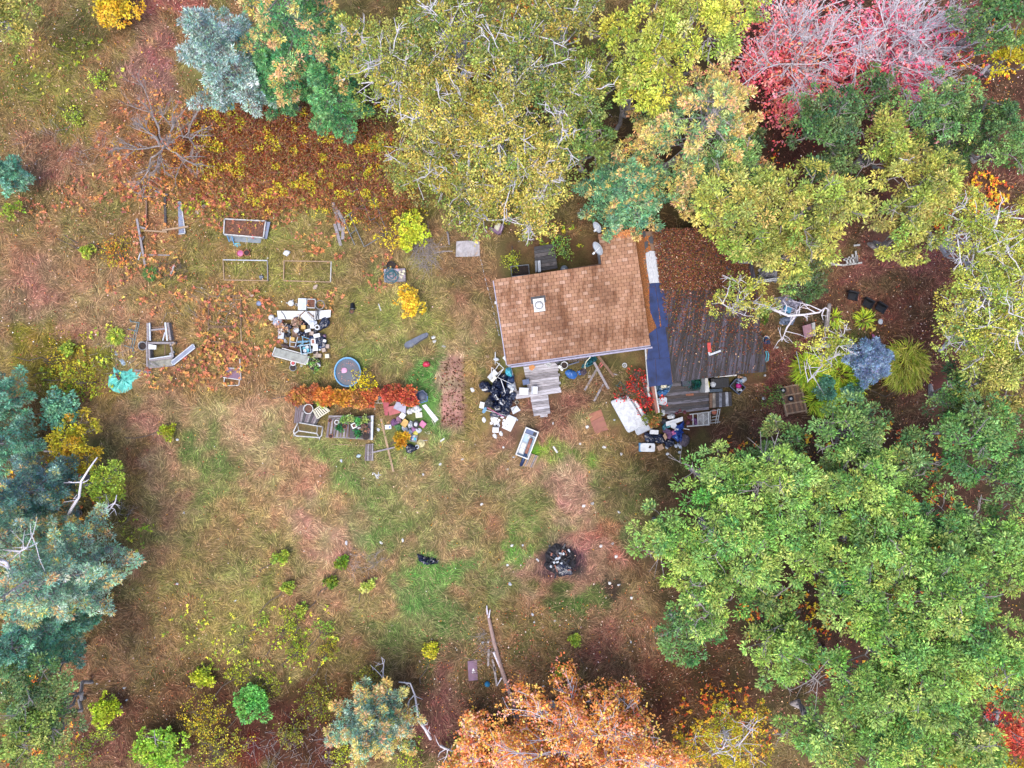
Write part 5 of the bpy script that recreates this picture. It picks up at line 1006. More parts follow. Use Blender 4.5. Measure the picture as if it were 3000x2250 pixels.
t = thing('padlock', 'white shackle shaped fitting on the grass by the weathered planks', 'fitting', W(1726,1100)); m = MB(); m.prism(PP(rect(1726,1103,7,7,0), .05), 0, .05); part('body', m, WHITE, t); m = MB(); m.tube([W(1724,1100,.03), W(1725,1090,.03), W(1728,1089,.03)], .014, 5); part('shackle', m, WHITE, t)
t = thing('wheel_rim', 'small white ring lying in the grass left of the shed', 'ring', W(1830,1070)); m = MB(); a = [W(1830 + 6*math.cos(q), 1070 + 6*math.sin(q), .03) for q in np.linspace(0, 6.283, 13)[:-1]]; m.tube(a, .03, 6, closed=True); part('rim', m, PALE, t)
for i in range(3): m = MB(); q = i*1.05; m.tube([W(1830 + 6*math.cos(q), 1070 + 6*math.sin(q), .03), W(1830 - 6*math.cos(q), 1070 - 6*math.sin(q), .03)], .012, 4); part('spoke', m, PALE, t)
t = thing('garden_chair', 'thin teal metal frame in the grass left of the red shrub', 'frame', W(1818,1120))
for a, b in (((1804,1128),(1828,1140)),((1816,1118),(1832,1132)),((1828,1140),(1832,1132)),((1818,1118),(1808,1130))): m = MB(); m.tube([W(*a,.08), W(*b,.12)], .014, 5); part('bar', m, TEAL, t)

# ================= black bag heap left of the front deck
for i, (zx, zy, w, h, z, ht, mt, lab) in enumerate([
 (240,735,27,36,0,.55,0,'black bag apart on the left of the bag heap, a torn white scrap on it'),
 (540,575,30,24,0,.5,0,'black bag at the top of the bag heap by the turquoise bag'),(460,690,36,30,0,.75,0,'big black bag in the upper middle of the bag heap'),
 (390,790,26,26,.2,.5,0,'black bag under the white pole on the left side of the heap'),(540,810,30,28,.3,.5,0,'glossy black bag in the very middle of the heap'),
 (385,890,30,26,0,.6,0,'black bag with a white torn patch in the middle left of the heap'),(600,930,30,30,.1,.6,0,'black bag beside the left edge of the deck'),
 (545,990,38,32,0,.7,0,'large black bag in the lower middle of the heap'),(300,1000,22,26,0,.45,1,'charcoal grey bag on the lower left of the heap'),
 (425,1060,32,28,0,.55,0,'black bag under the grey open box'),(565,1110,28,24,0,.45,0,'black bag at the lower right of the heap by the grey panel'),
 (440,1175,44,18,0,.35,0,'flat black bag at the bottom of the heap above the foam shards'),(640,640,22,36,0,.5,2,'navy bag wedged between the heap and the deck'),
 (670,880,24,24,.1,.5,3,'grey navy bag hanging over the deck edge'),(390,640,26,20,0,.5,0,'black bag below the rusty tray'),(560,1180,18,12,0,.25,0,'small black bag beside the white board')]):
    bag(lab, 1380 + zx/5.53, 1000 + zy/5.53, w, h, 15*(i % 5) - 20, z, ht, [BAG, DARK, NAVY, pm('slate_bag', (62,72,98), .4, .25, 7, bump=.6)][mt], i)
bag('turquoise bag at the corner of the house', 1491, 1090, 18, 28, 0, .1, .6, AQUA, 4, 'plastic_bag', 'plastic bag', None)
bag('crumpled pale grey bag on the right of the bag heap', 1499, 1133, 19, 19, 10, .35, .4, PALE, 6, 'plastic_bag', 'plastic bag', None); slabthing('storage_box', 'small white carton below the crumpled grey bag', 'box', rect(1497,1148,12,8,-4), .4, .1, WHITE)
m = MB(); m.sheet(PP([(1411,1141),(1420,1139),(1427,1138),(1425,1144),(1414,1146)], .55), .55, .03, 2); solo('scrap', 'torn white scrap on the leftmost black bag', 'scrap', m, WHITE)
m = MB(); m.sheet(PP([(1446,1163),(1453,1154),(1456,1163),(1464,1171),(1455,1172)], .6), .6, .03, 5); solo('scrap', 'torn white scrap on the middle left black bag', 'scrap', m, WHITE)
m = MB(); m.sheet(PP([(1464,1176),(1470,1180),(1475,1186),(1471,1187),(1466,1183)], .68), .68, .02, 5); solo('scrap', 'torn white scrap on the large lower black bag', 'scrap', m, WHITE)
t = thing('metal_tray', 'rusty dark steel tray tipped above the bag heap', 'tray', W(1443, 1098)); m = MB(); m.prism(PP([(1427,1105),(1446,1083),(1460,1094),(1441,1120)], .5), .1, [.3,.5,.5,.3]); part('tray', m, STEEL, t)
t = thing('laundry_rack', 'white tube rack lying on the steel tray by the house corner', 'rack', W(1460, 1085))
for a, b in (((1455,1061),(1476,1079)),((1451,1083),(1464,1064)),((1442,1077),(1459,1094)),((1459,1094),(1476,1079)),((1440,1090),(1440,1076)),((1453,1110),(1475,1081))): m = MB(); m.tube([W(*a,.55), W(*b,.6)], .02, 5); part('tube', m, WHITE, t)
plank('cream board lying over the top left of the bag heap', (1440,1118), (1453,1104), 7, .6, .7, CREAM, .03, None)
poly('pole', 'white pole lying across the middle of the bag heap', 'pole', [(1467,1110,.85),(1481,1152,.95)], .025, WHITE); poly('pole', 'thinner white pole crossing behind the first on the bag heap', 'pole', [(1459,1106,.8),(1499,1125,.75)], .016, WHITE)
poly('pole', 'pink pole lying over the lower bags', 'pole', [(1427,1194,.45),(1477,1222,.5)], .022, PINK); 
t = thing('dustpan', 'blue dustpan with a long white handle at the lower left of the heap', 'dustpan', W(1418,1202)); m = MB(); m.prism(PP([(1412,1209),(1416,1195),(1425,1192),(1426,1203),(1418,1211)], .2), .0, .16); part('pan', m, pm('dull_blue', (72,140,180), .45, .15, 6), t); m = MB(); m.tube([W(1424,1202,.2), W(1478,1216,.42)], .018, 5); part('handle', m, WHITE, t)
boxthing('storage_box', 'white box standing left of the dustpan', 'box', 1412, 1187, 13, 18, 12, 0, .22, WHITE, lid=WHITE)
openbox('storage_box', 'grey open box on the lower bags with a white lining', 'box', 1457, 1197, 17, 12, -8, .5, .15, DARK, inner=WHITE)
slabthing('panel', 'pale grey panel at the lower right of the heap, black stick on it', 'panel', [(1496,1195),(1514,1188),(1525,1202),(1503,1214)], .08, .03, PALE); poly('stick', 'black stick lying on the pale grey panel', 'stick', [(1523,1174,.14),(1501,1203,.16)], .012, BLACK)
pot('small pale cup above the grey panel', 1514, 1179, 5, 0, .15, CREAM, SOIL, group=None, name='cup', cat='cup'); pot('beige cup left of the pale one above the grey panel', 1505, 1175, 4.5, 0, .12, TAN, SOIL, group=None, name='cup', cat='cup')
t = thing('cabinet_door', 'large white cabinet door with a grey end below the heap', 'door panel', W(1492,1238)); m = MB(); m.prism(PP([(1484,1224),(1511,1234),(1496,1265),(1470,1253)], .1), .0, .1); part('panel', m, WHITE, t); m = MB(); m.prism(PP([(1488,1213),(1514,1225),(1511,1234),(1484,1224)], .11), .0, .11); part('end_strip', m, PALE, t); m = MB(); c = W(1487,1243,.12); m.box((c.x,c.y,.11), (.05,.05,.03)); c = W(1480,1250,.12); m.box((c.x,c.y,.11), (.12,.03,.02), .9); part('hinge', m, DARK, t)
boxthing('cooler', 'white cooler with a dark hinge at the foot of the heap', 'cooler', 1452, 1260, 18, 15, 2, 0, .3, WHITE, lid=WHITE); plank('dark strip along the back of the white cooler', (1443,1250), (1461,1249), 3, .2, .2, DARK, .06, None, 'strip', 'strip')
g = np.random.default_rng(3)
for i in range(16):
    m = MB(); px, py = 1459 + g.normal(0, 9), 1233 + g.normal(0, 8); s = g.uniform(4, 9); m.prism(PP([(px + s*math.cos(a)*g.uniform(.6,1.1), py + s*math.sin(a)*g.uniform(.6,1.1)) for a in np.linspace(0, 6.28, 6)[:-1]], .1), .02*i/4, .02*i/4 + .06); solo('foam_shard', 'white broken foam shard between the black bags and the cabinet door', 'foam shard', m, WHITE, 'broken foam shards')
for px, py, lab in ((1450,1277,'white scrap of foam below the cooler'),(1468,1270,'pale scrap below the cabinet door'),(1418,1230,'white scrap left of the foam shards'),(1384,1142,'white bottle like scrap in the grass left of the bag heap')): m = MB(); m.blob(W(px,py,0), (.11,.16,.06), .4, .15, int(px)); solo('scrap', lab, 'scrap', m, WHITE)
t = thing('signpost', 'white pole with a clear bag tied to it at the west house corner', 'pole', W(1452,1060)); m = MB(); m.tube([W(1451,1068,0), W(1451,1031,.5)], .03, 6); part('pole', m, WHITE, t); m = MB(); m.blob(W(1454,1053,.2), (.14,.1,.1), 0, .2, 4); part('bag', m, PALE, t)
slabthing('panel', 'white board leaning out at the south west house corner', 'panel', [(1472,1049),(1480,1040),(1486,1054),(1484,1062)], .3, .04, WHITE)
pot('tan round lid in the grass left of the white pole', 1429, 1044, 4.5, 0, .06, TAN, CARD, group=None, name='lid', cat='lid')
plank('white trim board leaning on the west wall', (1474,1000), (1482,1056), 5, .9, .0, FASCIA, .03, None)
t = thing('wall_lamp', 'small white fitting on the west wall', 'fitting', W(1453,887,2.2)); m = MB(); m.box(W(1453,887,2.3), (.14,.14,.2)); part('body', m, WHITE, t)

# ================= chest, pipe, pallet, boards, mattresses in front of the house
t = thing('fridge', 'white fridge lying on its back without a door in front of the deck', 'fridge', W(1543,1298)); tl, tr, br, bl = (1541,1251),(1579,1266),(1547,1347),(1510,1332); Z = .45
m = MB(); m.prism(PP([tl, tr, br, bl], Z), 0, .14); part('back_panel', m, WHITE, t)
def fr(u0, u1, v0, v1, z0, z1, mat, nm): m = MB(); m.prism(PP([quad(tl, tr, br, bl, a, b) for a, b in ((u0,v0),(u1,v0),(u1,v1),(u0,v1))], z1), z0, z1); return part(nm, m, mat, t)
for a in ((0,.08,0,1),(.92,1,0,1),(.08,.92,0,.035),(.08,.92,.965,1)): fr(*a, .14, Z, WHITE, 'side')
fr(.08,.92,.2,.965,.14,.17, pm('pale_blue_liner', (172,200,226), .5, .1, 4), 'liner'); fr(.08,.92,.035,.2,.14,.26, pm('slate_freezer', (72,98,146), .5, .15, 5), 'freezer'); fr(.66,.86,.06,.17,.26,.3, BLACK, 'fan'); fr(.1,.9,.2,.22,.17,.34, WHITE, 'divider'); fr(.12,.5,.5,.9,.17,.22, PALE, 'tray'); fr(.16,.46,.54,.68,.22,.25, WHITE, 'shelf'); fr(.16,.46,.72,.88,.22,.25, WHITE, 'shelf'); fr(.4,.6,.24,.33,.17,.3, WHITE, 'shelf')
t = thing('stove_pipe', 'rusty pipe with a navy lower end lying over the fridge', 'pipe', W(1541,1325)); A, B, C = W(1557,1284,.5), W(1541,1328,.42), W(1526,1364,.06); m = MB(); m.tube([A, B], .10, 12); part('rusty_section', m, RUSTB, t, True); m = MB(); m.tube([B, C], .095, 12); part('blue_section', m, NAVY, t, True)
for f in (.33, .66): m = MB(); d = (B-A); m.tube([A + d*f, A + d*(f+.03)], .115, 12); part('joint', m, WOOD_BROWN, t)
t = thing('pallet', 'small wooden pallet leaning beside the fridge', 'pallet', W(1556,1350)); tl, tr, br, bl = (1549,1326),(1579,1336),(1563,1371),(1531,1364)
for i in range(6): u = i/6; m = MB(); m.prism(PP([quad(tl, tr, br, bl, a, b) for a, b in ((u+.02,0),(u+.14,0),(u+.14,1),(u+.02,1))], .14), .115, .14); part('slat', m, [WOOD_TAN, WOOD_GREY, WOOD_TAN][i % 3], t)
for v in (.02, .35, .66, .92): m = MB(); m.prism(PP([quad(tl, tr, br, bl, a, b) for a, b in ((0,v),(1,v),(1,v+.07),(0,v+.07))], .1), 0, .115); part('stringer', m, WOOD_BROWN, t)
poly('tube', 'short white tube in the grass right of the fridge', 'tube', [(1621,1308,.04),(1633,1326,.04)], .06, WHITE)
t = thing('table_top', 'faded red brown table top flat on the grass', 'table top', W(1753,1236)); m = MB(); m.prism(PP([(1724,1214),(1761,1199),(1767,1217),(1731,1236)], .06), 0, .05); part('leaf', m, pm('rusty_board_light', (172,112,88), .8, .16, 3, dirt=.15), t); m = MB(); m.prism(PP([(1731,1237),(1767,1218),(1782,1259),(1745,1272)], .06), 0, .055); part('panel', m, RUSTB, t)
def mattress(name, label, pts, z, th, mat, cat):
    t = thing(name, label, cat, W(pts[0][0], pts[0][1], z)); m = MB(); P = []; n = len(pts)
    for i in range(n):
        a, b, c = np.array(pts[i-1], float), np.array(pts[i], float), np.array(pts[(i+1) % n], float)
        for s in np.linspace(0, 1, 4): u, v = b + (a-b)*.09, b + (c-b)*.09; P.append(tuple((1-s)**2*u + 2*s*(1-s)*b + s*s*v))
    m.prism(PP(P, z + th), z, z + th*.8); m.prism(PP(P, z + th), z + th*.8, z + th, inset=.03); part('pad', m, mat, t); m = MB(); m.tube(PP(P, z + th*.8), .02, 5, closed=True); part('piping', m, PALE, t); return t
QUILT = pm('quilted_white', (232,236,242), .75, .12, 7, bump=.8, dirt=.3, k=.45)
mattress('mattress', 'white box spring under the mattress by the porch', [(1832,1163),(1868,1178),(1916,1252),(1866,1276)], 0, .18, pm('box_spring_grey', (196,202,214), .75, .1, 6), 'box spring')
mattress('mattress', 'stained white mattress lying askew on the box spring', [(1789,1176),(1838,1158),(1893,1244),(1840,1268)], .18, .22, QUILT, 'mattress')
slabthing('door_panel', 'white slatted panel standing between the mattress and the red shrub', 'panel', [(1858,1176),(1864,1174),(1896,1228),(1888,1232)], .41, .06, WHITE)

# ================= rear porch under the shed roof edge
ZP = .45
t = thing('porch_deck', 'dark wet plank porch south of the corrugated shed', 'deck', W(2020,1170)); boards(t, 'plank', (1918,1120),(2076,1106),(2078,1200),(1930,1216), 11, ZP, .04, [WOOD_DARK, pm('wet_wood_light', (104,100,112), .55, .6, 3, stretch=(1,10,10,-.1), bump=.35), pm('wet_wood_brown', (66,54,52), .6, .5, 3, stretch=(1,10,10,-.1), bump=.35)], .012, .02, 6)
m = MB()
for px, py in ((1926,1130),(2066,1118),(1938,1206),(2068,1192),(2000,1200),(2000,1125)): c = W(px, py, ZP); m.box((c.x, c.y, .205), (.1,.1,.41))
part('leg', m, WOOD_DARK, t)
boards(t, 'step_board', (2078,1152),(2078,1196),(2145,1190),(2143,1147), 7, .3, .04, [WOOD_BROWN, pm('pale_step_wood', (158,148,138), .8, .3, 4), WOOD_DARK, pm('blue_grey_wood', (128,132,146), .7, .4, 4), WOOD_DARK, pm('pale_step_wood_b', (170,172,180), .7, .4, 4), WOOD_DARK], .02, .03, 7); m = MB()
for px, py in ((2082,1158),(2082,1190),(2138,1154),(2138,1184)): c = W(px, py, .2); m.box((c.x, c.y, .13), (.08,.08,.26))
part('step_leg', m, WOOD_DARK, t)
t = thing('porch_rail', 'brown boarded rail along the left side of the rear porch', 'railing', W(1918,1170)); m = MB(); m.prism(PP([(1908,1130),(1918,1130),(1930,1208),(1922,1212)], 1.3), .45, 1.3); part('panel', m, RUSTB, t); m = MB(); m.prism(PP([(1917,1130),(1921,1130),(1933,1208),(1929,1209)], 1.36), 1.31, 1.36); part('cap_rail', m, WHITE_PAINT, t)
t = thing('white_fence_panel', 'ragged white painted board standing left of the porch rail', 'panel', W(1898,1135)); m = MB(); m.prism(PP([(1890,1110),(1897,1110),(1906,1163),(1900,1164)], 1.0), 0, 1.0); part('panel', m, WHITE_PAINT, t)
m = MB(); m.sheet(PP([(1922,1118),(1968,1112),(1971,1130),(1962,1148),(1940,1160),(1926,1156)], .7), .50, .12, 12); solo('plastic_sheet', 'clear blue grey plastic sheet draped at the porch corner', 'plastic sheet', m, pm('clear_sheet', (88,118,150), .25, .25, 6, spec=.8))
bag('blue bag under the plastic sheet on the porch', 1940, 1151, 30, 18, -12, .55, .3, pm('dusty_blue', (66,120,180), .45, .2, 6), 2, 'plastic_bag', 'plastic bag', None)
bag('cream soft toy on the plastic sheet at the roof edge', 1945, 1131, 16, 12, 0, .75, .2, CREAM, 5, 'soft_toy', 'soft toy', None)
t = thing('chair', 'pale grey plastic chair on the left side of the rear porch', 'chair', W(1939,1175,ZP)); m = MB(); m.prism(PP([(1925,1167),(1950,1163),(1955,1167),(1954,1182),(1949,1187),(1928,1184)], ZP + .44), ZP + .4, ZP + .44, inset=.05); part('seat', m, PALE, t); m = MB(); m.prism(PP([(1922,1167),(1926,1167),(1929,1184),(1925,1185)], ZP + .75), ZP + .42, ZP + .75); part('backrest', m, pm('grey_blue_plastic', (112,140,175), .5, .12, 5), t)
for px, py in ((1928,1169),(1951,1167),(1930,1183),(1950,1184)): m = MB(); m.tube([W(px, py, ZP), W(px, py, ZP + .4)], .02, 5); part('leg', m, PALE, t)
bag('white and red carrier bag at the lower left of the porch', 1938, 1207, 22, 20, 20, .0, .55, WHITE, 7, 'plastic_bag', 'plastic bag', None)
t = thing('artificial_tree', 'dark green artificial tree lying in the porch shade', 'artificial tree', W(2040,1125,ZP)); g = np.random.default_rng(6); m = MB(); m.tube([W(2022,1140,ZP + .1), W(2058,1112,ZP + .15)], .03, 6); part('stem', m, DARK, t); C = np.array([W(2040 + g.normal(0,13), 1124 + g.normal(0,9), ZP + g.uniform(.05,.4)) for _ in range(90)]); lb = MB(); rosettes(lb, C, g.normal(0,1,(90,3)), .12, 14, .12, .2, pickcol(g, 90, [(30,78,74,3),(44,96,84,2)]), g); part('needles', lb, LEAF, t)
boxthing('storage_box', 'navy crate in the shade on the porch left of the artificial tree', 'crate', 2012, 1122, 26, 18, -4, ZP, .35, pm('deep_navy', (34,42,62), .5, .2, 6), lid=pm('deep_navy_lid', (40,50,74), .5, .2, 6))
slabthing('plank', 'orange brown offcut lying on the porch planks', 'plank', rect(2021,1156,22,6,-5), ZP + .006, .04, pm('orange_wood', (160,100,72), .8, .25, 5), 'loose planks')
t = thing('screen_door', 'white door post standing between porch and open store', 'door', W(2072,1130)); m = MB(); m.prism(PP([(2066,1106),(2073,1106),(2079,1148),(2066,1150)], 1.6), .46, 1.6); part('panel', m, WHITE_PAINT, t)
t = thing('barbecue', 'black barbecue with a round silver lid under the white beam', 'barbecue', W(2100,1125)); m = MB(); m.prism(PP(rect(2108,1122,52,28,-4), .5), .2, .62); part('body', m, BLACK, t); m = MB(); m.lathe([(.17,0),(.16,.04),(.08,.07),(0,.08)], W(2089,1126,.62), 16); part('lid', m, PALE, t, True); m = MB(); m.prism(PP(rect(2098,1144,38,9,-4), .6), .0, .58); part('front_rail', m, pm('dark_teal', (36,62,84), .5, .2, 6), t); m = MB(); m.prism(PP(rect(2076,1126,5,16,-6), .7), .2, .68); part('gas_bottle', m, LEMON, t)
openbox('storage_tub', 'black tub with a pink ball in it at the right of the porch steps', 'tub', 2161, 1133, 37, 28, 42, 0, .42, BLACK, 2.4, None, rim=pm('grey_rim', (96,110,140), .5, .1, 6))
m = MB(); m.lathe([(0,0),(.1,.03),(.16,.1),(.18,.18),(.16,.26),(.1,.33),(0,.36)], W(2161,1130,.06), 16); solo('ball', 'pink ball in the black tub', 'ball', m, MAGENTA, None, True); bag('pale bag beside the pink ball in the black tub', 2163, 1141, 13, 12, 0, .05, .3, PALE, 3, 'plastic_bag', 'plastic bag', None)
bag('pale blue grey bag behind the black tub, left one', 2165, 1117, 18, 18, 0, 0, .4, pm('pale_blue_bag', (140,170,205), .4, .2, 6), 2, 'plastic_bag', 'plastic bag', None); bag('pale grey bag behind the black tub, right one', 2178, 1113, 16, 22, 40, 0, .35, PALE, 3, 'plastic_bag', 'plastic bag', None)
bag('sandy sack under the shed eave by the black tub', 2166, 1104, 14, 10, 0, 0, .4, CARD, 3, 'sack', 'sack', None)
# white balustrade and lattice fallen south of the porch
t = thing('fallen_railing', 'white balustrade with a lattice end fallen south of the porch', 'railing', W(2045,1230)); Z = .35; m = MB(); m.tube(PP([(2012,1249),(2077,1244)], Z), .04, 4); part('bottom_rail', m, WHITE_PAINT, t); m = MB(); m.tube(PP([(2076,1206),(2077,1246)], Z), .045, 4); part('post', m, WHITE_PAINT, t); m = MB(); m.tube(PP([(2020,1214),(2076,1207)], Z), .03, 4); part('top_rail', m, WHITE_PAINT, t)
for px in (2030, 2044, 2060): m = MB(); m.tube(PP([(px,1212),(px + 1,1246)], Z), .03, 4); part('baluster', m, WHITE_PAINT, t)
m = MB()
for i in range(8):
    for s in (1, -1):
        x0 = 2045 + i*4; a = [(x, 1226 + s*(x - x0)) for x in (x0 - 17, x0 + 17)]; q = []
        for (x, y) in a:
            yy = min(max(y, 1210), 1243); xx = x0 + s*(yy - 1226); q.append((min(max(xx, 2045), 2076), 1226 + s*(min(max(xx, 2045), 2076) - x0)))
        if abs(q[0][0] - q[1][0]) > 3: m.segs([list(W(*q[0], Z + .012*s))], [list(W(*q[1], Z + .012*s))], .013, .013, 4)
part('lattice', m, WHITE_PAINT, t)
t = thing('wire_shelf', 'white wire rack leaning right of the fallen balustrade', 'rack', W(2096,1222))
for a, b in (((2110,1197),(2102,1240)),((2104,1197),(2096,1241)),((2080,1205),(2108,1200)),((2080,1240),(2110,1236)),((2080,1205),(2082,1240)),((2086,1222),(2106,1218)),((2084,1231),(2104,1228))): m = MB(); m.tube([W(*a,.4), W(*b,.25)], .02, 5); part('bar', m, WHITE_PAINT, t)
pot('dark pot with an orange rim ring inside the wire rack', 2093, 1207, 9, 0, .3, DARK, TERRA, group=None)
g = np.random.default_rng(14)
for i, (px, py) in enumerate([(2022,1222),(2034,1230),(2052,1218),(2016,1238),(2040,1240)]): bag(['dark red cloth bundle at the left end behind the fallen balustrade','purple cloth bundle behind the first baluster','brown cloth bundle behind the lattice','dark red cloth bundle at the front left of the fallen balustrade','purple cloth bundle between the balusters'][i], px, py, 16, 12, i*30, 0, .22, [pm('maroon_cloth', (110,50,60), .8, .4, 12), PURPLE, pm('brown_cloth', (120,90,84), .8, .4, 12)][i % 3], i, 'cloth_bundle', 'cloth bundle', 'cloth bundles behind the balustrade')
for i, (px, py) in enumerate([(1990,1205),(1978,1208),(2004,1206)]): bag(['middle dark red cloth bundle on the porch edge','leftmost dark red cloth bundle on the porch edge','rightmost dark red cloth bundle on the porch edge'][i], px, py, 17, 9, i*15, 0, .5, pm('maroon_cloth', (110,50,60), .8, .4, 12), i, 'cloth_bundle', 'cloth bundle', 'cloth bundles along the porch edge')
# heap south of the porch
slabthing('foam_board', 'long white board on top of the heap south of the porch', 'board', [(1951,1236),(2000,1221),(2001,1233),(1952,1249)], .45, .06, WHITE); slabthing('storage_box', 'white lid on the heap just below the long white board', 'lid', [(1963,1238),(1978,1236),(1983,1246),(1976,1257),(1966,1252)], .52, .04, WHITE)
bag('white carrier bag at the back of the heap south of the porch', 1966, 1220, 20, 15, -30, .1, .45, WHITE, 9, 'plastic_bag', 'plastic bag', None)
t = thing('tarp', 'blue tarp hanging down the right side of the heap', 'tarp', W(1990,1262)); m = MB(); m.sheet(PP([(2004,1233),(1999,1262),(1990,1298),(1976,1286),(1984,1262),(1994,1244)], .3), .0, .35, 21); part('sheet', m, pm('tarp_blue', (40,78,165), .5, .2, 6), t)
for i, (px, py, w, h, mt, lab) in enumerate([(1962,1272,20,24,PURPLE,'purple cloth in the middle of the heap south of the porch'),(1973,1268,14,20,PINK,'pink cloth in the heap south of the porch'),(1952,1262,18,16,pm('plum_cloth', (110,84,120), .8, .3, 10),'dusky plum cloth at the left of the heap'),(1984,1258,14,16,PALE,'pale cloth under the blue tarp edge'),(1948,1249,24,12,TEAL,'teal cloth on the left side of the heap'),(1980,1280,12,12,SKYB,'sky blue plastic scrap low in the heap'),(1958,1248,14,10,pm('sea_green', (100,170,180), .5, .2, 6),'sea green tray corner in the heap'),(1946,1233,20,14,DARK,'dark bundle at the back left of the heap')]): bag(lab, px, py, w, h, i*25, 0, .35, mt, i, 'cloth_bundle', 'cloth bundle', None)
bag('black bag at the left of the heap south of the porch', 1905, 1283, 34, 28, 10, 0, .4, BAG, 31); bag('black bag in the lower middle of the heap south of the porch', 1934, 1285, 34, 26, -10, 0, .4, BAG, 32); bag('black bag at the lower right of the heap south of the porch', 1962, 1298, 32, 22, 0, 0, .35, BAG, 33)
boxthing('storage_box', 'white box on the black bags near the box spring', 'box', 1917, 1266, 25, 13, 3, .4, .15, WHITE); slabthing('storage_box', 'tan cardboard flap on the heap beside the pink cloth', 'cardboard', [(1942,1277),(1948,1268),(1955,1282),(1950,1290)], .38, .04, CARD)
t = thing('storage_tub', 'large white lidded tub in front of the heap, with a dark stain', 'tub', W(1898,1311)); m = MB(); m.prism(PP(rect(1896,1311,44,25,0), .4), 0, .34); part('body', m, SKYB, t); P_ = []
for i in range(4):
    b = np.array(rect(1898,1311,44,26,1)); 
    for s in np.linspace(0, 1, 4): u, v = b[i] + (b[i-1]-b[i])*.2, b[i] + (b[(i+1) % 4]-b[i])*.2; P_.append(tuple((1-s)**2*u + 2*s*(1-s)*b[i] + s*s*v))
m = MB(); m.prism(PP(P_, .4), .34, .41, inset=.05); part('lid', m, WHITE, t); m = MB(); m.prism(PP([(1900,1312),(1903,1305),(1907,1305),(1908,1310),(1904,1314)], .42), .41, .43); part('stain', m, SOIL, t)
boxthing('cardboard_box', 'small cardboard box beside the large white tub', 'box', 1935, 1311, 18, 16, -28, 0, .25, CARD); bag('dark taupe bag at the right end of the heap', 2005, 1290, 24, 34, 10, 0, .35, pm('taupe_bag', (84,72,84), .6, .2, 7), 41, 'sack', 'sack', None)
for px, py in ((1986,1303),(1992,1308),(1979,1306),(1952,1309)): m = MB(); m.blob(W(px,py,0), (.09,.12,.12), .4, .15, int(px)); solo('jar', 'little glass jar or cup at the foot of the heap', 'jar', m, PALE, 'jars at the foot of the heap')
poly('pole', 'white rod poking right from the heap under the balustrade', 'pole', [(1998,1254,.15),(2020,1259,.05)], .03, WHITE)
# ================= north side of the house
t = thing('back_step', 'dark plank step at the north wall of the house', 'deck', W(1600,757)); boards(t, 'plank', (1564,723),(1624,713),(1634,786),(1568,797), 7, .4, .045, [WOOD_DARK, pm('dark_step_wood', (70,68,74), .6, .4, 4), pm('step_wood_mid', (104,98,100), .7, .4, 4)], .016, .01, 9); m = MB()
for px, py in ((1569,729),(1619,720),(1628,780),(1573,790)): c = W(px, py, .3); m.box((c.x, c.y, .178), (.09,.09,.355))
part('leg', m, WOOD_DARK, t); t = thing('metal_box', 'upright pale grey box at the left of the back step', 'box', W(1573,780)); 
for a, b, mt in ((1567,1573,GREY),(1575,1583,PALE)): m = MB(); m.prism(PP([(a,764),(b,763),(b+2,795),(a+2,797)], .75), .405, .75); part('panel', m, mt, t)
openbox('planter_box', 'black planter box with a grey rim at the north wall', 'planter', 1524, 793, 52, 30, -6, 0, .45, BLACK, 2, SOIL, rim=GREY)
t = thing('gas_tank', 'round grey tank top just behind the north wall', 'tank', W(1654,787)); m = MB(); c = W(1654,787,.9); m.lathe([(.2,0),(.22,.1),(.22,.75),(.17,.86),(0,.9)], (c.x, c.y, 0), 16); part('tank', m, GREY, t, True); m = MB(); m.lathe([(.05,0),(.05,.08),(0,.09)], (c.x, c.y, .88), 8); part('valve', m, STEEL, t)
t = thing('garden_chair', 'purple brown broken chair with a round white seat behind the house', 'chair', W(1458,672)); m = MB(); m.prism(PP([(1432,668),(1440,665),(1464,682),(1460,686)], .5), .1, .5); part('arm', m, MAUVE, t); m = MB(); m.prism(PP([(1468,656),(1477,661),(1467,684),(1458,680)], .6), .0, .55); part('backrest', m, MAUVE, t); m = MB(); m.lathe([(.3,0),(.3,.06),(.2,.09),(0,.1)], W(1459,668,.3), 16, .75, 1.05, rz=-.5); part('seat', m, CREAM, t, True); m = MB(); m.prism(PP(rect(1458,672,20,22,30), .25), 0, .3); part('base', m, DARK, t)
slabthing('concrete_slab', 'pale concrete slab in the grass north west of the house', 'slab', [(1337,707),(1370,705),(1404,707),(1406,750),(1372,752),(1335,752)], 0, .07, CONC)
t = thing('fence_post', 'short leaning grey post and stake beside the concrete slab', 'post', W(1314,700)); m = MB(); m.tube([W(1312,684,.6), W(1316,716,0)], .05, 6); part('stake', m, WOOD_GREY, t); m = MB(); m.lathe([(.06,0),(.07,.08),(.03,.14),(0,.14)], W(1311,682,.55), 8); part('cap', m, STEEL, t)
poly('stick', 'grey branch running from the brush pile towards the slab', 'branch', [(1270,742,.12),(1300,736,.05),(1326,736,.05)], .04, BARK)
t = thing('garden_edging', 'broken white edging line in the grass along the west side', 'edging', W(1420,800)); pts = [(1378,650),(1388,695),(1397,730),(1408,760),(1413,778),(1420,812),(1432,855),(1443,895),(1449,925),(1458,965),(1463,985)]
for i in range(len(pts) - 1):
    a, b = np.array(pts[i], float), np.array(pts[i+1], float)
    for k in range(3): m = MB(); s, e = a + (b-a)*(k/3 + .02), a + (b-a)*(k/3 + .26); m.tube([W(*s,.03), W(*e,.03)], .022, 5); part('edging_piece', m, PALE if (i*3+k) % 2 else WOOD_GREY, t)
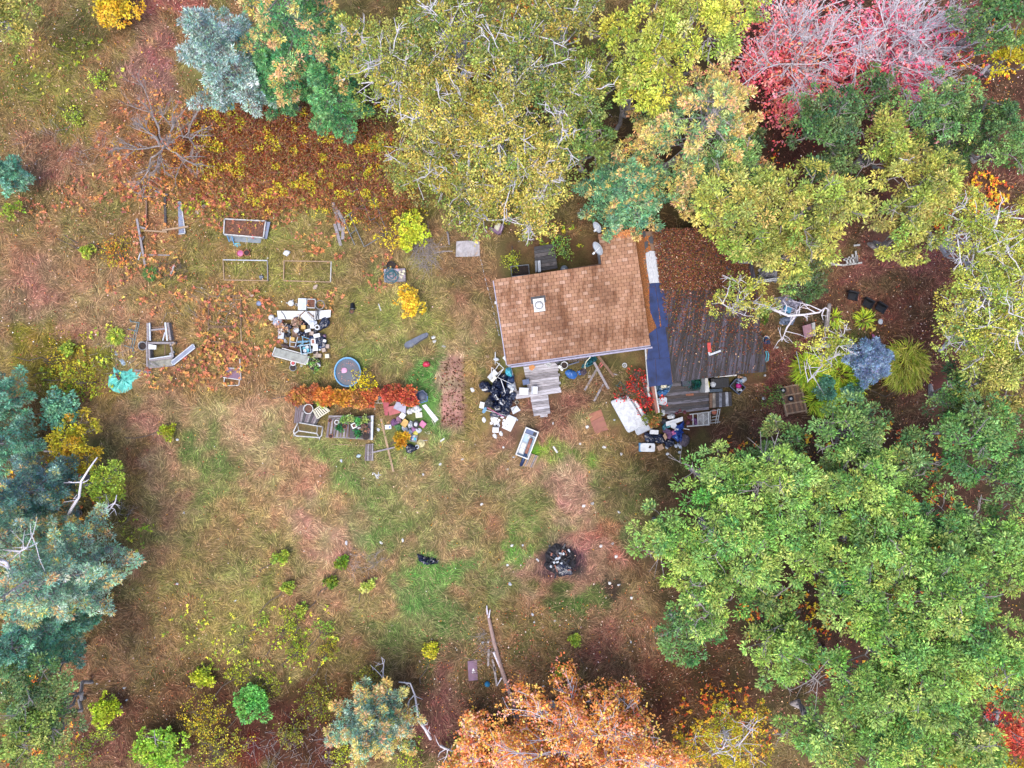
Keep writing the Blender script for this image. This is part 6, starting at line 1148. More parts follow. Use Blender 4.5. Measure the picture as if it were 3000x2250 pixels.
# hose box
t = thing('hose_box', 'weathered wooden box with a coiled teal hose on it', 'box', W(1158,806)); m = MB(); m.prism(PP(rect(1156,806,63,38,-3), .35), 0, .3); part('body', m, WOOD_GREY, t); boards(t, 'slat', (1125,788),(1187,786),(1188,824),(1125,827), 4, .335, .03, [pm('lilac_wood', (178,164,178), .8, .25, 5), WOOD_GREY], .012, .01, 3)
t2 = thing('garden_hose', 'teal garden hose coiled on the left of the weathered box', 'hose', W(1145,800,.35)); g = np.random.default_rng(9)
for i in range(5): m = MB(); cx, cy, r0 = 1146 + g.normal(0,5), 803 + g.normal(0,4), g.uniform(10,17); m.tube([W(cx + r0*math.cos(a)*1.1, cy + r0*math.sin(a), .39 + .03*i + .02*math.sin(a*2)) for a in np.linspace(0, 6.283, 21)[:-1]], .022, 6, closed=True); part('coil', m, TEAL, t2)
m = MB(); m.tube([W(1116,790,.03),W(1122,782,.05),W(1140,776,.05),W(1150,786,.2),W(1152,806,.4),W(1148,830,.05)], .022, 6); part('loose_end', m, TEAL, t2)
for i, (px, py) in enumerate([(1172,798),(1180,803),(1168,808),(1177,812),(1183,795)]): m = MB(); m.blob(W(px,py,.336), (.07,.09,.05), i, .2, i); solo('shell', 'pale shell lying on the weathered box by the hose', 'shell', m, CREAM, 'pale shells on the weathered box')
pot('black pot behind the hose box', 1145, 778, 13, 0, .3, BLACK, SOIL, group=None)
# pipe frame and grey boards by the brambles
t = thing('pipework', 'collapsed thin pipe frame among the brambles', 'frame', W(1060,640)); Z = .5
for a, b in (((1003,641),(1068,597)),((1046,551),(1085,647)),((1085,647),(1114,628)),((1114,628),(1091,583)),((1023,627),(1067,723)),((1067,723),(1135,682)),((1135,682),(1116,636)),((1028,685),(1043,674)),((1005,638),(1039,717)),((1022,567),(1071,541))): m = MB(); m.tube([W(*a, Z*.6), W(*b, Z*.4)], .022, 6); part('pipe', m, GREY, t)
for a, b, lab in (((976,594),(998,676),'grey weathered board at the left end of the board stack by the pipe frame'),((984,606),(1010,656),'grey weathered board crossing the stack by the pipe frame'),((1009,638),(1004,702),'grey weathered board nearest the pipe frame'),((981,656),(999,720),'pale round weathered post lowest by the pipe frame')): plank(lab, a, b, 9, .06, .02, WOOD_GREY, .06)
plank('short white stake in the lawn left of the golden bush', (1109,890), (1116,910), 3, .03, .03, WHITE_PAINT, .03, None)
# cold frames and raised beds, upper left
ZC = .25
t = thing('raised_bed', 'white rimmed raised bed full of leafy soil in the garden', 'raised bed', W(718,670)); tl, tr, br, bl = (657,641),(778,647),(771,696),(655,686)
m = MB(); m.prism(PP([tl, tr, br, bl], ZC), 0, .3, inset=.02); part('soil', m, LITTER, t)
for a, b in ((tl,tr),(tr,br),(br,bl),(bl,tl)): m = MB(); A, B = W(*a,.4), W(*b,.4); d = B - A; m.box(((A.x+B.x)/2, (A.y+B.y)/2, .2), (d.length + .05, .06, .4), rz=math.atan2(d.y, d.x)); part('side', m, WHITE_PAINT, t)
slabthing('window_pane', 'blue grey pane leaning at the right end of the white raised bed', 'pane', [(780,650),(792,650),(782,700),(773,698)], .25, .03, BLUEPANE)
t = thing('glass_frame', 'teal framed glass sash leaning at the front of the raised bed', 'window frame', W(700,702)); m = MB(); m.prism(PP([(664,690),(766,697),(762,712),(670,706)], .15), .08, .1); part('pane', m, GLASSY, t)
for a, b in (((665,690),(672,708)),((679,692),(686,716))): m = MB(); m.tube([W(*a,.3), W(*b,.05)], .03, 5); part('bar', m, SKYB, t)
slabthing('scrap', 'turquoise scrap below the teal sash', 'scrap', [(686,712),(702,711),(706,720),(694,725),(687,721)], 0, .03, AQUA)
pot('terracotta pot below the white raised bed, left of two', 703, 742, 10, 0, .28, TERRA, PINK); pot('terracotta pot below the white raised bed, right of two', 722, 740, 9, 0, .28, TERRA, SOIL)
def lowbed(label, pts, mats, skip=()):
    t = thing('raised_bed', label, 'raised bed', W(*pts[0]), 'low overgrown beds'); n = len(pts)
    for i in range(n):
        if i in skip: continue
        A, B = W(*pts[i],.12), W(*pts[(i+1) % n],.12); d = B - A; m = MB(); m.box(((A.x+B.x)/2, (A.y+B.y)/2, .06), (d.length, .05, .12), rz=math.atan2(d.y, d.x)); part('board', m, mats[i % len(mats)], t)
    return t
lowbed('low overgrown bed with a thin grey frame, left one of the row', [(653,761),(783,763),(784,822),(656,820)], [PALE, WOOD_GREY, WOOD_TAN, WOOD_TAN]); lowbed('low overgrown bed with a white right edge, right one of the row', [(832,764),(970,766),(968,826),(830,822)], [WOOD_TAN, WHITE_PAINT, WOOD_TAN, WOOD_TAN])
lowbed('low overgrown bed among sumac, upper one', [(612,868),(705,866),(706,956),(610,955)], [WOOD_BROWN, WOOD_BROWN]); lowbed('low overgrown bed among sumac, lower one', [(610,960),(705,960),(707,1003),(606,1000)], [WOOD_BROWN, WOOD_TAN])
m = MB(); m.blob(W(842,742,0), (.17,.15,.14), .3, .25, 4); solo('plastic_bag', 'crumpled white bag above the right low bed', 'plastic bag', m, WHITE); m = MB(); m.blob(W(767,813,0), (.13,.12,.12), .3, .25, 9); solo('scrap', 'dark grey lump in the corner of the left low bed', 'scrap', m, GREY)
pot('small pink terracotta pot between the garden beds', 737, 863, 7.5, 0, .2, TERRA, TAN); pot('small blue grey pot between the garden beds', 758, 889, 7, 0, .2, pm('blue_grey_pot', (120,135,170), .6, .15, 6), pm('blue_grey_fill', (140,155,190), .6, .15, 6))
m = MB(); m.blob(W(925,841,0), (.15,.1,.08), .8, .25, 4); solo('scrap', 'beige scrap under the right low bed', 'scrap', m, TAN)
for i, (px, py, r0) in enumerate([(577,622,30),(586,613,-10),(596,606,40),(601,603,20),(590,618,15)]): slabthing('brick', ['leftmost pale brick of the short row in the grass','second pale brick from the left in the short row','topmost pale brick of the short row in the grass','rightmost pale brick of the short row in the grass','lower pale brick in the middle of the short row'][i], 'brick', rect(px, py, 11, 7, r0), 0, .07, TAN, 'pale bricks in the grass')
t = thing('cold_frame', 'fallen grey timber cold frame under the bare shrub tree', 'cold frame', W(430,700))
for a, b, w, z0, z1, mt in (((402,641),(427,783),6,.35,.02,WOOD_GREY),((408,665),(432,671),5,.2,.2,WOOD_GREY),((415,675),(490,680),4,.12,.1,WOOD_TAN),((476,675),(553,664),5,.2,.15,WOOD_TAN),((484,570),(486,660),7,.06,.06,WOOD_DARK),((430,570),(430,665),4,.1,.1,WOOD_BROWN),((423,693),(416,706),3,.1,.1,WOOD_GREY),((413,740),(406,762),3,.05,.05,PALE),((430,747),(498,748),3,.06,.06,WOOD_GREY),((455,560),(492,572),5,.1,.1,WOOD_GREY)):
    A, B = W(*a,z0), W(*b,z1); d = B - A; m = MB(); c = (A+B)/2; m.box((c.x, c.y, c.z + .03), (d.length, w/50, .06), rz=math.atan2(d.y, d.x), ry=-math.asin(d.z/d.length)); part('timber', m, mt, t)
def sash(label, pts, z, pane, frame=WHITE_PAINT, th=.05, wd=.05, name='window_sash', sides=(0,1,2,3), group='window sashes in the garden', zs_=None):
    t = thing(name, label, 'window', W(*pts[0], 0), group); zz = zs_ or [z]*len(pts); P = [W(*p, q) for p, q in zip(pts, zz)]
    if pane: m = MB(); m.prism([p.xy for p in P], [p.z - .005 for p in P], [p.z + .01 for p in P]); part('pane', m, pane, t)
    for i in sides:
        A, B = P[i], P[(i+1) % len(P)]; d = B - A; c = (A+B)/2; m = MB(); m.box((c.x, c.y, c.z + .008), (d.length + wd, wd, th), rz=math.atan2(d.y, d.x), ry=-math.asin(d.z/d.length)); part('frame', m, frame, t)
    return t
sash('narrow white framed sash beside the fallen cold frame', [(521,592),(531,592),(543,684),(524,686)], .1, BLUEPANE, sides=(0,1,2))
m = MB(); m.blob(W(507,791,.1), (.06,.3,.08), -.4, .1, 4, 10, 6); solo('branch', 'bleached piece of wood on the brush in the old bed', 'wood', m, WHITE_PAINT)
# cold frame group, lower left
t = thing('cold_frame', 'weathered open timber frame with a glass front at the lower left', 'cold frame', W(465,1020)); Z = .4
for a, b, w, mt in (((432,946),(433,998),6,WOOD_GREY),((439,946),(441,998),4,PALE),((485,945),(491,998),5,PALE),((491,945),(499,997),6,WOOD_GREY),((444,967),(484,963),5,WOOD_GREY),((446,960),(484,957),3,WOOD_BROWN),((484,974),(478,998),3,PALE),((433,1005),(510,1004),6,WOOD_GREY),((436,1008),(437,1050),6,WOOD_GREY),((500,1005),(508,1046),5,WOOD_GREY),((437,1055),(505,1046),7,WOOD_GREY),((438,1052),(504,1042),3,PALE),((431,1000),(432,1075),4,WOOD_GREY),((440,1062),(460,1075),3,WOOD_GREY),((500,1016),(515,1004),3,WOOD_TAN),((485,1010),(484,1040),2,WOOD_BROWN)):
    A, B = W(*a,Z), W(*b,Z); d = B - A; c = (A+B)/2; m = MB(); m.box((c.x, c.y, Z/2), (d.length, w/50, Z), rz=math.atan2(d.y, d.x)) if w > 5 else m.box((c.x, c.y, Z + .03), (d.length, w/50, .05), rz=math.atan2(d.y, d.x)); part('timber', m, mt, t)
sash('greenish glass sash leaning at the front of the open timber frame', [(433,1058),(506,1050),(510,1071),(436,1078)], .2, pm('murky_glass', (150,148,135), .25, .2, 5, bump=0), WOOD_GREY)
sash('blue grey window sash lying right of the open timber frame', [(501,1060),(566,1008),(572,1019),(508,1070)], .25, BLUEPANE, PALE, sides=(0,1,2,3))
bucket('dark bucket at the left of the open timber frame', 419, 1014, 12, 0, .4, GREY, fill=SOIL); slabthing('panel', 'white sheet on the corner of the open timber frame', 'panel', [(435,1008),(458,1012),(457,1024),(435,1023)], .46, .03, WHITE); slabthing('scrap', 'pale bottle shaped scrap inside the open timber frame', 'scrap', [(495,1036),(508,1028),(510,1034),(500,1044)], .0, .12, PALE)
t = thing('trellis', 'thin teal grey trellis lying left of the open timber frame', 'trellis', W(400,980))
for a, b in (((380,935),(384,942)),((381,942),(408,945)),((408,945),(388,1030)),((402,947),(384,1018)),((374,964),(401,970)),((373,990),(397,995)),((363,1012),(390,1020))): m = MB(); m.tube([W(*a,.1), W(*b,.1)], .025, 5); part('bar', m, pm('teal_grey', (112,140,145), .6, .2, 7), t)
m = MB(); m.sheet(PP([(316,1118),(320,1100),(334,1095),(331,1075),(340,1080),(352,1086),(372,1088),(388,1079),(388,1090),(410,1092),(414,1104),(396,1112),(386,1122),(388,1138),(368,1150),(350,1152),(332,1146),(318,1132)]), 0, .07, 33, 5, 4, jag=.012); solo('tarp', 'turquoise plastic sheet crumpled on the grass', 'tarp', m, TURQ)
m = MB(); m.sheet(PP([(337,1092),(345,1094),(353,1110),(348,1116),(340,1104)], .2), .2, .03, 3); solo('scrap', 'rust brown leaf mat lying on the turquoise sheet', 'scrap', m, LITTER)
m = MB(); m.sheet(PP([(350,1055),(358,1050),(368,1062),(368,1072),(360,1070)]), 0, .06, 5); solo('scrap', 'pale blue plastic scrap above the turquoise sheet', 'scrap', m, pm('ice_blue', (190,212,230), .5, .1, 6)); m = MB(); m.sheet(PP([(335,1030),(344,1028),(346,1040),(338,1042)]), 0, .04, 6); solo('scrap', 'tiny pale blue scrap above the larger one', 'scrap', m, pm('ice_blue', (190,212,230), .5, .1, 6))
plank('weathered plank right of the turquoise sheet', (395,1085), (444,1092), 6, .02, .02, WOOD_GREY)
sash('white sash holding leafy soil in the lower garden bed', [(668,1078),(705,1080),(706,1113),(655,1106)], .1, MAUVE, WHITE_PAINT, sides=(0,1,2)); sash('empty white frame below the leafy sash', [(658,1109),(702,1112),(700,1129),(655,1130)], .06, None, WHITE_PAINT, sides=(1,2,3)); plank('white upright edge above the leafy sash', (704,1052), (706,1080), 2.6, .08, .08, WHITE_PAINT, .1, None)

# ================= junk heap in the middle of the garden
BROWNB = pm('brown_leaf_bag', (92,70,66), .6, .35, 8)
def ZA(x, y): return (760 + x/3.966, 840 + y/3.966)
t = thing('watering_can', 'white watering can at the top left of the garden heap', 'watering can', W(851,887)); m = MB(); c = W(852,888,.25); m.lathe([(.16,0),(.17,.24),(.12,.28),(.12,.3),(0,.3)], (c.x, c.y, 0), 14); part('body', m, WHITE, t); m = MB(); m.tube([c + Vector((-.12,0,-.1)), c + Vector((-.26,.02,.02))], .03, 6); part('spout', m, WHITE, t); m = MB(); m.tube([c + Vector((.1,.12,-.05)), c + Vector((.16,.18,.06)), c + Vector((.05,.1,.12))], .02, 6); part('handle', m, WHITE, t)
bucket('white bottle beside the watering can', 869, 893, 4, 0, .25, WHITE, handle=False, name='bottle', cat='bottle')
boxthing('panel', 'pale upright panel at the top of the garden heap', 'panel', 885, 891, 25, 36, 1, 0, .3, PALE); 
t = thing('window_frame', 'small square white frame over brown leaves at the top of the heap', 'frame', W(911,889)); m = MB(); m.prism(PP(rect(911,889,22,22,2), .2), .1, .14); part('fill', m, LITTER, t)
for i in range(4): a = rect(911,889,25,25,2); A, B = W(*a[i],.22), W(*a[(i+1) % 4],.22); d = B - A; m = MB(); m.box(((A.x+B.x)/2,(A.y+B.y)/2,.11), (d.length+.04,.05,.22), rz=math.atan2(d.y,d.x)); part('side', m, WHITE_PAINT, t)
t = thing('wire_chair', 'dark wire hoop chair lying at the top right of the heap', 'chair', W(937,900)); m = MB(); m.tube([W(937 + 13*math.cos(a), 893 + 13*math.sin(a), .5) for a in np.linspace(0, 6.283, 19)[:-1]], .022, 5, closed=True); part('hoop', m, GREY, t)
for a, b in (((924,896),(934,934)),((932,905),(926,938)),((930,900),(922,905)),((925,900),(925,935)),((934,905),(932,935))): m = MB(); m.tube([W(*a,.5), W(*b,.3)], .02, 5); part('leg', m, DARK, t)
slabthing('panel', 'long white panel across the top of the garden heap', 'panel', [ZA(205,280),ZA(630,283),ZA(628,380),ZA(215,376)], .22, .06, WHITE); slabthing('panel', 'second white panel butting the right end of the long one', 'panel', [ZA(632,283),ZA(830,266),ZA(826,352),ZA(640,388)], .2, .06, WHITE)
poly('hose', 'dark cable curving over the left of the long white panel', 'cable', [(*ZA(250,285),.3),(*ZA(280,320),.31),(*ZA(300,360),.31),(*ZA(315,395),.3)], .02, DARK)
t = thing('shutter', 'white louvred shutter lying askew on the heap', 'shutter', W(*ZA(570,360))); q4 = [ZA(470,345),ZA(535,285),ZA(665,425),ZA(600,455)]; boards(t, 'slat', *q4, 5, .36, .03, WHITE, .02); bag('pale grey bag below the louvred shutter', *ZA(610,410), 24, 18, 20, .2, .2, PALE, 6, 'plastic_bag', 'plastic bag', None)
for (a, b) in ((ZA(465,340),ZA(530,285)),(ZA(560,290),ZA(630,350))): plank('dark cloth covered lath beside the louvred shutter', a, b, 3, .32, .34, WOOD_BROWN, .03, 'laths by the shutter')
t = thing('lamp_shade', 'round white lamp shade at the left of the heap', 'lamp shade', W(797,931)); m = MB(); m.lathe([(.17,0),(.18,.12),(.12,.17),(.05,.2),(0,.2)], W(797,931,0), 18); part('shade', m, WHITE, t, True); m = MB(); m.lathe([(.05,0),(.03,.05),(0,.06)], W(797,934,.18), 8); part('cap', m, GREY, t)
bag('clear grey plastic bag left of the two black planters', 814, 942, 26, 24, 20, 0, .25, pm('clear_bag', (176,182,196), .25, .25, 8, spec=.7), 2, 'plastic_bag', 'plastic bag', None)
DRY = [(160,130,110,3),(196,170,150,2)]
pot('large black round planter with dried stems, upper one on the heap', 870, 943, 15, .0, .42, BLACK, LITTER, DRY); pot('black round planter with dried stems, left one on the heap', 827, 960, 14, 0, .35, BLACK, LITTER, [(200,150,120,2),(210,190,180,1)])
slabthing('plywood', 'dark brown board under the middle of the heap', 'board', [ZA(375,490),ZA(480,500),ZA(470,600),ZA(385,585)], .05, .04, WOOD_BROWN); m = MB(); m.lathe([(.14,0),(.16,.2),(.0,.22)], W(*ZA(440,505),.09), 12); solo('jug', 'grey jug on the dark brown board', 'jug', m, PALE); slabthing('scrap', 'pale fan shaped scrap beside the grey jug', 'scrap', [ZA(395,500),ZA(430,480),ZA(440,540),ZA(420,550)], .1, .05, TAN)
for i, (x, y, w, h, r0, z, ht, mt, lab) in enumerate([
 (508,468,50,44,0,.1,.25,YELLOW,'yellow box in the middle of the heap'),(612,462,46,42,0,.1,.25,WHITE,'white cube shaped carton right of the yellow box'),(560,510,66,34,-15,.2,.14,WHITE,'white long carton below the yellow box'),(605,540,46,46,5,.1,.22,TAN,'tan square pot box in the middle of the heap'),
 (665,568,74,44,-12,.2,.16,WHITE,'white carton right of the tan box'),(250,565,66,74,5,0,.22,PALE,'pale blue grey carton at the left side of the heap'),(650,705,56,76,-4,.15,.18,WHITE,'tall white carton beside the blue dish tub'),(745,735,44,44,-15,.0,.28,TAN,'tan square pot, upper one of the lower right corner'),
 (790,692,40,44,5,0,.26,TAN,'tan square pot at the right edge of the heap'),(652,790,46,76,4,0,.25,TAN,'tall tan carton at the lower edge of the heap'),(695,800,46,44,4,0,.25,TAN,'tan square pot beside the tall tan carton'),(785,805,46,46,-4,0,.26,CREAM,'cream square pot at the lower right corner of the heap'),
 (755,628,34,30,10,.2,.2,WHITE,'small white box on the black tub'),(615,740,34,40,0,0,.2,PALE,'small pale box behind the tall white carton'),(570,465,34,36,0,0,.22,DARK,'dark square pot between the yellow and white boxes'),(700,732,18,18,0,.1,.12,WHITE,'tiny white box near the lower tan pots')]):
    boxthing('carton', lab, 'box', *ZA(x, y), w/3.966, h/3.966, r0, z, ht, mt, 'boxes and pots in the garden heap', lid=mt)
t = thing('ring_box', 'white eight sided ring on the right of the heap', 'ring', W(*ZA(672,472))); m = MB(); m.tube([W(672/3.966 + 760 + 6.5*math.cos(a), 840 + 472/3.966 + 6.5*math.sin(a), .3) for a in np.linspace(0, 6.283, 9)[:-1]], .05, 6, closed=True); part('ring', m, WHITE, t)
bag('black crumpled sack at the upper right of the heap', *ZA(755,425), 22, 40, 35, 0, .35, BAG, 51, 'sack', 'sack', None); bag('black bag at the right middle of the heap', *ZA(715,640), 30, 30, 0, 0, .3, BAG, 52, 'sack', 'sack', None); bag('black bag below the white long carton', *ZA(540,560), 22, 18, 0, 0, .22, BAG, 53, 'sack', 'sack', None); bag('dark lump at the lower right of the heap', *ZA(725,690), 22, 16, 0, 0, .22, NAVY, 54, 'sack', 'sack', None); bag('dusty plum cloth right of the white cartons', *ZA(750,580), 14, 12, 0, 0, .2, MAUVE, 55, 'cloth_bundle', 'cloth bundle', None)
t = thing('basin', 'white toilet cistern with an open dark top on the heap', 'cistern', W(*ZA(620,642))); openpts = rect(*ZA(620,642), 15, 19, -6)
m = MB(); m.prism(PP(openpts, .35), .1, .3); part('body', m, WHITE, t); m = MB(); m.prism(PP(rect(*ZA(622,638), 7, 11, -6), .32), .3, .31); part('opening', m, RUSTB, t)
openbox('dish_tub', 'navy tub with turquoise plates in it on the heap', 'tub', *ZA(537,725), 29, 25, -10, .05, .28, NAVY, 2.2, None, rim=pm('ice_rim', (190,220,232), .4, .1, 6))
for i, (x, y) in enumerate([(520,720),(555,705),(560,740),(530,745)]): m = MB(); m.lathe([(.07,0),(.11,.03),(.11,.04),(.05,.02),(0,.02)], W(*ZA(x, y), .1 + .03*i), 14); solo('plate', 'turquoise plate in the navy tub', 'plate', m, [AQUA, PALE][i % 2], 'plates in the navy tub')
def tubechair(label, seat, mat, px, z0, pairs, group=None, seatmat=YELLOW, nm='chair'):
    t = thing(nm, label, 'chair', W(*px, 0), group)
    for a, b in pairs: m = MB(); m.tube([W(*a, z0), W(*b, z0 + .05)], .022, 6); part('frame_tube', m, mat, t)
    if seat: m = MB(); m.prism(PP(rect(*seat), z0 + .05), z0, z0 + .07, inset=.08); part('seat', m, seatmat, t)
    return t
tubechair('white tubed chair with a yellow seat on the heap', (*ZA(385,607), 12, 11, 10), PALE, ZA(400,640), .35, [(ZA(360,575),ZA(352,690)),(ZA(352,690),ZA(415,700)),(ZA(415,700),ZA(445,585)),(ZA(356,640),ZA(430,650))])
tubechair('blue tubed chair frame lying in the middle of the heap', None, pm('light_blue_tube', (130,185,215), .4, .1, 6), ZA(520,620), .32, [(ZA(490,575),ZA(590,610)),(ZA(440,635),ZA(580,630)),(ZA(440,650),ZA(560,640)),(ZA(580,610),ZA(590,660)),(ZA(500,580),ZA(510,690)),(ZA(440,695),ZA(510,655))])
m = MB(); m.sheet(PP([ZA(260,605),ZA(300,600),ZA(330,650),ZA(310,655),ZA(300,630),ZA(270,625)]), .0, .08, 4); solo('plastic_bag', 'torn white plastic bag left of the chair', 'plastic bag', m, WHITE); m = MB(); m.sheet(PP([ZA(315,430),ZA(345,470),ZA(370,550),ZA(345,555),ZA(325,500)]), .0, .1, 4); solo('plastic_bag', 'white torn sheet between the two black planters', 'plastic bag', m, PALE)
sash('long white framed glass sash along the lower edge of the heap', [ZA(185,708),ZA(580,812),ZA(548,906),ZA(150,800)], .25, pm('cloudy_glass', (122,128,122), .2, .4, 3, bump=0, spec=.8), WHITE_PAINT, .06, .06, sides=(1,2,3)); plank('white trim strip behind the long glass sash', ZA(265,715), ZA(560,795), 3, .2, .2, WHITE_PAINT, .05, None)
t = thing('paint_tin', 'white ring shaped tin below the long glass sash', 'tin', W(859,1064)); m = MB(); m.tube([W(859 + 7*math.cos(a), 1064 + 6.5*math.sin(a), .2) for a in np.linspace(0, 6.283, 15)[:-1]], .03, 6, closed=True); part('rim', m, WHITE, t); m = MB(); m.lathe([(.13,0),(.13,.18),(0,.18)], W(859,1064,0), 14); part('body', m, REDP, t)
pot('grey pot at the bottom left of the heap', 858, 1077, 10, 0, .15, GREY, SOIL); pot('black pot with green weeds below the heap', 921, 1066, 18, 0, .3, BLACK, SOIL, [(110,150,80,3),(170,160,120,1)]); m = MB(); m.blob(W(*ZA(690,905),.3), (.06,.16,.05), .8, .1, 3); solo('scrap', 'white scrap on the rim of the weed pot', 'scrap', m, WHITE); slabthing('scrap', 'blue grey scrap below the glass sash', 'scrap', rect(883,1070,7,10,10), 0, .04, PALE)
bucket('black bucket tipped over right of the heap', 1031, 889, 8, 0, .35, BLACK, tilt=1.3, rz=.1); pot('brown shadow below the tipped bucket, shaped as a low dark pot', 1030, 912, 7, 0, .12, DARK, LITTER, group=None)  # the second pot shape is added to stand for the bucket's brown shadow
for i, (x, y, w, h, z, mt, lab) in enumerate([(330,560,16,14,0,DARK,'charcoal bag left of the dark brown board in the heap'),(345,465,18,14,.1,BAG,'black bag between the two round black planters'),(520,420,18,14,0,BAG,'black bag under the louvred shutter'),(650,520,16,14,.05,DARK,'charcoal bag in the right middle of the heap'),(470,545,14,18,.05,BAG,'black bag right of the dark brown board'),(600,600,14,12,.05,NAVY,'navy bag above the white cistern'),(690,600,16,16,.05,BAG,'black bag among the tan pots'),(440,690,20,14,0,BROWNB,'dark brown leaf bag left of the navy dish tub'),(300,690,24,12,0,BROWNB,'dark brown leaf bag above the long glass sash')]): bag(lab, *ZA(x, y), w, h, i*25, z, .24, mt, 200+i, 'bin_bag', 'rubbish bag', 'dark bags in the garden heap')
for i, (x, y, r) in enumerate([(575,555,5.5),(715,560,5),(500,640,5),(680,470,4),(640,765,4.5),(560,640,4.5)]): pot(['round black pot left of the tan box in the heap','round black pot on the plum cloth side of the heap','round black pot behind the blue chair frame','round black pot beside the white eight sided ring','round black pot above the tall tan carton','round black pot under the blue chair frame'][i], *ZA(x, y), r, .12, .2, BLACK, SOIL, group='plant pots')
# ================= pool, hedge side, plant bench
t = thing('kiddie_pool', 'round blue paddling pool of dark water', 'paddling pool', W(1018,1090)); c = W(1018,1090,.35); m = MB(); prof = [(.78,0),(.80,.02),(.82,.3),(.87,.33),(.87,.37),(.80,.37),(.765,.3),(.75,.06)]; m.lathe(prof, (c.x, c.y, 0), 36, .90, 1.0); part('wall', m, SKYB, t); m = MB(); m.lathe([(.775,-.02),(.775,0),(0,0)], (c.x, c.y, .27), 36, .9, 1.0); part('water', m, WATER, t)
m = MB(); m.blob(W(1009,1085,.26), (.17,.17,.06), .3, .1, 3); solo('float', 'pale pink float on the pool water', 'float', m, pm('pale_pink', (232,170,205), .5, .1, 6))
g = np.random.default_rng(66); k = 46; a = g.choice([2.2, 4.2, 1.3], k) + g.normal(0, .45, k); rr = g.uniform(.35, .72, k)**.6*.74; lm = MB(); lm.add(*leaflets(c.x + rr*np.cos(a)*.9, c.y + rr*np.sin(a), np.full(k, .278), g, .065, .5, lin(pickcol(g, k, [(190,140,130,3),(150,90,70,2)]))*KF, tilt=.05)); setting('floating_leaves', lm, LEAF, 'stuff', 'fallen leaves floating on the pool water')
t = thing('fuel_can', 'red jug with a pale cap on the grass right of the pool', 'jug', W(1250,1067)); m = MB(); m.blob(W(1250,1067,0), (.22,.18,.2), .1, .08, 3, 16, 8, pleat=.01); part('body', m, pm('pinkish_red', (206,50,80), .4, .12, 6), t, True); m = MB(); m.prism(PP(rect(1252,1065,9,5,10), .25), .2, .28); part('cap', m, PALE, t)
t = thing('ironing_board', 'slate grey pointed board lying on the lawn above the dirt strip', 'board', W(1218,998)); P_ = [(1186,1017),(1184,1009),(1190,1002),(1206,994),(1238,978),(1250,974),(1256,979),(1250,986),(1232,996),(1208,1014),(1196,1018)]; m = MB(); m.prism(PP(P_, .14), .08, .14); part('top', m, pm('slate_grey', (105,112,130), .7, .18, 5), t); m = MB(); m.prism(PP([(x + 1, y + 4) for x, y in P_], .07), 0, .075); part('base', m, DARK, t)
for px, py, lab, mt in ((1270,988,'white scrap right of the slate grey board',WHITE),(1300,1016,'pale lid near the top of the dirt strip',PALE),(1273,1000,'tiny white scrap below the slate grey board',WHITE)): m = MB(); m.blob(W(px,py,0), (.13,.1,.06), .4, .2, int(px)); solo('scrap', lab, 'scrap', m, mt)
t = thing('grill_cover', 'navy six sided bin with a blue handle at the end of the hedge', 'bin', W(1236,1163)); m = MB(); c = W(1235,1160,.5); m.lathe([(.26,0),(.34,.45),(.36,.5),(.3,.5),(.27,.42),(.18,.44),(0,.46)], (c.x, c.y, 0), 6, rz=.3); part('body', m, pm('navy_bin', (48,66,98), .5, .2, 6), t); m = MB(); m.tube([W(1226,1172,.4), W(1230,1181,.35), W(1252,1174,.35), W(1252,1160,.4)], .035, 6); part('handle', m, BLUE, t)
m = MB(); m.blob(W(1217,1147,0), (.14,.1,.2), -.3, .2, 3); solo('scrap', 'pale cup lying against the navy bin', 'cup', m, PALE)
tubechair('rusty white metal chair standing at the hedge above the red boards', None, pm('old_white_metal', (205,196,180), .7, .25, 9), (1106,1178), .5, [((1092,1165),(1120,1166)),((1092,1165),(1094,1180)),((1120,1166),(1121,1180)),((1094,1180),(1121,1181)),((1096,1182),(1099,1200)),((1107,1166),(1108,1180)),((1100,1166),(1104,1174)),((1118,1160),(1120,1170))]); bag('grey bag hanging on the rusty chair', 1112, 1166, 12, 10, 0, .4, .2, GREY, 3, 'plastic_bag', 'plastic bag', None)
slabthing('board', 'dull red board under the hedge, left one', 'board', [(1121,1176),(1140,1180),(1136,1217),(1127,1217)], .1, .06, pm('dull_red', (176,84,92), .75, .15, 5)); slabthing('board', 'faded red board lying slanted below the hedge', 'board', [(1135,1192),(1155,1188),(1174,1209),(1140,1218)], .16, .05, ROSE)
slabthing('board', 'lavender grey board overlapping the faded red one', 'board', [(1162,1176),(1190,1186),(1188,1212),(1152,1196)], .22, .04, pm('lavender_board', (178,176,196), .7, .1, 5)); bag('white bag on the grass right of the lavender board, larger one', 1218, 1199, 28, 20, -10, 0, .26, WHITE, 2, 'plastic_bag', 'plastic bag', None); bag('small white bag between the lavender board and the larger bag', 1200, 1205, 14, 16, 10, 0, .2, WHITE, 3, 'plastic_bag', 'plastic bag', None)
boxthing('carton', 'white square carton below the white bags', 'box', 1227, 1216, 19, 15, -6, 0, .12, WHITE, lid=CREAM); slabthing('plank', 'white board lying beside the bare dirt strip', 'board', [(1236,1188),(1247,1184),(1285,1229),(1274,1238)], 0, .05, WHITE); boxthing('carton', 'white and blue carton at the left of the clothes heap', 'box', 1137, 1251, 19, 13, -4, 0, .1, WHITE); slabthing('label', 'blue patch on the white carton left of the clothes heap', 'label', rect(1142,1251,4,7,8), .1, .006, BLUE)
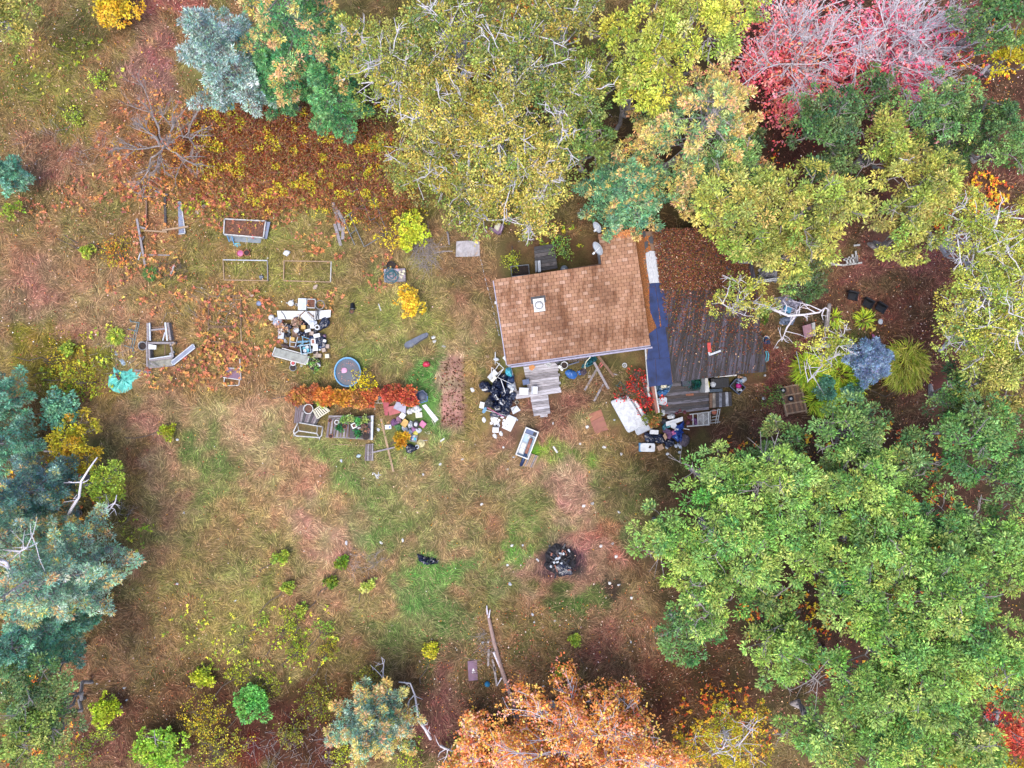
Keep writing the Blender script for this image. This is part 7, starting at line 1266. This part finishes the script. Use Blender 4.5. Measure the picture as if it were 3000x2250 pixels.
for i, (px, py, w, h, ht, mt, lab) in enumerate([(1156,1238,26,18,.2,PURPLE,'purple clothes at the left of the clothes heap'),(1168,1230,16,20,.2,pm('dusky_cloth', (150,112,136), .8, .3, 10),'dusky pink clothes behind the purple ones'),(1166,1250,18,18,.16,GREENP,'green bag under the yellow cloth'),(1188,1260,26,14,.2,WHITE,'white bag at the lower left of the clothes heap'),(1201,1266,16,14,.2,PALE,'pale bag at the bottom of the clothes heap'),(1203,1245,20,14,.22,PALE,'pale grey cloth right of the yellow cloth'),(1213,1256,22,14,.18,pm('orchid_cloth', (176,120,170), .7, .25, 10),'orchid cloth under the dark wheel'),(1226,1262,16,12,.14,PALE,'thin grey bag at the lower right of the clothes heap')]): bag(lab, px, py, w, h, i*20, 0, ht, mt, 60+i, 'cloth_bundle', 'cloth bundle', None)
slabthing('cloth', 'yellow cloth square on the clothes heap', 'cloth', [(1173,1243),(1185,1226),(1196,1234),(1196,1240),(1186,1254)], .22, .05, YELLOW); boxthing('carton', 'white square carton at the top of the clothes heap', 'box', 1179, 1218, 15, 16, 35, .1, .2, WHITE, lid=WHITE); boxthing('carton', 'pink box with a white end on the clothes heap', 'box', 1238, 1243, 18, 17, 38, 0, .2, PINK)
t = thing('hoop_toy', 'dark rimmed wheel on the clothes heap', 'wheel', W(1219,1243)); m = MB(); m.tube([W(1218 + 8*math.cos(a), 1243 + 10*math.sin(a), .32) for a in np.linspace(0, 6.283, 17)[:-1]], .045, 6, closed=True); part('tyre', m, RUBBER, t); m = MB(); m.lathe([(.14,0),(.1,.05),(0,.06)], W(1218,1243,.26), 12); part('hub', m, PALE, t)
pot('lime yellow tub below the clothes heap', 1217, 1270, 7, 0, .14, LEMON, LEMON, group=None, name='tub', cat='tub'); openbox('dish_tub', 'dark tray of blue and white crockery below the clothes heap', 'tray', 1211, 1284, 21, 20, 12, 0, .2, GREY, 1.8, None)
for i, (px, py, mt) in enumerate([(1208,1282,BLUE),(1213,1280,PALE),(1211,1288,PALE),(1216,1286,AQUA)]): m = MB(); m.lathe([(.06,0),(.09,.05),(.07,.05),(0,.02)], W(px,py,.05+.02*i), 12); solo('bowl', ['blue bowl in the dark crockery tray','pale bowl at the back of the crockery tray','pale bowl at the front of the crockery tray','aqua bowl in the dark crockery tray'][i], 'bowl', m, mt, 'crockery in the tray')
m = MB(); c = W(1233,1299,0); m.lathe([(.24,0),(.23,.02),(.12,.03),(.11,.1),(.06,.13),(0,.13)], c, 16); solo('sun_hat', 'pale yellow hat at the right of the black bag', 'hat', m, pm('pale_straw', (225,215,160), .8, .2, 14), None, True); bag('black bag below the crockery tray', 1205, 1314, 34, 22, -5, 0, .3, BAG, 71); m = MB(); m.tube([W(1222 + 4.5*math.cos(a), 1309 + 5*math.sin(a), .2) for a in np.linspace(0, 6.283, 13)[:-1]], .03, 6, closed=True); solo('ring', 'pale ring between the black bag and the hat', 'ring', m, PALE)
poly('rope', 'white cord loop right of the pink box', 'cord', [(1245,1265,.02),(1252,1272,.02),(1259,1270,.03),(1258,1264,.02),(1252,1265,.02)], .02, CREAM); poly('rope', 'white cord end below the white board', 'cord', [(1265,1230,.03),(1270,1240,.02),(1273,1250,.02),(1276,1244,.02),(1274,1236,.03)], .018, CREAM); poly('tube', 'short white tube on the grass left of the fridge', 'tube', [(1290,1293,.03),(1303,1284,.03)], .05, WHITE); poly('pole', 'pale rod crossing above the hat', 'pole', [(1240,1291,.05),(1252,1290,.05)], .015, PALE)
# potting bench with pots
t = thing('plant_bench', 'grey slatted potting bench covered with plant pots', 'bench', W(1025,1252)); q4 = [(962,1226),(1094,1217),(1091,1288),(955,1281)]; Z = .55
for i in range(7): u = i/14; boards(t, 'slat', *[quad(*q4, a, b) for a, b in ((u,.02),(u+.046,.02),(u+.046,.98),(u,.98))], 1, Z, .025, [PALLET, WOOD_GREY][i % 2], .008)
for i in range(4): u = .5 + i*.125; boards(t, 'slat', *[quad(*q4, a, b) for a, b in ((u,.02),(u+.115,.02),(u+.115,.98),(u,.98))], 1, Z, .025, [WOOD_DARK, PALLET][i % 2], .012)
for v in (0, .95): boards(t, 'rail', *[quad(*q4, a, b) for a, b in ((-.01,v),(1.01,v),(1.01,v+.06),(-.01,v+.06))], 1, Z - .025, .05, WOOD_GREY)
boards(t, 'back_rail', (963,1217),(1030,1217),(1030,1221),(962,1224), 1, Z, .04, WOOD_GREY); boards(t, 'end_rail', (1087,1217),(1094,1217),(1092,1289),(1086,1289), 1, Z + .03, .03, PALE)
for u, v in ((.03,.06),(.97,.06),(.03,.94),(.97,.94)): m = MB(); c = W(*quad(*q4, u, v), Z); m.box((c.x, c.y, (Z-.08)/2), (.07,.07,Z-.08)); part('leg', m, WOOD_GREY, t)
GP = [(120,160,84,3),(160,180,96,2)]
for px, py, r, mt, pl, lab in ((1027,1228,11,BLACK,[(170,186,110,3),(140,160,90,2)],'pot with a pale green plant at the back of the bench'),(1049,1235,10,BLACK,[(84,156,84,3),(110,170,90,1)],'pot with a vivid green plant at the back of the bench'),(1070,1232,10,BLACK,[(150,166,90,3),(120,140,80,1)],'pot with an olive plant at the back right of the bench'),(1007,1230,7,BLACK,GP,'pot with a small green plant left of the pale green one'),(1049,1271,11,BLACK,[(70,130,74,2),(50,90,60,2)],'black pot with a dark green plant at the front of the bench'),(1068,1255,11,BLACK,[(120,100,90,3),(150,110,90,1)],'black pot with withered plant on the right of the bench'),(1072,1278,11,BLACK,None,'empty black pot at the front right corner of the bench'),(995,1254,7,BLACK,[(60,110,66,3)],'small dark pot in the slats of the bench'),(1056,1252,6,DARK,None,'small dark pot in the middle of the bench'),(1010,1250,6,TERRA,None,'terracotta pot in the middle of the bench')): pot(lab, px, py, r, Z, .16, mt, SOIL, pl, group='pots on the potting bench')
t = thing('square_pot', 'white square pot of soil on the potting bench', 'plant pot', W(1037,1247,Z), 'pots on the potting bench'); m = MB(); m.prism(PP(rect(1037,1247,15,15,-25), Z + .14), Z, Z + .14); part('pot', m, WHITE, t); m = MB(); m.prism(PP(rect(1037,1247,9,9,-25), Z + .15), Z + .14, Z + .148); part('soil', m, LITTER, t)
m = MB(); m.tube([W(987 + 6.5*math.cos(a), 1237 + 6*math.sin(a), Z + .08) for a in np.linspace(0, 6.283, 15)[:-1]], .028, 6, closed=True); solo('ring', 'white ring on the slats of the potting bench', 'ring', m, WHITE); m = MB(); m.blob(W(1053,1254,Z + .16), (.1,.06,.04), .4, .1, 4); solo('scrap', 'white scrap between pots on the bench', 'scrap', m, WHITE); pot('terracotta pot at the front left of the bench', 969, 1278, 6, Z, .14, TERRA, SOIL, group='pots on the potting bench'); pot('tall terracotta pot on the left slats of the bench', 966, 1232, 5, Z, .16, TERRA, SOIL, group='pots on the potting bench')
t = thing('pallet', 'weathered pallet at the left end of the hedge', 'pallet', W(876,1212)); boards(t, 'slat', (866,1188),(891,1185),(882,1240),(860,1240), 1, .12, .05, WOOD_BROWN)
for i in range(4): u = i/4; boards(t, 'slat', *[quad((866,1188),(891,1185),(884,1240),(861,1240), a, b) for a, b in ((u,0),(u+.2,0),(u+.2,1),(u,1))], 1, .15, .03, PALLET, .01)
t = thing('pallet', 'leaning weathered board rack above the white lounger frame', 'pallet', W(910,1236))
for i in range(8): u = i/8; boards(t, 'slat', *[quad((884,1206),(944,1214),(925,1248),(878,1238), a, b) for a, b in ((u,0),(u+.11,0),(u+.11,1),(u,1))], 1, .2, .2, [WOOD_GREY, WOOD_DARK, PALLET][i % 3], .014)
bucket('white planter full of orange leaves beside the weathered pallets', 904, 1198, 14, .0, .45, WHITE, fill=LITTER, handle=False)
t = thing('slatted_crate', 'white slatted crate tilted on the pallets by the bench', 'crate', W(942,1204,.4)); q4 = [(918,1203),(943,1185),(966,1203),(930,1226)]
for i in range(6): v = i/6; boards(t, 'slat', *[quad(*q4, a, b) for a, b in ((v,.1),(v+.1,.1),(v+.1,.95),(v,.95))], 1, .55, .03, CREAM, .01)
for a, b in ((q4[0],q4[1]),(q4[1],q4[2]),(q4[2],q4[3]),(q4[3],q4[0])): m = MB(); m.tube([W(*a,.56), W(*b,.56)], .035, 5); part('rail', m, CREAM, t)
m = MB(); m.prism(PP(q4, .3), .2, .42, inset=.1); part('base', m, DARK, t)
t = thing('lounger_frame', 'white tube frame of a garden lounger beside the pallets', 'lounger frame', W(902,1262))
for pts in ([(862,1272,.3),(860,1264,.3),(872,1239,.3),(875,1262,.35),(928,1270,.35),(930,1250,.3)],[(862,1272,.3),(868,1277,.3),(936,1282,.3),(942,1276,.3),(946,1250,.3)],[(875,1262,.35),(861,1272,.3)],[(928,1270,.35),(936,1284,.02)],[(862,1266,.3),(862,1278,.02)],[(944,1250,.3),(876,1238,.3)],[(936,1282,.3),(936,1288,.0)]): m = MB(); m.tube([W(*p) for p in pts], .04, 7); part('frame_tube', m, WHITE_PAINT, t, True)
t = thing('step_pallet', 'small pallet lying below the potting bench', 'pallet', W(1081,1326))
for i in range(4): u = i/4; boards(t, 'slat', *[quad((1071,1301),(1095,1299),(1095,1350),(1068,1350), a, b) for a, b in ((u,0),(u+.19,0),(u+.19,1),(u,1))], 1, .12, .03, [PALLET, WOOD_GREY][i % 2], .012)
for v in (.02, .5, .93): boards(t, 'stringer', *[quad((1071,1301),(1095,1299),(1095,1350),(1068,1350), a, b) for a, b in ((0,v),(1,v),(1,v+.06),(0,v+.06))], 1, .085, .085, WOOD_GREY)
plank('long tan plank running down the lawn right of the bench', (1116,1226), (1153,1382), 6, .02, .02, WOOD_TAN, .05); plank('long grey lath crossing the tan plank', (1094,1325), (1180,1305), 4.5, .09, .09, WOOD_GREY, .04); poly('stick', 'thin tan pole in the grass below the bench', 'pole', [(972,1301,.03),(1020,1303,.03),(1068,1306,.03)], .022, WOOD_TAN); m = MB(); m.blob(W(1052,1335,0), (.12,.09,.1), .4, .2, 4); solo('scrap', 'crumpled pale blue wrapper left of the small pallet', 'wrapper', m, pm('ice_blue', (190,212,230), .5, .1, 6)); m = MB(); m.blob(W(1109,1258,0), (.1,.1,.08), .4, .2, 8); solo('scrap', 'white scrap between bench and tan plank', 'scrap', m, PALE)
t = thing('wire_debris', 'tangle of white curled strips on the lawn below the planks', 'debris', W(1103,1393)); g = np.random.default_rng(12)
for i in range(7): a0 = g.uniform(0, 6.28); c = np.array([1103 + g.normal(0,7), 1392 + g.normal(0,5)]); m = MB(); m.tube([W(c[0] + 6*math.cos(a0 + s), c[1] + 6*math.sin(a0 + s), .03 + .02*s) for s in np.linspace(0, 2.6, 7)], .022, 5); part('strip', m, WHITE, t)

# ================= lawn, fire pit, fallen log
t = thing('tarp', 'black torn tarp lying on the green lawn', 'tarp', W(1252,1637)); m = MB(); m.sheet(PP([(1220,1622),(1232,1624),(1248,1632),(1266,1632),(1286,1640),(1284,1652),(1262,1654),(1240,1650),(1226,1640)]), 0, .12, 44, jag=.02); part('sheet', m, BAG, t); 
g = np.random.default_rng(19); t = thing('fire_pit', 'burnt fire pit heap of black ash and charred scraps', 'fire pit', W(1640,1640)); m = MB(); m.sheet(PP([(1640 + (46 + 6*math.sin(i*2.1))*math.cos(i*.4), 1640 + (46 + 5*math.cos(i*1.7))*math.sin(i*.4)) for i in range(16)]), 0, .14, 51, 7, 3, jag=.03); part('ash_heap', m, ASH, t)
for i in range(46):
    px, py = 1640 + g.normal(0, 19), 1640 + g.normal(0, 19); m = MB(); L = g.uniform(.1, .5); a = g.uniform(0, 6.28); c = W(px, py, .14); m.box((c.x, c.y, .12 + g.uniform(0,.1)), (L, g.uniform(.04,.1), .04), a, g.normal(0,.2), g.normal(0,.2)); part('charred_piece', m, [ASH, DARK, WOOD_DARK, DARK, RUSTB, BAG][i % 6], t)
bag('navy black melted bag at the lower half of the fire pit', 1652, 1668, 50, 34, 10, .02, .22, BAG, 81, 'bin_bag', 'rubbish bag', None)
for i in range(9): px, py = 1640 + g.normal(0, 20), 1636 + g.normal(0, 16); m = MB(); m.blob(W(px,py,.2), (.09,.06,.05), i, .25, i); solo('scrap', 'pale burnt scrap lying on the fire pit ash', 'scrap', m, PALE, 'pale scraps on the fire pit')
t = thing('fallen_log', 'long broken pale log on the lawn above the orange maple', 'fallen log', W(1460,1930)); pts = [(1425,1782,.2),(1434,1820,.15),(1447,1880,.15),(1463,1940,.15),(1482,1998,.15),(1502,2055,.14),(1520,2110,.12)]; m = MB(); m.tube([W(*p) for p in pts], [.06,.10,.12,.12,.13,.11,.08], 10); part('trunk', m, pm('stripped_log', (176,148,140), .85, .3, 6, stretch=(8,1,8,.35), bump=.6), t, False)
for a, b, r0 in (((1428,1800,.3),(1426,1774,.25),.05),((1432,1810,.3),(1436,1786,.25),.05),((1446,1910,.3),(1466,1960,.2),.07),((1470,1985,.3),(1456,2010,.1),.05),((1508,2050,.2),(1514,2052,.1),.06)): m = MB(); m.segs([list(W(*a))], [list(W(*b))], r0, r0*.5, 6); part('broken_limb', m, BARK_PALE, t)
for a, b, lab in (((1432,1900),(1430,1950),'dark bark slab beside the middle of the fallen log'),((1447,1952),(1456,2008),'pale split limb beside the lower half of the fallen log'),((1442,1930),(1452,1965),'grey split piece beside the middle of the fallen log'),((1500,2080),(1518,2130),'grey end of the fallen log under the orange leaves')): plank(lab, a, b, 6, .03, .03, BARK, .09, None, 'branch', 'branch')
t = thing('mat', 'mauve board with a white printed triangle on the lawn by the log', 'board', W(1383,1965)); m = MB(); m.prism(PP([(1370,1937),(1397,1934),(1400,1992),(1373,1995)], .04), 0, .05); part('board', m, MAUVE, t); m = MB(); m.prism(PP([(1386,1957),(1391,1966),(1383,1967)], .055), .05, .055); m.prism(PP([(1382,1970),(1387,1969),(1386,1973)], .055), .05, .055); m.prism(PP([(1389,1969),(1393,1969),(1392,1972)], .055), .05, .055); part('print', m, WHITE, t)
m = MB(); m.lathe([(0,0),(.09,.03),(.15,.1),(.165,.165),(.15,.23),(.09,.3),(0,.33)], W(1428,2001,0), 18); solo('ball', 'blue ball on the leaves between the mauve board and the log', 'ball', m, pm('ball_blue', (40,130,175), .35, .1, 6), None, True)
t = thing('trampoline', 'pale ring of a small trampoline under the orange maple', 'trampoline', W(1617,2082)); m = MB(); m.tube([W(1617 + 33*math.cos(a), 2084 + 30*math.sin(a), .5) for a in np.linspace(0, 6.283, 33)[:-1]], .03, 6, closed=True); part('ring', m, PALE, t); m = MB(); m.lathe([(.56,-.02),(.56,0),(0,0)], W(1617,2084,.48), 24); part('mat', m, GREY, t)
for a in (0, 1.57, 3.14, 4.71): m = MB(); m.tube([W(1617 + 32*math.cos(a), 2084 + 29*math.sin(a), .5), W(1617 + 33*math.cos(a), 2084 + 30*math.sin(a), 0)], .025, 5); part('leg', m, STEEL, t)
def deadlimb(label, pts, r, mat=BARK_PALE, seed=0, tw=8, name='dead_limb', cat='dead limb', spread=.6):
    g = np.random.default_rng(seed); P = [np.array(W(*p)) for p in pts]; t = thing(name, label, cat, (P[0][0], P[0][1], 0)); m = MB(); m.tube(P, np.linspace(r, r*.35, len(P)), 7); part('limb', m, mat, t, True); m = MB()
    for i in range(tw): s = g.uniform(.15, .98)*(len(P)-1); k = int(s); q = P[k] + (P[min(k+1, len(P)-1)] - P[k])*(s-k); e = q + np.r_[g.normal(0, spread, 2), g.normal(.1, .15)]; e[2] = max(e[2], .03); q2 = (q+e)/2 + g.normal(0, .06, 3); m.segs([q, q2], [q2, e], [r*.4, r*.28], [r*.28, r*.12], 5); e2 = q2 + (e-q2)*.5 + np.r_[g.normal(0, .3, 2), .1]; m.segs([q2], [e2], r*.22, r*.1, 4)
    part('twigs', m, mat, t); return t
deadlimb('white forked birch stem standing out of the left pines, upper one', [(195,1520,4),(210,1490,5),(232,1455,5.6),(238,1410,6),(262,1372,6.3),(285,1340,6.5)], .09, seed=1, tw=5, spread=.35)
deadlimb('white curved dead limb at the edge of the left pines, lower one', [(250,1528,3.5),(290,1512,4),(320,1495,4.4),(338,1470,4.6),(342,1450,4.7)], .06, seed=2, tw=6, spread=.35)
deadlimb('bleached dead trunk with a fan of limbs on the left edge', [(0,1640,8),(20,1650,8.5),(35,1690,8),(60,1730,7)], .11, seed=3, tw=12, spread=.6); deadlimb('grey dead limb fan right of the bleached trunk', [(0,1610,7),(60,1615,8),(110,1590,8.6)], .06, seed=4, tw=12, spread=.6)
deadlimb('thin white dead stem above the round blue green pine', [(1138,2050,.6),(1132,2010,1.0),(1122,1980,1.3),(1124,1950,1.5),(1118,1925,1.6)], .045, seed=5, tw=3, spread=.3); deadlimb('thin white dead stem leaning left above the round pine', [(1128,1992,1.2),(1108,1970,1.5),(1085,1948,1.7)], .03, seed=6, tw=2, spread=.2)
deadlimb('pale fallen birch stem right of the round pine', [(1262,2165,.5),(1245,2135,.8),(1225,2110,1),(1222,2075,1.2),(1215,2035,1.3),(1202,2002,1.4),(1168,1998,1.4)], .09, seed=7, tw=7, spread=.35)
deadlimb('pale broken stem in the scrub left of the orange maple', [(1290,2185,.4),(1310,2195,.5),(1340,2200,.5)], .09, seed=8, tw=5, spread=.35); deadlimb('short pale stem under the left edge of the orange maple', [(1375,2195,.3),(1400,2185,.4)], .11, seed=9, tw=2, spread=.2)
deadlimb('grey leaning limb across the gap between the right oaks', [(2605,1440,3),(2660,1400,4),(2710,1365,5),(2765,1350,6)], .06, BARK, seed=10, tw=8, spread=.5)
deadlimb('forked white limb among the tan oak on the upper right', [(2560,490,7),(2610,495,8),(2650,475,8.6),(2680,460,9)], .09, seed=11, tw=5, spread=.4); deadlimb('white limb forking left among the tan oak on the upper right', [(2612,494,8),(2640,512,8.4)], .07, seed=12, tw=3, spread=.3)
deadlimb('long pale branch of the birch reaching over the yard', [(2235,895,4.0),(2262,905,4.2),(2310,925,4.6),(2355,922,4.8),(2400,915,4.9),(2420,900,5)], .09, seed=13, tw=12, spread=.5); deadlimb('twisted pale branch below the long one over the yard', [(2330,925,4.5),(2305,960,4.2),(2290,1000,4)], .06, seed=14, tw=8, spread=.4)
deadlimb('pale bare branch at the foot of the small yellow birch', [(2410,1040,4.5),(2405,1075,4.8),(2385,1095,4.9),(2365,1120,5)], .06, seed=15, tw=9, spread=.5)
deadlimb('white branching limb in the upper aspens', [(1270,160,8),(1290,150,9),(1296,120,9.5),(1305,90,10)], .14, seed=16, tw=14, spread=.7); deadlimb('pale horizontal limb reaching left in the upper aspens', [(1270,165,8),(1230,145,9),(1190,130,9.5)], .1, seed=17, tw=10, spread=.6); deadlimb('pale limb along the lower edge of the green plume', [(1200,215,8),(1130,235,8),(1050,245,8)], .07, seed=18, tw=8, spread=.4); deadlimb('pale limb in the yellow aspen over the brambles', [(1215,250,7.5),(1170,285,7.5),(1130,300,7.5)], .08, seed=19, tw=8, spread=.4)
deadlimb('forked grey trunk showing in a gap of the lower right oaks', [(2700,2050,6),(2705,2020,8),(2715,2000,9)], .14, BARK, seed=20, tw=6, spread=.5); deadlimb('grey forked limbs in the bright oak crown at the right', [(2680,1790,8),(2672,1760,9.5),(2665,1740,10)], .1, BARK, seed=21, tw=5, spread=.5)
deadlimb('grey twig fan showing in the green oak at the lower right', [(2415,2010,8),(2390,1990,9.5),(2380,1985,10)], .05, BARK, seed=22, tw=14, spread=.5); deadlimb('small bare fork out of the big lime bush at the bottom', [(455,2210,.6),(456,2180,1.6),(452,2140,2.2)], .05, BARK, seed=23, tw=5, spread=.4)
deadlimb('bare twigs at the lawn side of the oak by the fire pit', [(1985,1590,6),(1930,1600,7),(1905,1625,7.5)], .06, BARK, seed=24, tw=14, spread=.5)
for i, (px, py, sd) in enumerate([(2235,1370,30),(2190,1470,31),(2330,1500,32),(2160,1700,33),(2900,660,34),(2830,760,35),(2850,930,36),(2960,1010,37)]): deadlimb(['pale twisted limb in the oak crown nearest the lawn','pale limb lower in the lawn oak crown','pale limb at the right of the lawn oak crown','pale twigs at the bottom of the lawn oak crown','white limb at the top of the right edge birches','white limb in the left of the right edge birches','white limb above the green of the right edge birches','white limb low in the right edge birches'][i], [(px,py,7),(px+14,py-24,8.4),(px+30,py-38,9)], .08, BARK_PALE if i > 3 else BARK, seed=sd, tw=10, spread=.6)

# ================= east yard
def yard_chair(label, px, py, rot):
    t = thing('chair', label, 'chair', W(px, py), 'black chairs in the brown yard'); Z = .42; m = MB(); m.prism(PP(rect(px, py, 27, 27, rot), Z), Z - .04, Z, inset=.08); part('seat', m, BLACK, t); e = rect(px, py, 28, 28, rot); m = MB(); b = [e[0], e[1], tuple(np.array(e[1]) + (np.array(e[2])-np.array(e[1]))*.14), tuple(np.array(e[0]) + (np.array(e[3])-np.array(e[0]))*.14)]; m.prism(PP(b, .8), Z, .82); part('backrest', m, BLACK, t)
    for q in rect(px, py, 23, 23, rot): m = MB(); m.tube([W(*q, 0), W(*q, Z - .03)], .02, 5); part('leg', m, BLACK, t)
    for i in (0, 1): m = MB(); a, b = (e[0], e[3]) if i == 0 else (e[1], e[2]); m.tube([W(*a,.64), W(*b,.62)], .025, 5); part('arm', m, BLACK, t)
    return t
yard_chair('black chair in the brown yard, left one of three', 2500, 866, 12); yard_chair('black chair in the brown yard, middle one of three', 2545, 888, 28); yard_chair('black chair in the brown yard, right one of three', 2583, 901, 32)
t = thing('upturned_cart', 'upside down wooden frame with two small wheels at the right', 'cart', W(2325,1165)); q4 = [(2287,1134),(2346,1123),(2364,1206),(2306,1216)]; boards(t, 'board', *q4, 1, .15, .05, WOOD_BROWN)
for i in range(8): u = i/8; boards(t, 'slat', *[quad(*q4, a, b) for a, b in ((u,0),(u+.11,0),(u+.11,1),(u,1))], 1, .19, .03, [pm('warm_slat', (168,128,98), .8, .3, 5), WOOD_BROWN][i % 2], .014)
for v in (0, .3, .6, .93): boards(t, 'crossbar', *[quad(*q4, a, b) for a, b in ((0,v),(1,v),(1,v+.05),(0,v+.05))], 1, .27, .07, pm('pale_crossbar', (190,158,128), .8, .25, 5))
for u in (-.03, .97): boards(t, 'side_rail', *[quad(*q4, a, b) for a, b in ((u,-.02),(u+.06,-.02),(u+.06,1.05),(u,1.05))], 1, .28, .2, pm('pale_crossbar', (190,158,128), .8, .25, 5))
for px, py in ((2294,1144),(2317,1168)):
    m = MB(); a = [W(px + 6*math.cos(q), py + 6*math.sin(q), .38) for q in np.linspace(0, 6.283, 15)[:-1]]; m.tube(a, .06, 8, closed=True); w = part('wheel', m, RUBBER, t, True); m = MB(); m.lathe([(.09,0),(.09,.05),(.03,.06),(.03,.02),(0,.02)], W(px,py,.36), 12); part('rim', m, WHITE, w)
t = thing('side_table', 'faded pink table with a white end under the birch branches', 'table', W(2370,968)); m = MB(); m.prism(PP([(2352,955),(2376,948),(2384,985),(2358,992)], .6), .5, .56); part('top', m, pm('dusty_pink', (186,140,150), .7, .12, 5), t); m = MB(); m.prism(PP([(2378,947),(2388,944),(2391,982),(2385,985)], .6), .48, .58); part('end_strip', m, WHITE_PAINT, t)
for q in ((2355,957),(2387,947),(2389,981),(2360,989)): m = MB(); m.tube([W(*q,0), W(*q,.5)], .03, 5); part('leg', m, WOOD_BROWN, t)
m = MB(); m.sheet(PP([(2268,875),(2300,868),(2318,885),(2346,886),(2338,895),(2320,896),(2326,912),(2308,920),(2290,905),(2276,895)]), .0, .3, 61, jag=.04); solo('tarp', 'pale lavender tarp heap under the birch branch', 'tarp', m, pm('lavender_tarp', (186,184,208), .5, .2, 5, bump=.5)); m = MB(); m.sheet(PP([(2284,935),(2312,928),(2330,930),(2322,950),(2300,953),(2284,948)]), 0, .16, 62, jag=.03); solo('tarp', 'grey blue tarp heap below the lavender one', 'tarp', m, pm('grey_blue_tarp', (140,155,185), .45, .25, 5, bump=.5))
boxthing('storage_box', 'blue box half under the lavender tarp', 'box', 2308, 906, 22, 18, 20, .15, .35, pm('steel_blue', (62,130,170), .45, .15, 6), lid=pm('steel_blue_lid', (80,150,190), .45, .15, 6)); bag('beige sack behind the lavender tarp', 2306, 876, 30, 22, 30, 0, .3, TAN, 91, 'sack', 'sack', None)
bucket('white and blue bucket standing off the shed roof corner', 2243, 994, 9, .0, .5, WHITE, fill=BLUE); m = MB(); m.blob(W(2244,1000,.5), (.18,.18,.16), 0, .2, 3); solo('bag_of_tools', 'dark blue bag on the white bucket', 'bag', m, NAVY)
poly('paddle', 'turquoise loop handle at the right edge of the shed roof', 'loop', [(2243,1029,.7),(2250,1030,.7),(2252,1040,.7),(2250,1056,.7),(2245,1060,.7),(2243,1052,.7),(2246,1040,.7)], .035, AQUA, closed=True)
for px, py, w, h, mt, lab in ((2275,1018,10,6,WHITE,'white cup in the leaves right of the shed'),(2240,1100,8,7,WHITE,'white knob at the shed roof corner'),(2236,1167,10,9,PALE,'pale wrapper on the leaves right of the porch'),(2577,943,14,16,PALE,'pale jar among the leaves above the blue spruce'),(2525,962,10,12,TERRA,'terracotta pot left of the yellow toy'),(2556,985,6,14,PINK,'pinkish stick by the yellow toy')): m = MB(); m.blob(W(px,py,0), (w/100,h/100,.1), .3, .15, int(px)); solo('scrap', lab, 'scrap', m, mt)
t = thing('toy', 'bright yellow plastic toy on the leaves above the spruce', 'toy', W(2552,962)); m = MB(); m.blob(W(2547,958,0), (.12,.11,.16), .3, .1, 3); m.blob(W(2556,965,0), (.13,.12,.14), .3, .1, 5); part('body', m, LEMON, t, True); m = MB(); m.blob(W(2550,953,.1), (.05,.05,.08), 0, .1, 4); part('head', m, LEMON, t, True)
m = MB(); m.sheet(PP([(2226,790),(2240,782),(2275,800),(2280,822),(2240,822),(2232,808)], .3), .0, .4, 71, jag=.03); solo('tarp', 'grey sheet bulging out at the north east shed corner', 'tarp', m, pm('grey_sheet', (160,158,165), .6, .2, 5)); 
for d in (0, 5): poly('pipe', ['white pipe lying by the shed corner, upper of two','white pipe lying by the shed corner, lower of two'][d//5], 'pipe', [(2214,824 + d,.9),(2282,814 + d,.9)], .04, WHITE)
t = thing('broken_fence', 'broken white picket panel in the leaves right of the oaks', 'fence panel', W(2470,768))
for a, b in (((2420,763),(2440,774)),((2440,774),(2468,777)),((2468,777),(2524,770)),((2508,735),(2509,770)),((2498,745),(2500,772)),((2488,752),(2492,774)),((2478,756),(2484,776)),((2503,719),(2518,718)),((2505,755),(2470,762)),((2512,748),(2510,772))): m = MB(); A, B = W(*a,.4), W(*b,.3); d = B-A; c = (A+B)/2; m.box(c, (d.length,.1,.05), rz=math.atan2(d.y,d.x)); part('picket', m, WHITE_PAINT, t)
t = thing('dead_stump', 'grey leaning dead trunk in the yard beside the small birch', 'stump', W(2424,960)); m = MB(); m.tube([W(2420,965,0), W(2424,930,.9), W(2430,892,1.6)], [.16,.13,.1], 8); part('trunk', m, BARK, t)
poly('fence_wire', 'thin pale rod standing left of the green grass strip', 'rod', [(2349,1111,.1),(2339,1056,.9),(2333,1030,1.4)], .02, PALE)
g = np.random.default_rng(33); k = 0
for (px, py) in [(1460,1240),(1487,1375),(1411,1477),(1505,1338),(1475,1310),(1710,1482),(1795,1592),(1813,1500),(1500,1598),(1532,1597),(1805,1630),(1487,1655),(1494,1711),(1786,1708),(1813,1713),(1560,1800),(1565,1822),(1625,1818),(1848,1880),(1117,1590),(1180,1583),(1015,1590),(520,1288),(490,1290),(540,1502),(365,2015),(285,2002),(1414,1882),(1592,2010),(1850,1752),(1735,1475),(1290,1360),(1355,1345),(1800,1230),(1770,1310),(1240,1390),(1000,1350),(690,1760),(520,1710),(372,2050),(1575,1640),(1760,1600),(1515,1230),(1700,1300),(1820,1330),(1430,1880),(1720,1250),(1955,1330),(1990,1325),(1620,1240)]:
    m = MB(); m.blob(W(px,py,0), (g.uniform(.05,.12), g.uniform(.05,.1), .04), g.uniform(0,3), .25, k, 8, 5); solo('litter', 'small white litter scrap lying in the grass', 'litter', m, WHITE if k % 3 else PALE, 'white litter scraps on the lawn'); k += 1
